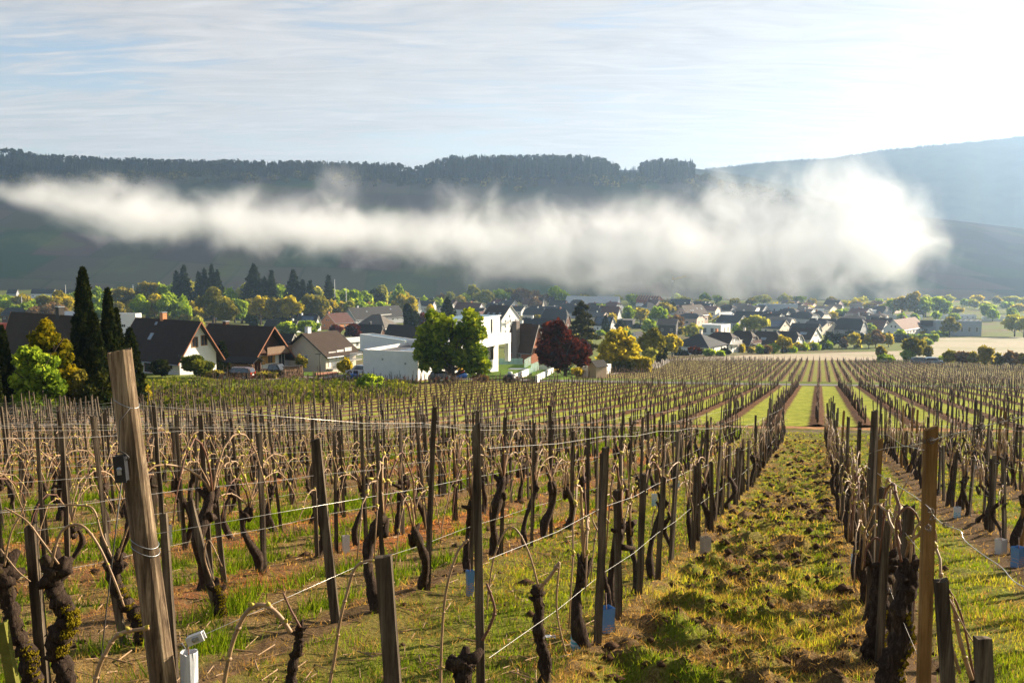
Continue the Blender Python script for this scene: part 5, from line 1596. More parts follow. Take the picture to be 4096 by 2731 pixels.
# ------------------------------------------------------------------ trees, hedges and shrubs
LEAF = {
 'green': leafy('leaves_green', [(0.0, (0.077, 0.138, 0.019)), (0.5, (0.207, 0.321, 0.043)), (1.0, (0.481, 0.584, 0.077))], 0.52),
 'bright': leafy('leaves_bright_green', [(0.0, (0.087, 0.166, 0.012)), (0.5, (0.218, 0.351, 0.023)), (1.0, (0.480, 0.584, 0.048))], 0.52),
 'yellow': leafy('leaves_yellow_green', [(0.0, (0.163, 0.155, 0.021)), (0.5, (0.369, 0.331, 0.037)), (1.0, (0.700, 0.584, 0.064))], 0.52),
 'ochre': leafy('leaves_ochre', [(0.0, (0.080, 0.085, 0.018)), (0.5, (0.18, 0.18, 0.035)), (1.0, (0.36, 0.33, 0.06))], 0.4),
 'olive': leafy('leaves_olive', [(0.0, (0.092, 0.094, 0.028)), (0.5, (0.223, 0.211, 0.054)), (1.0, (0.446, 0.377, 0.098))], 0.52),
 'pale': leafy('leaves_pale_green', [(0.0, (0.148, 0.177, 0.047)), (0.5, (0.323, 0.354, 0.092)), (1.0, (0.595, 0.576, 0.167))], 0.52),
 'russet': leafy('leaves_russet', [(0.0, (0.080, 0.050, 0.030)), (0.5, (0.19, 0.125, 0.070)), (1.0, (0.34, 0.24, 0.13))], 0.35),
 'purple': leafy('leaves_purple', [(0.0, (0.020, 0.007, 0.008)), (0.5, (0.060, 0.015, 0.015)), (1.0, (0.20, 0.042, 0.028))], 0.3),
 'dark': leafy('needles_dark', [(0.0, (0.012, 0.020, 0.010)), (0.5, (0.029, 0.042, 0.021)), (1.0, (0.070, 0.081, 0.034))], 0.15),
 'cypress': leafy('cypress_scales', [(0.0, (0.009, 0.017, 0.007)), (0.5, (0.023, 0.036, 0.010)), (1.0, (0.087, 0.084, 0.016))], 0.12),
 'gold': leafy('golden_scales', [(0.0, (0.035, 0.048, 0.006)), (0.4, (0.12, 0.125, 0.010)), (0.7, (0.27, 0.23, 0.012)), (1.0, (0.60, 0.45, 0.02))], 0.25),
}
LEAF['bramble'] = leafy('bramble_leaves', [(0.0, (0.035, 0.055, 0.010)), (0.5, (0.10, 0.135, 0.020)), (1.0, (0.24, 0.25, 0.045))], 0.4)
LEAF['cedar'] = leafy('cedar_needles', [(0.0, (0.020, 0.026, 0.014)), (0.5, (0.048, 0.055, 0.026)), (1.0, (0.10, 0.10, 0.045))], 0.3)
LEAF['lush'] = leafy('leaves_fresh_green', [(0.0, (0.035, 0.070, 0.006)), (0.5, (0.125, 0.20, 0.014)), (1.0, (0.36, 0.42, 0.035))], 0.42)
LEAF['wood'] = leafy('far_wood_leaves', [(0.0, (0.018, 0.028, 0.010)), (0.5, (0.048, 0.056, 0.018)), (1.0, (0.13, 0.125, 0.04))], 0.3)
M_TRUNK = plain('tree_bark', (0.060, 0.045, 0.036), 0.95, 0.35, 3, 0.6, 12, stretch=(4, 4, 1))
def leaf_mesh(name, P, size, mat, tint, up=0.0, aspect=0.62, r_=None, out=None):
    """one two-triangle leaf clump at each point"""
    r_ = r_ or rng
    n = len(P)
    d1 = r_.normal(0, 1, (n, 3)); d1[:, 2] = d1[:, 2] * (1 - up) + up * 1.6 * np.sign(r_.uniform(-0.15, 1, n))
    d1 /= np.linalg.norm(d1, axis=1)[:, None]
    nn = r_.normal(0, 1, (n, 3)) if out is None else out + r_.normal(0, 0.55, (n, 3))
    d2 = np.cross(d1, nn); d2 /= np.linalg.norm(d2, axis=1)[:, None] + 1e-9
    s = (size * r_.uniform(0.6, 1.35, n))[:, None]
    a = P - d1 * s; c = P + d1 * s; b = P + d2 * s * aspect; d = P - d2 * s * aspect
    V = np.stack([a, b, c, d], 1).reshape(-1, 3)
    me = raw_mesh(name, V, np.arange(4 * n), 4, mat)
    set_tint(me, np.repeat(np.clip(tint, 0, 1), 4))
    return me
def crown_points(r, n, rx, rz, lobes, kind):
    if kind == 'spruce':
        z = r.uniform(0, 1, n) ** 1.35
        lay = np.floor(z * 11) / 11 + r.uniform(0, 1, n) ** 2 * 0.085
        z = np.clip(lay, 0, 1)
        rad = (1 - z) ** 0.9 * (0.55 + 0.45 * r.uniform(0, 1, n) ** 0.4) * (1 + 0.18 * np.sin(z * 70))
        a = r.uniform(0, 6.283, n); rad = rad * (0.82 + 0.22 * np.sin(a * 5 + z * 23))
        P = np.stack([np.cos(a) * rad * rx, np.sin(a) * rad * rx, (z * 2 - 1) * rz - rad * rx * 0.16], -1)
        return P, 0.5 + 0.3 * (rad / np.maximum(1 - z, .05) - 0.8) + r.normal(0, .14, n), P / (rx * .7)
    if kind == 'cypress':
        z = r.uniform(0, 1, n)
        a = r.uniform(0, 6.283, n)
        prof = np.minimum(1, (1 - z) ** 0.62 * 1.15) * np.minimum(1, 0.75 + z * 1.2)
        knob = 1 + 0.16 * np.sin(a * 4 + z * 19) + 0.14 * np.sin(a * 7 - z * 33 + 1.3) + 0.1 * np.sin(z * 60 + a * 2)
        rad = prof * knob * (0.80 + 0.20 * r.uniform(0, 1, n) ** 0.5)
        P = np.stack([np.cos(a) * rad * rx, np.sin(a) * rad * rx, (z * 2 - 1) * rz], -1)
        return P, 0.3 + 0.9 * (knob - 1) + r.normal(0, .2, n), np.stack([np.cos(a), np.sin(a), 0.5 + 0 * a], -1)
    if kind == 'cedar':
        k = 26
        P = []; 
        for i in range(k):
            zz = (i / k) ** 0.9; aa = i * 2.4 + r.uniform(0, .6)
            ln = (1 - zz * 0.88) * r.uniform(0.65, 1.08)
            m = n // k
            q = r.uniform(0.15, 1, m) ** 0.7
            wdt = 0.16 * ln * (1.2 - q * .5)
            px_ = np.cos(aa) * q * ln + r.normal(0, 1, m) * wdt; py_ = np.sin(aa) * q * ln + r.normal(0, 1, m) * wdt
            P.append(np.stack([px_ * rx, py_ * rx, (zz * 2 - 1) * rz + q * ln * rx * 0.16 - q ** 3 * rx * .12 + r.normal(0, .02, m) * rz], -1))
        P = np.concatenate(P)
        return P, r.normal(0.5, .2, len(P)), np.tile([0, 0, 1.0], (len(P), 1))
    L = []
    for i in range(lobes):
        d = r.normal(0, 1, 3); d /= np.linalg.norm(d); d[2] = d[2] * 0.9 + 0.05
        q = r.uniform(0.40, 0.82)
        L.append((d * q, r.uniform(0.20, 0.40)))
    L.append((np.array([0, 0, 0.05]), 0.46))
    L.append((np.array([r.uniform(-.2, .2), 0, 0.62]), 0.34))
    w_ = np.array([l[1] ** 2 for l in L]); w_ /= w_.sum()
    pick = r.choice(len(L), n, p=w_)
    c = np.array([l[0] for l in L])[pick]; rad = np.array([l[1] for l in L])[pick]
    d = r.normal(0, 1, (n, 3)); d /= np.linalg.norm(d, axis=1)[:, None]
    q = (0.62 + 0.44 * r.uniform(0, 1, n) ** 0.6) + 0.10 * np.sin(d[:, 0] * 9 + pick) * np.sin(d[:, 2] * 8)
    P = c + d * (rad * q)[:, None]
    lt = r.normal(0, 0.13, len(L))[pick]
    P = P * np.array([rx, rx, rz])
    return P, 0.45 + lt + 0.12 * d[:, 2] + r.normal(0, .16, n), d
def make_tree(u, vb, vt, wpx, colr, kind, label, cat='tree', group=None, name='tree', base=None, trunk_k=0.22, dens=1.0, leafk=1.0, lobes=13, lean=(0, 0), lpx=None):
    P = base or ground(u, vb)
    dist = P.y
    top = at(u, vt, dist).z
    H = max(top - P.z, 0.4)
    rx = wpx / 4000 * dist / 2 * (2.1 if kind == 'spruce' and wpx < 90 else 1.12 if kind in ('round', 'sparse') else 1.0)
    r = np.random.default_rng(int(u * 7 + vt * 3))
    e = empty(name, P, r.uniform(0, 6.28) if kind not in ('hedge',) else 0.0)
    tag(e, label, cat, group)
    area = (wpx / 4) * ((vb - vt) / 4)
    n = int(np.clip(area * 3.2 * dens, 130, 11000))
    tk = {'round': trunk_k, 'sparse': trunk_k, 'bush': 0.0, 'spruce': 0.06, 'cypress': 0.02, 'cedar': 0.16, 'hedge': 0.0}[kind]
    rz = H * (1 - tk) / 2; cz = H - rz
    size = max(0.0019 * dist, 0.06) * (1.35 if area > 300 else 1.5) * leafk
    if kind == 'hedge':
        p = r.uniform(-1, 1, (n, 3)); ax = r.integers(0, 3, n); sg = np.where(r.uniform(0, 1, n) < .5, -1, 1)
        p[np.arange(n), ax] = sg * r.uniform(.85, 1.05, n)
        Pn = p * np.array([rx, min(rx, 0.9), rz]); t = r.normal(.5, .2, n); o = None
    else:
        Pn, t, o = crown_points(r, n, rx, rz, lobes, 'round' if kind in ('bush', 'sparse', 'round') else kind)
        if kind == 'bush': Pn[:, 2] = np.maximum(Pn[:, 2], -rz * 0.98)
    Pn = Pn + np.array([lean[0], lean[1], cz])
    if lpx:                                    # lobes measured in the photo
        e.rotation_euler = (0, 0, 0)
        C_ = []
        for (lu, lv, lr) in lpx:
            q = at(lu, lv, dist); R_ = lr / 4000 * dist
            for dd in (r.uniform(-.3, .3),):
                C_.append(((q.x - P.x), dd * rx, (q.z - P.z), R_))
        w_ = np.array([c[3] ** 2 for c in C_]); w_ /= w_.sum()
        pk = r.choice(len(C_), n, p=w_); Cc = np.array(C_)
        d = r.normal(0, 1, (n, 3)); d /= np.linalg.norm(d, axis=1)[:, None]
        q = (0.35 + 0.72 * r.uniform(0, 1, n) ** .55) * (1 + .22 * np.sin(d[:, 0] * 8 + pk * 2) * np.sin(d[:, 2] * 7 + pk))
        Pn = Cc[pk, :3] + d * (Cc[pk, 3] * q)[:, None] * np.array([1, 1.5, 1])
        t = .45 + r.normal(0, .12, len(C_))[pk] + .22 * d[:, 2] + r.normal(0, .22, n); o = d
    up = {'cypress': 0.75, 'spruce': 0.0, 'cedar': 0.0}.get(kind, 0.1)
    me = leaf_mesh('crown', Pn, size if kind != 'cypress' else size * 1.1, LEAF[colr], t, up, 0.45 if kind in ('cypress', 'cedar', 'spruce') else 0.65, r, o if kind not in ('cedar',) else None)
    if kind == 'cedar':
        pass
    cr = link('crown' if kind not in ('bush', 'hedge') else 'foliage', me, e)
    # trunk and limbs
    b = MB()
    tr_ = max(0.02 * H, 0.05) * (1.5 if kind == 'round' else 1)
    if kind in ('round', 'sparse'):
        fz = cz - rz * 0.25
        b.tube([(0, 0, -0.4), (lean[0] * .2, lean[1] * .2, H * tk * .8), (lean[0] * .7, lean[1] * .7, fz), (lean[0], lean[1], cz + rz * .55)], [tr_ * 1.35, tr_, tr_ * .7, tr_ * .2], 7, wob=.06, r_=r)
        if lpx:
            for c in C_:
                z0 = max(H * .10, c[2] * .45)
                b.tube([(0, 0, z0 * .8), (c[0] * .45, c[1] * .4, z0 + (c[2] - z0) * .5), (c[0] * .9, c[1], c[2])], [tr_ * .5, tr_ * .28, tr_ * .07], 5)
        nl = 6 if area > 400 or kind == 'sparse' else 3
        if kind == 'sparse': nl = 12
        for i in range(nl):
            a = i * 2.4 + r.uniform(0, .8); z0 = H * tk * .8 + (fz + rz * .4 - H * tk * .8) * (i / nl)
            q = r.uniform(.55, .85)
            ex, ey, ez = math.cos(a) * rx * q, math.sin(a) * rx * q, z0 + rz * r.uniform(.4, .9)
            b.tube([(lean[0] * .6, lean[1] * .6, z0), (ex * .45 + lean[0] * .6, ey * .45 + lean[1] * .6, z0 + (ez - z0) * .55), (ex + lean[0], ey + lean[1], ez)], [tr_ * .5, tr_ * .3, tr_ * .08], 5)
    elif kind == 'cedar':
        b.tube([(0, 0, -.4), (0, 0, H * .5), (0, 0, H * .97)], [tr_ * 1.3, tr_ * .8, tr_ * .15], 7)
        for i in range(26):
            zz = (i / 26) ** .9; aa = i * 2.4; ln = (1 - zz * .88) * .85 * rx; z0 = cz + (zz * 2 - 1) * rz
            b.tube([(0, 0, z0 - .3), (math.cos(aa) * ln * .6, math.sin(aa) * ln * .6, z0 + ln * .1), (math.cos(aa) * ln, math.sin(aa) * ln, z0 + ln * .08)], [tr_ * .35, tr_ * .2, tr_ * .06], 4)
    else:
        b.tube([(0, 0, -.4), (0, 0, H * .5), (0, 0, H * .9)], [tr_ * .9, tr_ * .6, tr_ * .15], 5)
        if kind == 'bush':
            for i in range(4):
                a = i * 1.57 + .4; b.tube([(0, 0, 0), (math.cos(a) * rx * .4, math.sin(a) * rx * .4, H * .4), (math.cos(a) * rx * .7, math.sin(a) * rx * .7, H * .75)], [tr_ * .5, tr_ * .3, tr_ * .1], 4)
    b.build('trunk' if kind not in ('bush', 'hedge') else 'stems', M_TRUNK, e, True)
    return e

ADJ = {'lush': 'fresh green', 'bramble': 'dark green', 'green': 'green', 'bright': 'bright green', 'yellow': 'yellow green', 'ochre': 'ochre', 'olive': 'olive', 'pale': 'pale green', 'russet': 'russet', 'purple': 'purple', 'dark': 'dark', 'cypress': 'dark', 'gold': 'golden'}
KND = {'round': 'leafy tree', 'bush': 'bush', 'spruce': 'conifer', 'cypress': 'column cypress', 'cedar': 'cedar', 'sparse': 'thinly leaved tree', 'hedge': 'clipped hedge'}
def grove(lst, place, group):
    cnt = {}
    for a in sorted(lst, key=lambda a: a[0]):
        key = (a[4], a[5]); cnt[key] = cnt.get(key, 0) + 1
        only = sum(1 for b in lst if (b[4], b[5]) == key) == 1
        lb = '%s %s %s' % (ADJ[a[4]], KND[a[5]], place) if only else '%s %s, %s such from left, %s' % (ADJ[a[4]], KND[a[5]], ORD[cnt[key] - 1], place)
        make_tree(*a[:6], lb, 'bush' if a[5] == 'bush' else 'hedge' if a[5] == 'hedge' else 'tree', group, name={'round': 'leafy_tree', 'bush': 'bush', 'spruce': 'conifer', 'cypress': 'cypress', 'cedar': 'cedar', 'sparse': 'sparse_tree', 'hedge': 'hedge'}[a[5]],
                  dens=0.45 if a[5] == 'sparse' else 1.0)
# garden cluster at the left edge
def big(u, vb, vt, w_, c, k, lb, **kw):
    return make_tree(u, vb, vt, w_, c, k, lb, kw.pop('cat', 'tree'), 'trees and shrubs of the left garden', kw.pop('name', 'tree'), **kw)
big(352, 1672, 1074, 118, 'cypress', 'cypress', 'tallest slender dark cypress at the left, left of the leaning post', name='cypress', dens=1.3)
big(392, 1676, 1260, 90, 'cypress', 'cypress', 'lower bulging cypress stem joined to the tallest cypress', name='cypress', dens=1.3)
big(447, 1664, 1158, 84, 'cypress', 'cypress', 'second tallest pointed cypress, just behind the leaning post', name='cypress', dens=1.3)
big(478, 1660, 1238, 70, 'cypress', 'cypress', 'blunt cypress column between the pointed one and the lowest', name='cypress', dens=1.3)
big(528, 1640, 1318, 100, 'cypress', 'cypress', 'lowest broad cypress right of the leaning post', name='cypress', dens=1.3)
big(22, 1700, 1308, 88, 'cypress', 'cypress', 'dark blunt cypress at the left edge of the photo', name='cypress', dens=1.3)
big(-12, 1720, 1440, 60, 'cypress', 'cypress', 'half cut off dark cypress at the very left edge', name='cypress')
big(205, 1690, 1272, 235, 'gold', 'round', 'golden yellow conifer beside the bright green shrub', name='golden_conifer', dens=.8, lpx=[(188, 1290, 16), (176, 1315, 24), (205, 1318, 22), (165, 1350, 28), (205, 1352, 30), (232, 1345, 16), (150, 1390, 34), (195, 1395, 34), (238, 1390, 26), (140, 1440, 38), (190, 1445, 40), (245, 1440, 34), (268, 1430, 18), (150, 1500, 44), (215, 1500, 44), (270, 1495, 36), (180, 1560, 48), (250, 1560, 46), (300, 1545, 26), (200, 1620, 46), (270, 1615, 44)])
big(150, 1700, 1385, 215, 'green', 'round', 'bright green leafy shrub before the golden conifer', cat='bush', name='leafy_shrub', dens=.7, leafk=1.1, trunk_k=.05, lpx=[(105, 1405, 20), (135, 1420, 24), (90, 1440, 28), (160, 1445, 26), (195, 1450, 22), (110, 1480, 38), (170, 1490, 36), (215, 1500, 26), (85, 1520, 34), (140, 1545, 44), (205, 1555, 38), (240, 1560, 22), (100, 1600, 42), (165, 1615, 44), (220, 1620, 36), (130, 1660, 36), (190, 1665, 34)])
big(325, 1690, 1478, 90, 'olive', 'sparse', 'twiggy olive shrub between golden conifer and tall cypress', cat='bush', name='twiggy_shrub')
big(580, 1632, 1535, 60, 'yellow', 'bush', 'small yellow green shrub right of the lowest cypress', cat='bush', name='small_shrub')
# around the nearest houses
big(405, 1690, 1490, 175, 'cypress', 'bush', 'dark undergrowth at the foot of the tall cypresses', cat='bush', name='dark_shrub')
NEAR_T = [
 (788, 1508, 1420, 146, 'bramble', 'bush', 'big round rhododendron bush before the white gabled house'), (889, 1490, 1371, 62, 'cypress', 'cypress', 'single dark cypress between white house and chalet'),
 (648, 1506, 1440, 88, 'cypress', 'bush', 'dark bush under the porch of the white gabled house'), (862, 1514, 1482, 88, 'olive', 'bush', 'low clipped shrub left of the dark red car'),
 (1203, 1492, 1426, 44, 'olive', 'round', 'small ball shaped tree on the lawn by the cream house'), (1376, 1496, 1437, 62, 'yellow', 'bush', 'yellow green shrub before the cream house balcony'),
 (1478, 1575, 1498, 130, 'green', 'bush', 'bushy bramble clump before the modern white house'), (1020, 1512, 1494, 40, 'olive', 'hedge', 'tiny clipped box hedge right of the dark red car'),
 (1068, 1514, 1494, 74, 'olive', 'hedge', 'low clipped hedge before the dark pickup truck'), (1400, 1494, 1474, 40, 'olive', 'bush', 'dark low shrub beside the white car'),
 (2490, 1490, 1452, 60, 'cypress', 'hedge', 'dark clipped hedge left of the bright hedge'), (2556, 1488, 1434, 78, 'yellow', 'hedge', 'bright yellow green clipped hedge at vineyard edge'),
 (2310, 1508, 1472, 50, 'yellow', 'bush', 'small yellow shrub at the foot of the purple tree'), (2345, 1505, 1465, 50, 'green', 'bush', 'green bush right of the purple tree trunk'),
 (2197, 1468, 1425, 14, 'pale', 'round', 'thin young tree behind the concrete garden wall'), (2040, 1524, 1508, 60, 'russet', 'bush', 'brownish shrub below the terrace lawn'),
 (1925, 1530, 1500, 70, 'russet', 'sparse', 'twiggy shrub right of the big tree trunk'),
]
for a in NEAR_T:
    make_tree(*a[:6], a[6], 'hedge' if a[5] == 'hedge' else 'bush' if a[5] == 'bush' else 'tree', None, name={'round': 'garden_tree', 'bush': 'garden_bush', 'cypress': 'cypress', 'hedge': 'hedge', 'sparse': 'garden_bush'}[a[5]])
# the big bright tree before the modern house: two leaders
make_tree(1812, 1528, 1222, 300, 'lush', 'round', 'big bright green tree in front of the modern white house', 'tree', None, 'big_tree', trunk_k=0.05, dens=0.36, leafk=1.05, lpx=[(1745, 1290, 42), (1730, 1265, 26), (1785, 1300, 34), (1880, 1262, 30), (1893, 1295, 40), (1860, 1320, 34), (1705, 1335, 40), (1760, 1345, 40), (1690, 1380, 34), (1735, 1395, 40), (1915, 1330, 30), (1830, 1360, 30), (1885, 1375, 34), (1680, 1420, 28), (1715, 1440, 40), (1775, 1420, 36), (1850, 1430, 40), (1910, 1415, 40), (1940, 1450, 26), (1750, 1462, 26), (1885, 1465, 30), (1930, 1475, 22), (1695, 1462, 20), (1815, 1400, 30), (1805, 1330, 22), (1790, 1440, 30)])
make_tree(2262, 1512, 1290, 205, 'purple', 'round', 'dark purple maple tree right of the brick house', 'tree', None, 'purple_tree', trunk_k=0.20, dens=0.42, lpx=[(2195, 1310, 26), (2235, 1305, 28), (2205, 1350, 38), (2255, 1345, 34), (2180, 1390, 34), (2230, 1395, 42), (2285, 1380, 30), (2190, 1430, 36), (2245, 1440, 40), (2300, 1420, 34), (2335, 1400, 24), (2330, 1440, 28), (2160, 1410, 16), (2215, 1455, 14)])
make_tree(2322, 1455, 1360, 92, 'purple', 'round', 'redder low crown of purple maple leaning right', 'tree', None, 'purple_tree', trunk_k=0.1, lobes=6)
make_tree(2325, 1440, 1203, 215, 'cedar', 'cedar', 'dark cedar with open layered branches behind the purple maple', 'tree', None, 'cedar', dens=0.5, leafk=.8)
make_tree(2472, 1484, 1316, 168, 'yellow', 'round', 'yellow green tree right of the cedar', 'tree', None, 'garden_tree', trunk_k=0.12, dens=.6, lpx=[(2450, 1340, 22), (2485, 1335, 22), (2440, 1375, 32), (2480, 1370, 34), (2520, 1375, 26), (2410, 1395, 20), (2430, 1420, 32), (2480, 1415, 36), (2530, 1415, 28), (2415, 1445, 24), (2460, 1455, 28), (2510, 1450, 26), (2545, 1395, 14)])
make_tree(2606, 1455, 1312, 112, 'ochre', 'round', 'ochre tree behind the bright clipped hedge', 'tree', None, 'garden_tree', trunk_k=0.15)
make_tree(2598, 1458, 1394, 66, 'pale', 'bush', 'pale willow shrub above the bright clipped hedge', 'bush', None, 'garden_bush')
make_tree(2642, 1455, 1370, 44, 'dark', 'bush', 'dark shrub left of the round yellow tree', 'bush', None, 'garden_bush')
make_tree(2688, 1424, 1338, 80, 'yellow', 'round', 'round lemon yellow tree left of the slate hipped house', 'tree', None, 'garden_tree', trunk_k=0.08)
VILLT = [(2635, 1310, 1228, 66, 'bright', 'round'), (2655, 1280, 1214, 72, 'olive', 'round'), (2708, 1322, 1262, 60, 'russet', 'round'), (2775, 1352, 1296, 66, 'pale', 'round'), (3016, 1350, 1262, 116, 'pale', 'round'),
 (2592, 1342, 1280, 58, 'green', 'round'), (2562, 1296, 1234, 46, 'yellow', 'round'), (2514, 1302, 1228, 44, 'green', 'round'), (2446, 1300, 1258, 58, 'yellow', 'bush'), (2422, 1338, 1270, 26, 'cypress', 'cypress'), (2690, 1262, 1213, 24, 'dark', 'spruce'),
 (2530, 1222, 1196, 22, 'green', 'round'), (2482, 1330, 1282, 34, 'dark', 'round'), (2150, 1300, 1262, 80, 'olive', 'bush'), (2190, 1298, 1252, 50, 'yellow', 'bush'), (2140, 1250, 1190, 50, 'russet', 'sparse'),
 (1790, 1350, 1194, 74, 'dark', 'spruce'), (1640, 1345, 1220, 66, 'dark', 'round'), (1690, 1330, 1256, 44, 'purple', 'round'), (1215, 1285, 1240, 66, 'purple', 'round'), (1010, 1325, 1260, 40, 'dark', 'round'),
 (1155, 1348, 1290, 82, 'green', 'round'), (1238, 1348, 1284, 92, 'green', 'round'), (1345, 1345, 1302, 44, 'purple', 'round'), (1416, 1372, 1298, 70, 'purple', 'round'), (1722, 1290, 1220, 40, 'yellow', 'round'),
 (2870, 1300, 1270, 40, 'yellow', 'bush'), (2915, 1312, 1270, 46, 'olive', 'bush'), (2835, 1278, 1260, 24, 'yellow', 'bush'), (2950, 1330, 1298, 36, 'green', 'bush'), (3330, 1290, 1249, 40, 'yellow', 'round'), (3480, 1342, 1298, 42, 'green', 'round'),
 (3600, 1362, 1320, 34, 'green', 'bush'), (3797, 1348, 1270, 76, 'ochre', 'round'), (3170, 1275, 1238, 20, 'olive', 'round'), (2402, 1262, 1218, 40, 'green', 'round'), (2820, 1222, 1175, 34, 'green', 'round'), (2705, 1200, 1178, 40, 'green', 'bush')]
grove(VILLT, 'among the village houses', 'trees among the village houses')
EDGE = [(2780, 1420, 1388, 52, 'purple', 'bush'), (2835, 1422, 1400, 46, 'green', 'bush'), (2880, 1422, 1404, 40, 'green', 'bush'), (2730, 1420, 1404, 60, 'dark', 'bush'), (2967, 1408, 1380, 36, 'yellow', 'bush'), (3005, 1410, 1390, 34, 'olive', 'bush'), (3038, 1414, 1382, 30, 'green', 'bush'), (3068, 1414, 1386, 32, 'russet', 'bush'),
 (3092, 1412, 1378, 46, 'green', 'bush'), (3132, 1412, 1344, 60, 'yellow', 'round'), (3172, 1408, 1386, 28, 'bright', 'bush'), (3188, 1402, 1370, 34, 'yellow', 'bush'), (3216, 1402, 1376, 36, 'green', 'bush'), (3258, 1400, 1374, 42, 'green', 'bush'), (3288, 1398, 1370, 46, 'dark', 'bush'), (3312, 1396, 1366, 36, 'green', 'bush'),
 (3322, 1390, 1330, 42, 'dark', 'round'), (3356, 1390, 1336, 44, 'dark', 'round'), (3375, 1392, 1352, 34, 'russet', 'bush'), (3415, 1394, 1334, 46, 'yellow', 'round'), (3442, 1390, 1332, 36, 'dark', 'round'), (3475, 1392, 1340, 40, 'yellow', 'round'), (3502, 1392, 1322, 70, 'russet', 'round'), (3553, 1388, 1336, 34, 'yellow', 'round'),
 (3532, 1372, 1336, 40, 'dark', 'bush'), (3600, 1368, 1344, 60, 'dark', 'hedge'), (3690, 1366, 1342, 110, 'green', 'hedge'), (3760, 1345, 1330, 60, 'green', 'hedge'), (2900, 1416, 1396, 40, 'dark', 'bush'), (3140, 1410, 1390, 30, 'dark', 'bush'), (3235, 1400, 1384, 30, 'olive', 'bush')]
grove(EDGE, 'at the vineyard edge', 'shrubs along the vineyard edge')
FIELDT = [(3655, 1448, 1350, 92, 'ochre', 'round'), (3630, 1448, 1398, 60, 'green', 'bush'), (3712, 1446, 1384, 50, 'ochre', 'sparse'), (3523, 1444, 1384, 44, 'olive', 'sparse'), (3552, 1450, 1422, 92, 'green', 'bush'), (3943, 1480, 1384, 62, 'olive', 'sparse'), (4042, 1475, 1406, 58, 'russet', 'sparse'),
 (3800, 1462, 1402, 60, 'ochre', 'sparse'), (3850, 1466, 1408, 60, 'russet', 'sparse'), (3895, 1468, 1410, 50, 'ochre', 'sparse'), (3990, 1474, 1412, 50, 'ochre', 'sparse'), (4090, 1474, 1412, 60, 'ochre', 'sparse'), (3780, 1448, 1425, 80, 'green', 'bush'), (4120, 1476, 1405, 60, 'olive', 'sparse')]
grove(FIELDT, 'in the hedgerow beyond the right field', 'hedgerow trees beyond the right field')
FARR = [(4058, 1345, 1258, 90, 'pale', 'round'), (4095, 1350, 1270, 70, 'pale', 'round'), (3970, 1285, 1238, 34, 'bright', 'round'), (3950, 1275, 1218, 62, 'green', 'round'), (4048, 1280, 1236, 52, 'green', 'round'), (3818, 1282, 1257, 40, 'green', 'round'), (3742, 1276, 1252, 32, 'bright', 'round'), (3659, 1284, 1256, 28, 'bright', 'round'), (3608, 1285, 1258, 30, 'green', 'round'),
 (3570, 1262, 1202, 60, 'green', 'round'), (3606, 1265, 1190, 62, 'olive', 'round'), (3660, 1268, 1170, 64, 'olive', 'round'), (3702, 1268, 1188, 72, 'green', 'round'), (3748, 1266, 1190, 76, 'green', 'round'), (3775, 1264, 1210, 50, 'green', 'round')]
_r = np.random.default_rng(91)
for _i in range(56):
    _u = 2300 + _i * 33 + _r.uniform(-15, 15); _vb = _r.uniform(1212, 1228) if _i % 2 else _r.uniform(1230, 1262)
    if _i % 2 == 0 and _u < 3000: continue
    _h = _r.uniform(16, 34)
    FARR.append((_u, _vb, _vb - _h, _r.uniform(30, 70), ['pale', 'olive', 'green', 'pale', 'yellow'][_i % 5], 'round'))
grove(FARR, 'beyond the village on the right', 'trees beyond the village on the right')
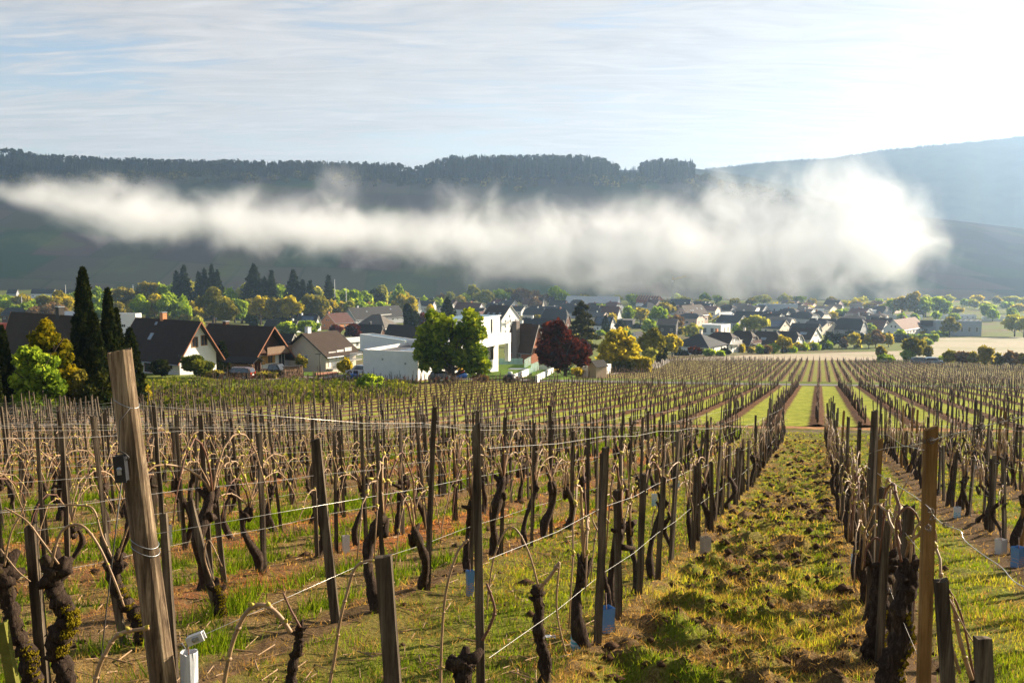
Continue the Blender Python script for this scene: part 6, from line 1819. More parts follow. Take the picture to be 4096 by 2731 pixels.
BELT = [(25, 1246, 1183, 88, 'green', 'round'), (128, 1266, 1203, 74, 'green', 'round'), (80, 1262, 1222, 60, 'olive', 'round'), (188, 1288, 1192, 80, 'olive', 'round'), (245, 1288, 1162, 110, 'yellow', 'round'), (305, 1284, 1172, 92, 'green', 'round'), (215, 1296, 1212, 100, 'russet', 'round'), (150, 1292, 1228, 80, 'russet', 'round'), (395, 1266, 1148, 72, 'green', 'round'), (442, 1270, 1160, 80, 'green', 'round'), (487, 1275, 1148, 92, 'olive', 'round'),
 (545, 1262, 1168, 62, 'bright', 'round'), (590, 1276, 1127, 92, 'olive', 'round'), (565, 1296, 1180, 62, 'bright', 'round'), (622, 1294, 1178, 90, 'yellow', 'round'), (682, 1296, 1172, 112, 'green', 'round'), (732, 1294, 1184, 62, 'bright', 'round'), (640, 1275, 1136, 92, 'green', 'round'), (702, 1268, 1138, 100, 'green', 'round'), (762, 1274, 1125, 82, 'pale', 'round'), (806, 1262, 1130, 62, 'pale', 'round'),
 (854, 1312, 1148, 128, 'ochre', 'round'), (902, 1314, 1196, 92, 'ochre', 'round'), (926, 1278, 1154, 60, 'bright', 'round'), (966, 1294, 1204, 60, 'green', 'round'), (986, 1266, 1135, 84, 'pale', 'round'), (1042, 1300, 1183, 76, 'yellow', 'round'), (1096, 1302, 1190, 60, 'olive', 'round'), (1168, 1302, 1184, 80, 'yellow', 'round'), (1140, 1290, 1200, 60, 'ochre', 'round'), (1253, 1290, 1178, 104, 'ochre', 'round'), (1300, 1284, 1200, 60, 'olive', 'round'),
 (1336, 1276, 1160, 92, 'green', 'round'), (1382, 1270, 1160, 80, 'bright', 'round'), (1418, 1274, 1162, 84, 'bright', 'round'), (1372, 1282, 1212, 44, 'olive', 'round'), (1462, 1262, 1166, 62, 'green', 'round'), (1505, 1255, 1158, 52, 'dark', 'round'), (1535, 1252, 1146, 58, 'pale', 'round'), (1596, 1250, 1140, 44, 'green', 'round'), (1606, 1262, 1178, 62, 'yellow', 'round'), (1645, 1268, 1188, 54, 'yellow', 'round'), (1480, 1266, 1215, 44, 'russet', 'round'),
 (1060, 1262, 1140, 70, 'pale', 'round'), (1120, 1268, 1136, 80, 'green', 'round'), (1195, 1265, 1140, 80, 'green', 'round'), (1270, 1262, 1148, 70, 'pale', 'round'), (880, 1258, 1142, 80, 'green', 'round'), (350, 1270, 1165, 70, 'green', 'round'), (540, 1308, 1262, 120, 'olive', 'bush'), (660, 1312, 1262, 120, 'ochre', 'bush'), (60, 1290, 1250, 60, 'pale', 'bush'), (740, 1312, 1262, 80, 'olive', 'bush'), (790, 1330, 1265, 60, 'pale', 'bush')]
_r = np.random.default_rng(77)
for _i in range(84):
    _u = -20 + _i * 19.5 + _r.uniform(-12, 12); _k = _i % 2
    if _u > 1560: _k = 0
    _vb = (1246 if _k == 0 else 1284) + _r.uniform(-8, 8); _top = (1176 if _k == 0 else 1212) + _r.uniform(-16, 16)
    if _u < 420: _top += 16
    BELT.append((_u, _vb, _top, _r.uniform(56, 96), ['green', 'yellow', 'bright', 'pale', 'olive', 'green', 'yellow'][_i % 7], 'round'))
grove(BELT, 'in the belt behind left houses', 'trees of the belt behind the left houses')
BACKC = [(708, 1190, 1085, 42, 'dark', 'spruce'), (738, 1190, 1062, 60, 'dark', 'spruce'), (798, 1190, 1090, 40, 'dark', 'spruce'), (820, 1190, 1078, 50, 'dark', 'spruce'), (850, 1190, 1060, 44, 'dark', 'spruce'), (872, 1190, 1080, 44, 'dark', 'spruce'), (1018, 1195, 1058, 86, 'dark', 'spruce'), (1060, 1195, 1110, 50, 'dark', 'spruce'), (1088, 1195, 1084, 40, 'dark', 'spruce'), (1176, 1195, 1080, 62, 'dark', 'spruce'), (1212, 1195, 1120, 40, 'dark', 'spruce'), (1242, 1195, 1122, 44, 'dark', 'spruce'), (1316, 1195, 1104, 42, 'dark', 'spruce')]
for i, a in enumerate(BACKC):
    p = at(a[0], 1215, 640); p.z = GZ(p.x, p.y)
    make_tree(*a[:6], 'dark conifer rising behind the belt, %s of its kind from left' % ORD[i], 'tree', 'dark conifers rising behind the belt', 'conifer', base=p)
FARM = [(1891, 1225, 1140, 46, 'pale', 'round'), (1950, 1228, 1162, 104, 'pale', 'round'), (2003, 1226, 1162, 62, 'bright', 'round'), (2037, 1222, 1156, 58, 'olive', 'round'), (2090, 1226, 1156, 74, 'russet', 'round'), (2130, 1218, 1168, 60, 'russet', 'round'), (2223, 1222, 1148, 62, 'bright', 'round'), (2256, 1224, 1166, 56, 'bright', 'round'), (2185, 1222, 1180, 60, 'russet', 'round'), (1802, 1232, 1170, 48, 'pale', 'round'), (1768, 1230, 1180, 40, 'russet', 'round'), (1840, 1232, 1186, 44, 'yellow', 'round'), (1696, 1240, 1188, 28, 'bright', 'round'), (1747, 1246, 1196, 52, 'green', 'round'), (1860, 1228, 1178, 50, 'green', 'round'), (2060, 1225, 1180, 50, 'russet', 'round')]
grove(FARM, 'behind the village left of the cedar', 'trees behind the village left of the cedar')

# dense wood on the skyline of the hill: one mass (conifers) and the lighter broadleaf trees below its edge
def wood():
    V, F, TN = [], [], []; base = 0
    def cone(x, y, z, h, w_, t):
        nonlocal base
        n = 6; k = 4
        vs = []
        a0 = rng.uniform(0, 6)
        for j in range(k):
            zz = z + h * (0.12 + 0.22 * j); rad = w_ * (1 - 0.23 * j) * rng.uniform(.85, 1.15)
            for i in range(n):
                a = a0 + i * 6.283 / n; rr_ = rad * rng.uniform(.7, 1.25)
                vs.append((x + math.cos(a) * rr_, y + math.sin(a) * rr_, zz - (.06 * h if i % 2 else 0)))
            vs.append((x, y, zz + h * 0.30 if j < k - 1 else z + h))
            b_ = j * (n + 1)
            for i in range(n): F.append((base + b_ + i, base + b_ + (i + 1) % n, base + b_ + n))
        V.extend(vs); TN.extend([t] * len(vs)); base += len(vs)
    prof_u = np.array([-400, 0, 60, 110, 160, 420, 700, 1000, 1300, 1590, 1640, 1700, 1730, 1800, 2350, 2420, 2470, 2545, 2570, 2620, 2760, 2778, 2800])
    prof_v = np.array([600, 592, 588, 592, 612, 624, 634, 636, 640, 648, 655, 655, 640, 618, 614, 630, 655, 655, 640, 630, 634, 650, 690])
    for i in range(4200):
        u = rng.uniform(-380, 2770)
        if 1600 < u < 1700 and rng.uniform() < .8: continue
        if 2470 < u < 2550 and rng.uniform() < .75: continue
        y = rng.uniform(1655, 1752)
        a = (u - 2048) / 4000
        x = a * y; g_ = GZ(x, y)
        vt = np.interp(u, prof_u, prof_v) + abs(rng.normal(0, 4)) + (1752 - y) * 0.30
        top = (1015 - vt) / 4000 * y
        h = np.clip(top - g_, 6, 34)
        cone(x, y, g_ - 1, h * rng.uniform(.85, 1.04), h * rng.uniform(.11, .17), np.clip(rng.normal(.4, .2), 0, 1))
    me = raw_mesh('skyline_wood', np.array(V), np.array(F), 3, LEAF['dark']); set_tint(me, TN)
    tag(link('skyline_wood', me), 'dense dark conifer wood on the skyline of the hill', 'forest', kind='stuff')
    # fringe of broadleaf crowns
    P, TT = [], []
    for i in range(420):
        u = rng.uniform(-300, 3160)
        a = (u - 2048) / 4000
        if u < 2770:
            y = rng.uniform(1600, 1668) if rng.uniform() < .8 else rng.uniform(1560, 1620)
            rr_ = rng.uniform(3.5, 8)
            if 1000 < u < 2350 and rng.uniform() < .4: continue
        else:
            y = rng.uniform(1600, 1735); rr_ = rng.uniform(3.5, 7)
        x = a * y; g_ = GZ(x, y)
        n = 46
        d = rng.normal(0, 1, (n, 3)); d /= np.linalg.norm(d, axis=1)[:, None]
        P.append(np.array([x, y, g_ + rr_ * .8]) + d * rr_ * rng.uniform(.7, 1.1, (n, 1)) * np.array([1, 1, .9]))
        TT.append(np.clip(rng.normal(.45, .25) + rng.normal(0, .12, n), 0, 1))
    for i in range(620):                       # rounder crowns mixed into the top of the wood
        u = rng.uniform(-380, 2775); y = rng.uniform(1680, 1740); a = (u - 2048) / 4000; x = a * y; g_ = GZ(x, y)
        if 2470 < u < 2550: continue
        top = (1015 - np.interp(u, prof_u, prof_v) - rng.uniform(8, 26)) / 4000 * y; rr_ = rng.uniform(2.2, 4.6); n = 44
        d = rng.normal(0, 1, (n, 3)); d /= np.linalg.norm(d, axis=1)[:, None]
        P.append(np.array([x, y, max(top - rr_ * .9, g_ + rr_ * .5)]) + d * rr_ * rng.uniform(.6, 1.1, (n, 1)) * np.array([1, 1, 1.1]))
        TT.append(np.clip(rng.normal(.12, .12) + rng.normal(0, .1, n), 0, 1))
    me = leaf_mesh('crown', np.concatenate(P), 1.8, LEAF['wood'], np.concatenate(TT))
    tag(link('woodland_fringe', me), 'olive broadleaf trees along the lower edge of the skyline wood', 'forest', kind='stuff')
    # trees on the distant mountain's ridge
    global mtn, sad
    V.clear(); F.clear(); TN.clear(); base = 0
    for (a_, top, dist), n, hh in ((mtn, 2200, 10), (sad, 260, 8)):
        for i in range(n):
            k = rng.integers(0, len(a_)); 
            if a_[k] > .6: continue
            y = dist - rng.uniform(0, 40)
            cone(a_[k] * dist, y, top[k] - 5 - (dist - y) * .15, hh * rng.uniform(.7, 1.3), hh * .24, rng.uniform(.2, .6))
    me = raw_mesh('mountain_wood', np.array(V), np.array(F), 3, LEAF['dark']); set_tint(me, TN)
    tag(link('mountain_wood', me), 'distant forest fringe along the ridge of the hazy mountain', 'forest', kind='stuff')
wood()

# rough grass and brambles on the bank between vineyard and houses
def bank():
    n = 26000
    u = rng.uniform(520, 1660, n); v = rng.uniform(1520, 1645, n)
    P = []
    cache = {}
    for a, b in zip(u, v):
        if b > 1652 - (a - 560) * 0.055: continue
        k = (int(a // 12), int(b // 2))
        if k not in cache: cache[k] = ground(k[0] * 12 + 6, k[1] * 2 + 1)
        g_ = cache[k]
        P.append((g_.x + rng.uniform(-.35, .35), g_.y + rng.uniform(-.7, .7)))
    P = np.array(P); X, Y = P[:, 0], P[:, 1]
    m = vnoise(X, Y, 0.16, 91, 3); hgt = np.clip(m - 0.44, 0, 1) * 3.4 * np.clip((140 - Y) / 8, 0.05, 1)
    Z = gz(X, Y) + rng.uniform(0, 1, len(X)) ** .5 * (0.10 + hgt)
    me = leaf_mesh('crown', np.stack([X, Y, Z], -1), 0.16, LEAF['bramble'], np.clip(0.42 + (vnoise(X, Y, .5, 13, 2) - .4) * 1.5 + rng.normal(0, .15, len(X)), 0, 1), 0.3)
    tag(link('bramble_bank', me), 'rough green brambles and weeds on the bank below the houses', 'brambles', kind='stuff')
bank()
# ------------------------------------------------------------------ things close to the camera (measured in the photo at 2352 px width)
K = 4096 / 2352
def dp(x, y, Y):
    return at(x * K, y * K, Y)
def px_line(pts, Y, dy=None):
    return [np.array(dp(p[0], p[1], Y + (dy[i] if dy is not None else 0))) for i, p in enumerate(pts)]
def smooth_line(P, m=4):
    P = np.asarray(P, float); n = len(P)
    t = np.linspace(0, n - 1, (n - 1) * m + 1)
    out = []
    for q in t:
        i = min(int(q), n - 2); f = q - i
        p0, p1, p2, p3 = P[max(i - 1, 0)], P[i], P[i + 1], P[min(i + 2, n - 1)]
        out.append(0.5 * ((2 * p1) + (-p0 + p2) * f + (2 * p0 - 5 * p1 + 4 * p2 - p3) * f * f + (-p0 + 3 * p1 - 3 * p2 + p3) * f ** 3))
    return np.array(out)
def px_vine(label, Y, trunk, canes, moss=None, seed=1, spurs=5):
    """trunk: (x, y, width in photo pixels) from the head down; it goes on down into the ground"""
    r = np.random.default_rng(seed)
    P = px_line([t[:2] for t in trunk], Y)
    rad = [t[2] * K * Y / 4000 / 2 for t in trunk]
    g_ = GZ(P[-1][0], P[-1][1]) - 0.06
    if P[-1][2] > g_ + 0.05:
        P.append(np.array([P[-1][0] + r.uniform(-.02, .02), P[-1][1] + 0.02, g_])); rad.append(rad[-1] * 1.25)
    base = Vector((P[-1][0], P[-1][1], g_ + .06))
    e = empty('grape_vine', base)
    tag(e, label, 'grapevine', 'bare grapevines of the near field')
    off = np.array(base)
    S = smooth_line(P, 6) - off
    rr = np.interp(np.linspace(0, 1, len(S)), np.linspace(0, 1, len(rad)), rad)
    rr = rr * (1 + 0.12 * np.sin(np.arange(len(S)) * 1.7) + r.uniform(-.08, .08, len(S)))
    S[1:-1] += r.normal(0, .004, (len(S) - 2, 3))
    b = MB(); b.tube(S, rr, 14, wob=0.20, r_=r)
    for i in range(spurs):
        q = S[0] + (S[min(4, len(S) - 1)] - S[0]) * r.uniform(0, 1)
        d = np.array([r.uniform(-1, 1), r.uniform(-.5, .5), r.uniform(-.2, 1)]); d /= np.linalg.norm(d)
        b.tube([q, q + d * rr[0] * 1.2, q + d * rr[0] * 2.2 + (0, 0, .01)], [rr[0] * .8, rr[0] * .65, rr[0] * .3], 8, wob=.3, r_=r)
    for i in range(60):                               # loose strips of bark
        j = r.integers(1, len(S) - 2); a = r.uniform(0, 6.28); o = np.array([math.cos(a), math.sin(a), 0]) * rr[j] * 1.02
        b.tube([S[j] + o, (S[j] + S[j + 1]) / 2 + o * 1.12, S[j + 1] + o * r.uniform(.95, 1.25)], [.0015, .004, .001], 3, cap=False)
    b.build('trunk', M_BARK, e, True)
    if moss:
        b = MB()
        for i in range(moss[2] * 3):
            k = r.uniform(moss[0], moss[1]); j = int(k * (len(S) - 1)); a = r.uniform(-1.2, 1.0)
            o = np.array([math.cos(a), math.sin(a) * .9 - .2, 0]) * rr[j] * 0.98
            q = S[j] + o + r.normal(0, .004, 3); s_ = r.uniform(.002, .0055)
            b.tube([q - (0, 0, s_), q, q + (0, 0, s_)], [s_ * .4, s_, s_ * .3], 5, wob=.3, r_=r)
        tag(b.build('moss', M_MOSS, e), kind='stuff')
    for c in canes:
        pts, w_ = c[0], c[1]
        Q = smooth_line(px_line(pts, Y + (c[2] if len(c) > 2 else -.05)), 5) - off
        r0 = w_ * K * Y / 4000 / 2
        b = MB(); b.tube(Q, np.linspace(r0, r0 * .75, len(Q)), 8)
        for j in range(3, len(Q) - 1, 5):
            b.tube([Q[j] - (0, 0, r0 * .8), Q[j], Q[j] + (0, 0, r0 * .9)], [r0 * .9, r0 * 1.45, r0 * .9], 7)
        co = b.build('cane', c[3] if len(c) > 3 else M_CANE, e, True)
        for j in range(3, len(Q) - 1, 5):
            if r.uniform() < .6:
                bb = MB(); d = np.array([r.uniform(-1, 1), -.3, r.uniform(.2, 1)]) * r0 * 2
                bb.tube([Q[j], Q[j] + d * .7, Q[j] + d * 1.3], [r0 * .5, r0 * 1.0, r0 * .2], 6); bb.build('bud', M_BUD, co, True)
    return e
def px_post(name, label, top, bot, w_top, w_bot, Y, mat, Ytop=None, cat='post', round_=False, depth=0.8, seed=3, tilt=0.01):
    r = np.random.default_rng(seed)
    A = np.array(dp(*top, Ytop or Y)); B = np.array(dp(*bot, Y))
    g_ = GZ(B[0], B[1])
    d = (B - A) / (B[2] - A[2])
    F = A + d * (g_ - 0.12 - A[2])
    n = 11; base = Vector((F[0], F[1], g_))
    e = empty(name, base); tag(e, label, cat)
    b = MB(); V = []; m = 20 if round_ else 8
    for i in range(n):
        k = i / (n - 1); c = F + (A - F) * k - np.array(base)
        rad = (w_bot + (w_top - w_bot) * k) * K * Y / 4000 / 2
        for j in range(m):
            a = j / m * 6.283
            if round_: x, y = math.cos(a), math.sin(a); f = 1 + 0.035 * math.sin(a * 3 + k * 4) + (0.03 * math.sin(a * 7 + 1) if True else 0)
            else:
                sq = [(-1, -1), (0, -1.02), (1, -1), (1.02, 0), (1, 1), (0, 1), (-1, 1), (-1.02, 0)][j]; x, y = sq[0], sq[1] * depth; f = 1
            z = (r.uniform(-.006, .006) + tilt * x) if i == n - 1 else 0
            V.append((c[0] + x * rad * f + r.uniform(-.001, .001), c[1] + y * rad * f + r.uniform(-.001, .001), c[2] + z))
    Fc = [(i * m + j, i * m + (j + 1) % m, (i + 1) * m + (j + 1) % m, (i + 1) * m + j) for i in range(n - 1) for j in range(m)]
    Fc.append(tuple(range(m))[::-1])
    V.append(tuple(np.mean(V[(n - 1) * m:], axis=0) + (0, 0, .003)))
    Fc += [((n - 1) * m + j, (n - 1) * m + (j + 1) % m, n * m) for j in range(m)]
    b.add(V, Fc)
    b.build('pole', mat, e, False)
    return e, A, F
def wire(pts, rad, label, name='trellis_wire', group=None, mat=None):
    b = MB(); b.tube(pts, rad, 6)
    o = b.build(name, mat or M_WIRE, None, True); tag(o, label, 'wire', group)
    return o
M_CAB0 = plain('rusty_wire', (0.11, 0.08, 0.06), 0.6, 0.3, 20)
def knot(P, s, seed, par, mat=None):
    mat = mat or M_CAB0
    r = np.random.default_rng(seed); pts = []
    for i in range(26):
        a = i * 1.15 + r.uniform(-.3, .3); pts.append(np.array(P) + np.array([math.cos(a) * s * r.uniform(.4, 1), math.sin(a * 1.7) * s * .6, math.sin(a) * s * r.uniform(.4, 1)]))
    b = MB(); b.tube(smooth_line(pts, 2), .0012, 5); return b.build('twisted_end', mat or M_WIRE, par, True)

# leaning end post at the left
PE, PA, PF = px_post('end_post', 'thick leaning round end post with wires, nearest at the left', (275, 806), (375, 1568), 53, 62, 4.9, M_POST, round_=True, seed=8, tilt=.012)
def on_post(y):
    P = np.array(dp(0, y, 4.9)); k = (P[2] - PF[2]) / (PA[2] - PF[2]); return PF + (PA - PF) * k
pb = np.array(PE.location)
for y, rd in ((925, .060), (1245, .066), (1262, .067)):
    c = on_post(y) - pb; b = MB(); a = np.linspace(0, 6.283, 25)
    b.tube([c + np.array([math.cos(q) * rd, math.sin(q) * rd, .006 * math.sin(q * 2) - .02 * math.cos(q)]) for q in a], .0022, 5, cap=False); b.build('wire_loop', M_METAL, PE, True)
def row_wire(k, start, hgt, label, seed, t_end=T1END, sag=.008):
    r = np.random.default_rng(seed); s0 = ROW1 + SP1 * k
    t0 = xy2st(start[0], start[1])[1]
    pts = [start]; t = t0 + 2.2
    h0 = start[2] - GZ(start[0], start[1])
    while t < t_end:
        x, y = st2xy(s0 + .04, t); f = min(1, (t - t0) / 4)
        pts.append(np.array([x, y, GZ(x, y) + h0 * (1 - f) + hgt * f + r.uniform(-.006, .006)]))
        x, y = st2xy(s0 + .04, t + 1.1); pts.append(np.array([x, y, GZ(x, y) + h0 * (1 - f) + hgt * f - sag]))
        t += 2.2
    return wire(pts, np.linspace(.0013, .0022, len(pts)), label, group='trellis wires of the near field')
row_wire(-2, on_post(930) + (.06, 0, 0), 1.36, 'top trellis wire tied to the leaning end post', 1)
row_wire(-2, on_post(1225) + (.066, 0, 0), .92, 'middle trellis wire tied to the leaning end post', 2)
ten = np.array(dp(466, 1458, 4.75))
row_wire(-2, ten, .46, 'lowest trellis wire pulled by the white tensioner', 3)
# ratchet tensioners
def tensioner(P, sx, sz, ang, mat, label, link_to):
    e = empty('wire_tensioner', Vector(P)); e.rotation_euler = (0, ang, 0); tag(e, label, 'wire tensioner')
    b = MB()
    for y_ in (-.018, .018): b.box((0, y_, 0), (sx, .005, sz))
    b.box((0, 0, sz / 2 - .0025), (sx * .9, .032, .005)); bd = b.build('housing', mat, e)
    b = MB(); a = np.linspace(0, 6.283, 13)
    b.tube([(0, -.026, 0), (0, .026, 0)], .013, 10); b.build('drum', M_METAL, e, True)
    b = MB(); b.box((sx * .12, -.024, 0), (.02, .008, .02)); b.build('bolt', M_METAL, e)
    return e
tensioner(dp(450, 1465, 4.72), .085, .042, -.38, plain('zinc', (0.62, 0.62, 0.64), 0.45, 0.15, 20, metal=.3), 'white zinc wire tensioner right of the leaning end post', None)
wire([np.array(dp(405, 1482, 4.80)), np.array(dp(418, 1476, 4.74)), np.array(dp(428, 1492, 4.72)), np.array(dp(438, 1472, 4.72))], .003, 'short twisted wire between end post and white tensioner', 'tie_wire')
tensioner(dp(278, 1076, 4.80), .13, .055, 1.50, plain('black_iron', (0.035, 0.038, 0.045), 0.4, 0.2, 20, metal=.5), 'black iron tensioner hanging left of the leaning end post', None)
M_CAB = plain('dark_cable', (0.055, 0.05, 0.045), 0.5, 0.2, 10)
cab = wire([np.array(dp(300, 935, 4.84)), np.array(dp(276, 965, 4.82)), np.array(dp(272, 1040, 4.80))], .003, 'dark cable holding the black tensioner to the post', 'cable', mat=M_CAB)
wire([np.array(dp(279, 1108, 4.80)), np.array(dp(262, 1250, 4.76)), np.array(dp(240, 1440, 4.70)), np.array(dp(226, 1568, 4.66)), np.array(dp(220, 1640, 4.64))], .0038, 'dark cable running from the black tensioner to the ground', 'cable', mat=M_CAB)
b = MB(); b.tube([np.array(dp(x, y, 4.8)) for x, y in ((270, 1050), (268, 1040), (276, 1036), (288, 1042), (296, 1050), (291, 1056))], .004, 6); tag(b.build('shackle', M_CAB, None, True), 'black hook above the black tensioner', 'hook')

# nearer posts
px_post('vineyard_stake', 'tall grey stake leaning left, first right of the end post', (726, 1008), (775, 1462), 19, 21, 6.8, M_STAKE, cat='stake', seed=11)
px_post('vineyard_stake', 'tall thin grey stake reaching the bottom edge, photo centre', (1094, 974), (1104, 1568), 17, 22, 4.15, M_STAKE, cat='stake', seed=12)
px_post('vineyard_stake', 'thick short grey stake at bottom, left of the central stake', (881, 1276), (902, 1568), 37, 40, 3.3, M_STAKE, cat='stake', seed=13, tilt=.004)
px_post('vineyard_stake', 'grey stake behind the near mossy vine at lower left', (70, 1205), (102, 1568), 23, 26, 4.6, M_STAKE, cat='stake', seed=14)
px_post('vineyard_stake', 'tall tan stake, tallest near the right edge', (2138, 983), (2121, 1568), 26, 27, 4.3, M_TAN, cat='stake', seed=15)
px_post('vineyard_stake', 'dark weathered short stake touching the tall tan stake', (2161, 1330), (2177, 1568), 27, 29, 3.5, M_STAKE, cat='stake', seed=16, tilt=.004)
px_post('vineyard_stake', 'dark square stump stake at the bottom right corner', (2256, 1462), (2262, 1568), 34, 36, 2.85, M_STAKE, cat='stake', seed=17, tilt=-.004)
px_post('vineyard_stake', 'tan stake left of the tallest tan stake', (2021, 1008), (2000, 1330), 13, 15, 7.2, M_TAN, cat='stake', seed=18)
px_post('vineyard_stake', 'grey short stake left of the tallest tan stake', (2064, 1214), (2045, 1440), 17, 18, 6.2, M_STAKE, cat='stake', seed=19)
px_post('vineyard_stake', 'grey stake among the dark vines on lower right', (2036, 1196), (2020, 1500), 15, 17, 5.6, M_STAKE, cat='stake', seed=20)
px_post('vineyard_stake', 'mossy green stake in the bottom left corner', (4, 1430), (30, 1568), 22, 26, 4.3, plain('mossy_wood', (0.13, 0.13, 0.02), 0.95, 0.35, 9, .5, 30), cat='stake', seed=21)
px_post('vineyard_stake', 'grey stake just right of the leaning end post', (376, 1182), (400, 1568), 16, 22, 5.3, M_STAKE, cat='stake', seed=22)
px_post('vineyard_stake', 'slanting stake left of the mossy leaning vine', (236, 1228), (296, 1530), 13, 17, 6.3, M_STAKE, cat='stake', seed=23)
px_post('vineyard_stake', 'stake standing in front of the round mossy stump', (436, 1150), (512, 1455), 15, 17, 7.2, M_STAKE, cat='stake', seed=24)

# nearer vines
V_ = px_vine('near mossy vine with a swollen bend at lower left', 4.45, [(128, 1300, 46), (122, 1345, 40), (140, 1385, 44), (160, 1418, 46), (138, 1455, 56), (132, 1500, 46), (148, 1545, 42), (152, 1600, 44)],
    [([(118, 1300), (140, 1222), (185, 1205), (225, 1250), (262, 1330), (285, 1392)], 7), ([(135, 1295), (95, 1240), (60, 1195), (10, 1165)], 5)], (0.28, 0.62, 520), 31, 9)
px_vine('bent mossy vine cut by the left edge of the photo', 4.5, [(2, 1300, 44), (14, 1350, 40), (26, 1400, 34), (38, 1450, 36), (62, 1500, 40), (72, 1560, 44)],
    [([(10, 1300), (25, 1225), (48, 1180), (60, 1150)], 5), ([(0, 1260), (40, 1310), (70, 1335)], 4)], (0.6, 0.9, 160), 32, 8)
px_vine('mossy vine leaning right just left of the end post', 6.3, [(268, 1285, 26), (262, 1330, 30), (288, 1385, 34), (318, 1420, 32), (322, 1480, 34), (318, 1520, 38)],
    [([(270, 1285), (300, 1200), (335, 1180), (350, 1240)], 4), ([(262, 1290), (235, 1230), (215, 1170), (180, 1160), (100, 1160)], 5)], (0.25, 0.8, 420), 33, 7)
px_vine('round mossy vine stump right of the end post', 7.2, [(494, 1345, 22), (504, 1380, 27), (506, 1430, 26), (500, 1465, 30)], [([(492, 1345), (470, 1280), (480, 1240), (510, 1300)], 4)], (0.0, 0.8, 420), 34, 4)
px_vine('reddish vine stump with a thick pale arched cane', 4.3, [(690, 1438, 16), (684, 1480, 20), (672, 1530, 24), (668, 1590, 26)],
    [([(668, 1452), (640, 1412), (604, 1388), (566, 1406), (536, 1470), (520, 1540), (510, 1600)], 12), ([(690, 1440), (668, 1400), (650, 1360)], 6, -.05, M_CANED)], None, 35, 5)
px_vine('forked dark vine right of the central tall stake', 5.2, [(1232, 1345, 20), (1238, 1400, 22), (1236, 1450, 26), (1250, 1510, 28), (1252, 1580, 32)],
    [([(1238, 1350), (1262, 1325), (1285, 1290)], 10), ([(1238, 1352), (1215, 1270), (1185, 1215), (1160, 1220), (1132, 1290), (1118, 1400)], 5), ([(1285, 1292), (1278, 1380), (1285, 1440), (1300, 1500)], 5)], None, 36, 6)
px_vine('slim crooked vine beside the blue plant guards', 6.6, [(1376, 1225, 8), (1388, 1250, 12), (1380, 1290, 12), (1394, 1350, 14), (1404, 1420, 15), (1408, 1470, 17)],
    [([(1376, 1225), (1360, 1190), (1372, 1170), (1400, 1200)], 4)], None, 37, 4)
px_vine('dark crouching vine left of the tall tan stake', 5.0, [(2078, 1290, 30), (2092, 1340, 36), (2066, 1400, 40), (2076, 1460, 46), (2046, 1530, 58), (2050, 1600, 66)],
    [([(2090, 1290), (2100, 1220), (2130, 1190), (2150, 1230), (2140, 1290)], 6), ([(2070, 1290), (2058, 1200), (2085, 1165), (2112, 1200), (2120, 1290)], 6, -.03, M_CANED)], (0.35, 0.98, 640), 38, 10)
px_vine('gnarled vine with twisted arms before the tan stakes', 5.7, [(2040, 1280, 30), (2022, 1330, 34), (2016, 1400, 36), (2010, 1470, 40), (2004, 1500, 46)],
    [([(2040, 1280), (2015, 1235), (1990, 1260), (1985, 1300)], 6, -.03, M_CANED), ([(2036, 1275), (2052, 1200), (2060, 1155), (2040, 1100)], 5)], (0.4, 0.9, 260), 39, 8)
px_vine('hooked vine left of the dark crouching vine', 7.6, [(1990, 1240, 18), (1975, 1280, 22), (1985, 1330, 22), (1990, 1390, 26)], [([(1990, 1240), (1975, 1180), (1995, 1140), (2015, 1190)], 5)], None, 40, 6)
px_vine('pale split cane vine in the bottom right corner', 3.6, [(2232, 1545, 14), (2240, 1600, 26)],
    [([(2232, 1560), (2205, 1470), (2192, 1400), (2178, 1368)], 11, -.03), ([(2238, 1560), (2215, 1440), (2195, 1380), (2172, 1345)], 6, -.02, M_CANED), ([(2205, 1545), (2182, 1470), (2168, 1400)], 8, -.04), ([(2180, 1375), (2220, 1450), (2246, 1488)], 4, -.05)], None, 41, 3)
px_vine('long grey cane rising from bottom left beside the end post', 4.1, [(212, 1590, 12), (210, 1620, 20)], [([(212, 1590), (228, 1530), (246, 1492), (262, 1466), (282, 1452), (312, 1446), (342, 1442)], 11)], None, 42, 1)
px_vine('tall pale cane crossing before the thick short stake', 3.5, [(752, 1590, 10), (750, 1620, 18)], [([(752, 1600), (770, 1500), (780, 1430), (800, 1350), (816, 1304), (842, 1288), (872, 1290)], 8)], None, 43, 1)
px_vine('upright cane with buds between the two central stakes', 4.3, [(1012, 1590, 9), (1010, 1630, 16)], [([(1012, 1600), (1014, 1480), (1024, 1360), (1050, 1270), (1076, 1238)], 7)], None, 44, 1)
px_vine('stubby cut vine head at the foot of the central stake', 4.0, [(1070, 1515, 42), (1064, 1560, 36), (1062, 1620, 40)], [([(1108, 1470), (1128, 1430), (1136, 1395), (1118, 1340)], 8, -.02, M_CANED)], None, 45, 6)

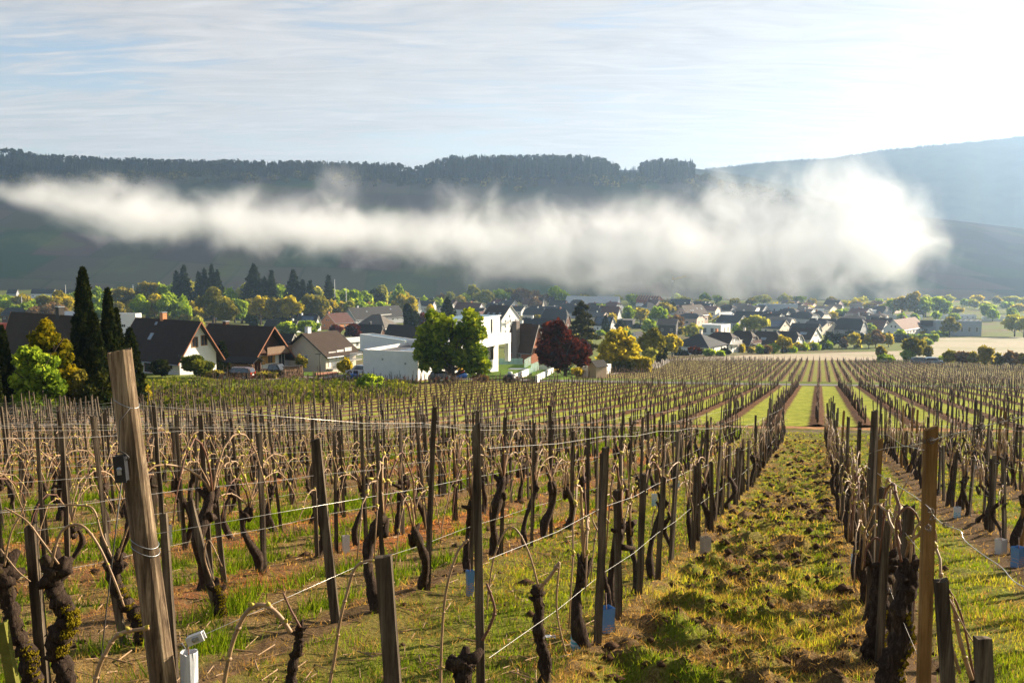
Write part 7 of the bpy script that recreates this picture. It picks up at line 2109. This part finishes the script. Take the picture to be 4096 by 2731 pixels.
# the tangled wire at the upper right and the loose one below
tw = wire(smooth_line(px_line([(2400, 935), (2345, 958), (2270, 976), (2210, 992), (2160, 1004), (2138, 1012), (2085, 1024), (2030, 1030), (1990, 1044)], 4.3, [-1.2, -.9, -.6, -.3, -.1, -.03, .8, 2.0, 3.4]), 3), .0018, 'tangled wire from the tall tan stake to the right edge', group=None)
for i, (x, y, dy_) in enumerate(((2325, 962, -.8), (2300, 968, -.7), (2254, 980, -.5), (2243, 983, -.5), (2140, 1012, -.04), (2128, 1014, 0), (2095, 1022, .7), (2185, 1000, -.2))):
    knot(np.array(dp(x, y, 4.3 + dy_)), .017, 60 + i, tw)
lw = wire(smooth_line(px_line([(1980, 1065), (2070, 1120), (2128, 1160), (2145, 1185), (2170, 1205), (2205, 1218), (2215, 1240), (2260, 1275), (2300, 1302), (2330, 1335), (2380, 1360)], 4.2, [4, 1.5, .02, -.05, -.1, -.2, -.25, -.4, -.5, -.7, -.9]), 4), .0018, 'loose wavy wire drooping right from the tall tan stake', group=None)
for i, (x, y, dy_) in enumerate(((2138, 1172, -.03), (2142, 1188, -.05), (2133, 1212, -.03), (2172, 1206, -.1))): knot(np.array(dp(x, y, 4.2 + dy_)), .016, 80 + i, lw)

# plant guards made of drink cartons and tubes
def print_mat(name, top, mid, low, sc_=9):
    m, nt, b = nodes(name); T = NT(nt)
    g = T.new('ShaderNodeTexCoord').outputs['Object']
    sp = T.new('ShaderNodeSeparateXYZ'); T.link(g, sp.inputs[0])
    br = T.new('ShaderNodeTexBrick'); br.inputs['Scale'].default_value = sc_; br.inputs['Color1'].default_value = (*mid, 1); br.inputs['Color2'].default_value = (*low, 1); br.inputs['Mortar'].default_value = (*top, 1); br.inputs['Mortar Size'].default_value = .06
    T.link(T.mapping(g, (1, 1, 1), (R(90), 0, 0)), br.inputs['Vector'])
    c = T.mix(T.rng(sp.outputs[2], .09, .12), br.outputs[0], top)
    c = T.mix(T.rng(T.noise(14, 5, .6, g), .5, .8, 0, .5), c, (0.35, 0.33, 0.30))
    T.link(c, b.inputs['Base Color']); b.inputs['Roughness'].default_value = .45
    return m
PM = {'blue': print_mat('blue_carton', (0.55, 0.58, 0.62), (0.05, 0.28, 0.42), (0.10, 0.40, 0.52)), 'milk': print_mat('blue_orange_carton', (0.10, 0.25, 0.50), (0.12, 0.30, 0.55), (0.60, 0.30, 0.14), 14),
      'white': plain('white_tube', (0.62, 0.60, 0.56), .5, .12, 8), 'beige': plain('dirty_beige_carton', (0.42, 0.38, 0.30), .6, .2, 10)}
def guard(x, yt, yb, w_, mat, label, square=True, Y=None, rz=.4):
    P = ground(x * K, yb * K) if Y is None else at(x * K, yb * K, Y)
    zt = at(x * K, yt * K, P.y).z
    if Y is not None: P.z = GZ(P.x, P.y)
    h = zt - P.z; r_ = w_ * K * P.y / 4000 / 2
    e = empty('plant_guard', P, rz); tag(e, label, 'plant guard')
    b = MB(); n = 4 if square else 14
    a = np.arange(n) / n * 6.283 + .785
    k = 1.25 if square else 1
    for q in range(2):
        f = k * (1 if q == 0 else .93)
    V = [(math.cos(q) * r_ * k, math.sin(q) * r_ * k, z) for z in (-.02, h * .5, h) for q in a] + [(math.cos(q) * r_ * k * .94, math.sin(q) * r_ * k * .94, z) for z in (-.02, h * .5, h - .001) for q in a]
    V = [(x_ + .003 * math.sin(z_ * 40 + i), y_ + .003 * math.cos(i * 2.0), z_ + (0.006 * math.sin(i * 1.9) if z_ > h * .9 else 0)) for i, (x_, y_, z_) in enumerate(V)]
    F = []
    for l in range(2):
        for j in range(n):
            F.append((l * n + j, l * n + (j + 1) % n, (l + 1) * n + (j + 1) % n, (l + 1) * n + j))
            o = 3 * n; F.append((o + l * n + (j + 1) % n, o + l * n + j, o + (l + 1) * n + j, o + (l + 1) * n + (j + 1) % n))
    for j in range(n): F.append((2 * n + j, 2 * n + (j + 1) % n, 5 * n + (j + 1) % n, 5 * n + j))
    b.add(V, F); b.build('sleeve', PM[mat], e)
    st = MB(); st.tube([(0, 0, -.02), (.004, 0, h * .6), (-.003, .004, h + .10)], [.005, .004, .003], 5); st.build('young_shoot', M_CANED, e, True)
guard(436, 1497, 1600, 40, 'blue', 'blue and white plant guard right of the leaning end post', False, 4.9)
guard(1327, 1432, 1500, 34, 'blue', 'curled blue and white plant guard right of the forked vine', False)
guard(1392, 1394, 1466, 34, 'milk', 'square blue and orange carton guard on the lane edge', True)
guard(1080, 1310, 1366, 18, 'milk', 'carton plant guard half hidden by the central stake')
guard(795, 1230, 1272, 17, 'white', 'white plant guard standing in the left rows')
guard(1620, 1233, 1270, 22, 'beige', 'dirty beige carton guard left of the open lane')
guard(2298, 1238, 1268, 22, 'white', 'whitish plant guard in the right grass, near the edge')
guard(2338, 1256, 1300, 27, 'milk', 'blue carton plant guard at the right photo edge')
guard(2198, 1164, 1192, 13, 'blue', 'small blue plant guard right of the tall tan stake')
guard(1503, 1134, 1160, 11, 'blue', 'small blue plant guard in the second row left of lane')
guard(1555, 1104, 1120, 10, 'blue', 'tiny blue plant guard farther down the left rows')
guard(1961, 1272, 1304, 13, 'blue', 'blue white plant guard right of the open lane')
guard(390, 1206, 1250, 12, 'white', 'pale plant guard just right of the end post')
guard(2238, 1062, 1078, 9, 'blue', 'tiny pale blue guard far back in the right rows')
# litter
def litter(x, y, w_, label, mat):
    P = ground(x * K, y * K); s_ = w_ * K * P.y / 4000 / 2; r = np.random.default_rng(int(x))
    G = 5; V = []; 
    for i in range(G):
        for j in range(G): V.append(((i / 2 - 1) * s_ + r.uniform(-.1, .1) * s_, (j / 2 - 1) * s_ * .6, .02 + r.uniform(0, .4) * s_))
    b = MB(); b.add(V, [(i * G + j, i * G + j + 1, (i + 1) * G + j + 1, (i + 1) * G + j) for i in range(G - 1) for j in range(G - 1)])
    o = b.build('wrapper', mat); o.location = P; tag(o, label, 'litter')
litter(1262, 1472, 30, 'crumpled blue and white wrapper lying by the forked vine', PM['blue'])
litter(1508, 1328, 22, 'scrap of white plastic at the edge of the open lane', PM['white'])
# ------------------------------------------------------------------ fields on the right, cars and small things round the houses
def px_sheet(name, c, n, m_, mat, lift):
    a = np.linspace(0, 1, n)[None, :]; q = np.linspace(0, 1, m_)[:, None]
    g_ = [ground(*p) for p in c]
    X = (g_[0].x * (1 - a) + g_[1].x * a) * (1 - q) + (g_[3].x * (1 - a) + g_[2].x * a) * q
    Y = (g_[0].y * (1 - a) + g_[1].y * a) * (1 - q) + (g_[3].y * (1 - a) + g_[2].y * a) * q
    tag(link(name, grid_mesh(name, X, Y, gz(X, Y) + lift, mat)), kind='structure')
def stripes(name, ang, sp, c1, c2):
    m, nt, b = nodes(name); T = NT(nt)
    p = T.new('ShaderNodeNewGeometry').outputs['Position']
    d1 = T.new('ShaderNodeVectorMath', operation='DOT_PRODUCT'); T.link(p, d1.inputs[0]); d1.inputs[1].default_value = (math.cos(ang), math.sin(ang), 0)
    fr = T.math('PINGPONG', T.math('DIVIDE', T.math('ADD', d1.outputs['Value'], T.math('MULTIPLY', T.noise(.3, 3, .5, p), .8)), sp), 1.0)
    c = T.mix(T.rng(fr, .25, .6), c1, c2)
    c = T.mix(T.rng(T.noise(.9, 6, .7, p), .4, .7, 0, .5), c, tuple(x * .7 for x in c1))
    c = T.mix(T.rng(T.noise(.03, 3, .6, p), .45, .65, 0, .4), c, (0.16, 0.19, 0.06))
    T.link(c, b.inputs['Base Color']); b.inputs['Roughness'].default_value = 1
    return m
px_sheet('stubble_field', [(2560, 1441), (3620, 1441), (3700, 1398), (3000, 1420)], 60, 20, stripes('stubble_rows', .3, 1.3, (0.24, 0.19, 0.12), (0.40, 0.33, 0.22)), .05)
px_sheet('striped_field', [(3600, 1440), (4300, 1444), (4300, 1346), (3760, 1352)], 60, 30, stripes('striped_rows', .55, 2.2, (0.22, 0.19, 0.12), (0.46, 0.40, 0.27)), .06)
px_sheet('pale_verge', [(2440, 1500), (2640, 1470), (2700, 1436), (2560, 1440)], 10, 10, plain('pale_path', (0.30, 0.27, 0.23), .95, .2, .5), .05)
px_sheet('drive', [(880, 1520), (1620, 1535), (1480, 1500), (1200, 1498)], 20, 8, plain('drive_paving', (0.20, 0.18, 0.17), .95, .2, .6), .06)
px_sheet('grass_strip', [(560, 1552), (1660, 1552), (1640, 1520), (620, 1520)], 60, 14, plain('fresh_grass', (0.17, 0.23, 0.03), 1.0, 0.35, 1.2, 0.6, 20, spec=0.05, c2=(0.28, 0.33, 0.05)), .10)
px_sheet('front_lawn', [(1150, 1503), (1310, 1508), (1306, 1490), (1190, 1490)], 10, 8, LAWN, .1)

def car(u, v, ln, ht, rz, paint, label, kind='hatch', w_=1.75, cat='car'):
    P = ground(u, v); e = empty('parked_car', P, rz); tag(e, label, cat)
    L_ = ln; zb, zw = .32, ht * .58
    if kind == 'pickup': prof = [(-L_ / 2, zb), (-L_ / 2, zw * .98), (-L_ * .12, zw), (-L_ * .09, ht), (L_ * .13, ht), (L_ * .24, zw * 1.03), (L_ * .47, zw * .9), (L_ / 2, zb + .15), (L_ / 2, zb)]
    elif kind == 'van': prof = [(-L_ / 2, zb), (-L_ / 2, ht * .97), (L_ * .28, ht), (L_ * .40, zw), (L_ / 2, zw * .8), (L_ / 2, zb)]
    else: prof = [(-L_ / 2, zb), (-L_ / 2 - .03, zw), (-L_ * .44, ht * .93), (-L_ * .30, ht), (L_ * .10, ht), (L_ * .24, zw), (L_ * .46, zw * .82), (L_ / 2, zb + .2), (L_ / 2, zb)]
    W2 = w_ / 2; b = MB(); n = len(prof)
    rows = []
    for s_, k in ((-1, .93), (-1, 1), (1, 1), (1, .93)):
        for (x, z) in prof:
            up = max(0, (z - zw) / max(ht - zw, .1)); y = s_ * W2 * (k if z > zw * .95 else k * .99) * (1 - .14 * up)
            rows.append((x, y, z))
    V = np.array(rows)
    F = []
    for l in range(3):
        for j in range(n):
            F.append((l * n + j, l * n + (j + 1) % n, (l + 1) * n + (j + 1) % n, (l + 1) * n + j))
    F.append(tuple(range(n))[::-1]); F.append(tuple(3 * n + j for j in range(n)))
    b.add(V, F); b.build('body', paint, e)
    g = MB()
    for s_ in (-1, 1):
        pts = [(p[0], s_ * (W2 * (1 - .14 * max(0, (p[1] - zw) / (ht - zw))) + .012), p[1]) for p in prof if p[1] >= zw * .96 and p[0] > (-L_ * .2 if kind == 'pickup' else -9) and p[0] < L_ * .3]
        c = np.mean(pts, axis=0); pts = [tuple(c + (np.array(p) - c) * .82) for p in pts]
        q = MB(); q.prism(pts if s_ > 0 else pts[::-1], (0, s_ * .008, 0)); q.build('side_window', M_GLASS, e)
    for xa, x2 in (((L_ * .12, L_ * .235) if kind == 'hatch' else (L_ * .14, L_ * .235)), ):
        q = MB(); q.prism([(xa, -W2 * .8, ht - .03), (xa, W2 * .8, ht - .03), (x2, W2 * .88, zw + .05), (x2, -W2 * .88, zw + .05)], (.03, 0, .03)); q.build('windscreen', M_GLASS, e)
    if kind == 'hatch':
        q = MB(); q.prism([(-L_ * .455, -W2 * .72, ht * .9), (-L_ * .455, W2 * .72, ht * .9), (-L_ / 2 - .01, W2 * .82, zw + .08), (-L_ / 2 - .01, -W2 * .82, zw + .08)], (-.03, 0, 0)); q.build('rear_window', M_GLASS, e)
    for s_ in (-1, 1):
        for xa in (-L_ * .31, L_ * .31):
            q = MB(); q.tube([(xa, s_ * (W2 - .2), .33), (xa, s_ * (W2 + .02), .33)], .34, 16); wh = q.build('wheel', plain('tyre', (0.02, 0.02, 0.02), .9), e)
            q = MB(); q.tube([(xa, s_ * (W2 - .05), .33), (xa, s_ * (W2 + .035), .33)], .20, 12); q.build('rim', plain('alloy', (0.5, 0.5, 0.5), .3, metal=.8), wh)
        q = MB(); q.box((-L_ / 2 - .03, s_ * W2 * .78, zw * .93), (.06, .24, .26)); q.build('tail_light', plain('red_lens', (0.35, 0.02, 0.015), .3), e)
        q = MB(); q.box((L_ / 2 - .06, s_ * W2 * .74, zw * .72), (.10, .34, .16)); q.build('headlight', plain('clear_lens', (0.7, 0.72, 0.75), .15), e)
        q = MB(); q.box((L_ * .17, s_ * (W2 + .1), zw + .08), (.12, .16, .14)); q.build('mirror', paint, e)
    q = MB(); q.box((-L_ / 2 - .045, 0, zw * .68), (.02, .52, .12)); q.build('number_plate', M_FRAMEW, e)
    return e
car(950, 1516, 4.2, 1.55, R(172), plain('dark_red_paint', (0.055, 0.014, 0.010), .25, .1, spec=.8), 'dark red hatchback parked by the woodshed')
car(1100, 1508, 5.2, 1.75, R(-14), plain('black_paint', (0.012, 0.013, 0.016), .2, .1, spec=.8), 'black pickup truck parked beside the stacked firewood', 'pickup', 1.85, 'pickup')
car(1442, 1500, 4.0, 1.45, R(160), plain('white_paint', (0.7, 0.7, 0.7), .25, .05, spec=.8), 'white car half hidden beside the cream house')
car(1752, 1532, 3.2, 1.45, R(110), plain('black_paint', (0.012, 0.013, 0.016), .2, .1), 'small dark car parked left of the big tree trunk')
car(2560, 1226, 7.0, 3.0, R(20), plain('white_paint', (0.7, 0.7, 0.7), .25, .05), 'white lorry below the building site', 'van', 2.4, 'truck')
car(2573, 1228, 5.0, 2.0, R(200), plain('white_paint', (0.7, 0.7, 0.7), .25, .05), 'white van right of the white lorry', 'van', 2.0, 'van')
car(2893, 1252, 6.0, 2.8, R(-40), plain('white_paint', (0.7, 0.7, 0.7), .25, .05), 'white truck behind the low bright roof', 'van', 2.4, 'truck')
car(2525, 1308, 4.2, 1.5, R(10), plain('teal_paint', (0.08, 0.17, 0.20), .25, .1), 'teal car parked under trees by the carport')
car(3684, 1456, 4.2, 1.5, R(-10), plain('blue_grey_paint', (0.12, 0.17, 0.24), .25, .1), 'dark blue car parked at the hedgerow, left one')
car(3734, 1456, 4.2, 1.5, R(-5), plain('light_blue_paint', (0.25, 0.38, 0.52), .25, .1), 'light blue car parked at the hedgerow, right one')

# woodshed and log piles
def logs(par, L_, H_, name='log', rad=.10, x0=0, y=0, z0=0):
    n = 0; r = np.random.default_rng(5)
    ms = []
    for i in range(3):
        b = MB(); b.tube([(0, -.22, 0), (0, .22, 0)], rad * (1 + .15 * i - .1), 7, wob=.2, r_=r); ms.append(b.mesh('log', LOGM))
    z = z0 + rad
    while z < z0 + H_:
        x = x0 - L_ / 2 + rad
        while x < x0 + L_ / 2:
            o = link(name, ms[n % 3], par); o.location = (x + r.uniform(-.02, .02), y + r.uniform(-.05, .05), z + r.uniform(-.02, .02)); o.rotation_euler = (0, r.uniform(0, 6), r.uniform(-.1, .1)); n += 1
            x += rad * 2.05
        z += rad * 1.9
LOGM = plain('split_firewood', (0.34, 0.22, 0.13), .9, .4, 7)
P = ground(978, 1506); e = empty('woodshed', P, R(-20)); tag(e, 'small dark roofed woodshed filled with split firewood', 'woodshed')
for x_ in (-2.0, 2.0):
    for y_ in (-.8, .8):
        b = MB(); b.box((x_, y_, 1.05), (.14, .14, 2.1)); b.build('corner_post', WL['wood'], e)
for s_ in (-1, 1):
    b = MB(); b.prism([(-2.4, s_ * 1.3, 1.95), (2.4, s_ * 1.3, 1.95), (2.4, 0, 2.6), (-2.4, 0, 2.6)], (0, 0, .08)); b.build('roof', RT['dark'], e)
b = MB(); b.box((0, .75, 1.0), (3.9, .06, 2.0)); b.build('back_wall', WL['wood'], e)
logs(e, 3.4, 1.75, y=-.45)
P = ground(1172, 1512); e = empty('firewood_stack', P, R(40)); tag(e, 'tall stack of split firewood behind the black pickup', 'firewood stack'); logs(e, 2.6, 1.5, 'log', .12)
b = MB(); b.box((0, 0, 1.6), (2.8, .8, .05)); b.build('cover_sheet', RT['dark'], e)
# street lamp
P = ground(1281, 1512); e = empty('street_lamp', P); tag(e, 'tall dark street lamp with a flat head before the cream house', 'street lamp')
zt = at(1281, 1416, P.y).z - P.z
b = MB(); b.tube([(0, 0, -.1), (0, 0, zt)], [.075, .05], 8); b.build('pole', M_DARK, e, True)
b = MB(); b.box((-.22, 0, zt), (.75, .22, .09)); b.build('lamp_head', M_DARK, e)
# slim poles that rise over the tree belt
for i, (u, vt, vb) in enumerate(((88, 1182, 1235), (265, 1140, 1225), (535, 1140, 1240), (738, 1098, 1240), (1001, 1104, 1240), (1340, 1118, 1225), (1003 + 382, 1150, 1225))):
    P = at(u, vb, 640); P.z = GZ(P.x, P.y); zt = at(u, vt, P.y).z - P.z
    e = empty('lighting_mast', P); tag(e, 'slim pale lighting mast above the tree belt, %s from left' % ORD[i], 'mast', 'lighting masts above the tree belt')
    b = MB(); b.tube([(0, 0, -.2), (0, 0, zt)], [.28, .16], 6); b.build('pole', plain('pale_mast', (0.5, 0.52, 0.53), .5), e, True)
    b = MB(); b.box((0, 0, zt), (1.0, .4, .22)); b.build('lamp_head', M_METAL, e)
# garden shed, toys and loose things
P = ground(2368, 1512); e = empty('garden_shed', P, R(35)); tag(e, 'small pale wooden garden shed by the white sloping slab', 'shed')
b = MB(); b.prism([(0, -.9, -.3), (0, .9, -.3), (0, .9, 1.7), (0, 0, 2.4), (0, -.9, 1.7)], (2.0, 0, 0))
b.build('wall', plain('pale_boarding', (0.42, 0.31, 0.22), .9, .2, 5, stretch=(9, 9, .5)), e)
for s_ in (-1, 1):
    b = MB(); b.prism([(-.15, s_ * 1.1, 1.6), (2.15, s_ * 1.1, 1.6), (2.15, 0, 2.48), (-.15, 0, 2.48)], (0, 0, .06)); b.build('roof', RT['dark'], e)
wall_px((2392, 1508), (2444, 1492), 1.5, 3.4, 'pool_wall', WL['white'], 'white garden structure right of the wooden shed', 'wall')
def toy(u, v, parts, label, cat='toy'):
    P = ground(u, v); e = empty('garden_toy', P, .5); tag(e, label, cat)
    for nm, c, d, col in parts:
        b = MB(); b.tube([(c[0], c[1], c[2] - d[2] / 2), (c[0], c[1], c[2]), (c[0], c[1], c[2] + d[2] / 2)], [d[0] * .5, d[0] * .55, d[0] * .42], 9); b.build(nm, plain(nm + '_plastic', col, .4, .1), e, True)
toy(1836, 1512, [('yellow_roof', (0, 0, 1.3), (1.5, 1, .35), (0.8, 0.5, 0.02)), ('red_wall', (.3, 0, .9), (.9, .8, .6), (0.6, 0.05, 0.04)), ('blue_base', (.4, 0, .35), (1.5, 1, .7), (0.04, 0.16, 0.55))], 'yellow, red and blue plastic play toy right of trunk')
toy(1748, 1510, [('teal_slide', (0, 0, .9), (1.3, 1, 1.2), (0.05, 0.35, 0.33))], 'teal plastic toy left of the big tree trunk')
toy(1417, 1514, [('blue_body', (0, 0, .35), (1.4, 1, .7), (0.03, 0.12, 0.35)), ('dark_top', (.2, 0, .85), (.6, .5, .4), (0.02, 0.02, 0.03))], 'blue ride on toy left of the modern house')
toy(2228, 1502, [('yellow_seat', (0, 0, .9), (1.1, 1, .35), (0.75, 0.5, 0.03)), ('grey_leg', (.2, 0, .4), (.3, .3, .8), (0.2, 0.2, 0.2))], 'yellow garden toy at the end of the sloping wall')
toy(2040, 1532, [('black_drum', (0, 0, .6), (1.5, 1, .9), (0.02, 0.02, 0.025)), ('pale_lid', (0, 0, 1.25), (.6, .6, .35), (0.45, 0.5, 0.52))], 'black barrel grill standing below the terrace lawn', 'grill')
P = ground(2078, 1487); e = empty('paddling_pool', P, R(-5)); tag(e, 'flat grey pool cover lying on the terrace lawn', 'pool')
b = MB(); b.box((0, 0, .42), (3.2, 1.8, .12)); b.build('cover', M_METAL, e)
b = MB(); b.box((0, 0, .37), (3.6, 2.1, .06)); b.build('rim', WL['concrete'], e)
# many small garden bushes so that the village stands in its gardens
GB = []
for i in range(140):
    r = np.random.default_rng(2000 + i)
    u = r.uniform(1720, 3740); v = r.uniform(1262, 1398)
    if 2000 < u < 2300 and v > 1340: continue
    if v > 1392 or (u < 2250 and v > 1300): continue
    h = r.uniform(8, 24)
    GB.append((u, v, v - h, r.uniform(18, 46), str(r.choice(['green', 'olive', 'pale', 'yellow', 'dark', 'green'])), 'bush'))
grove(GB, 'in the village gardens', 'garden bushes between the village houses')
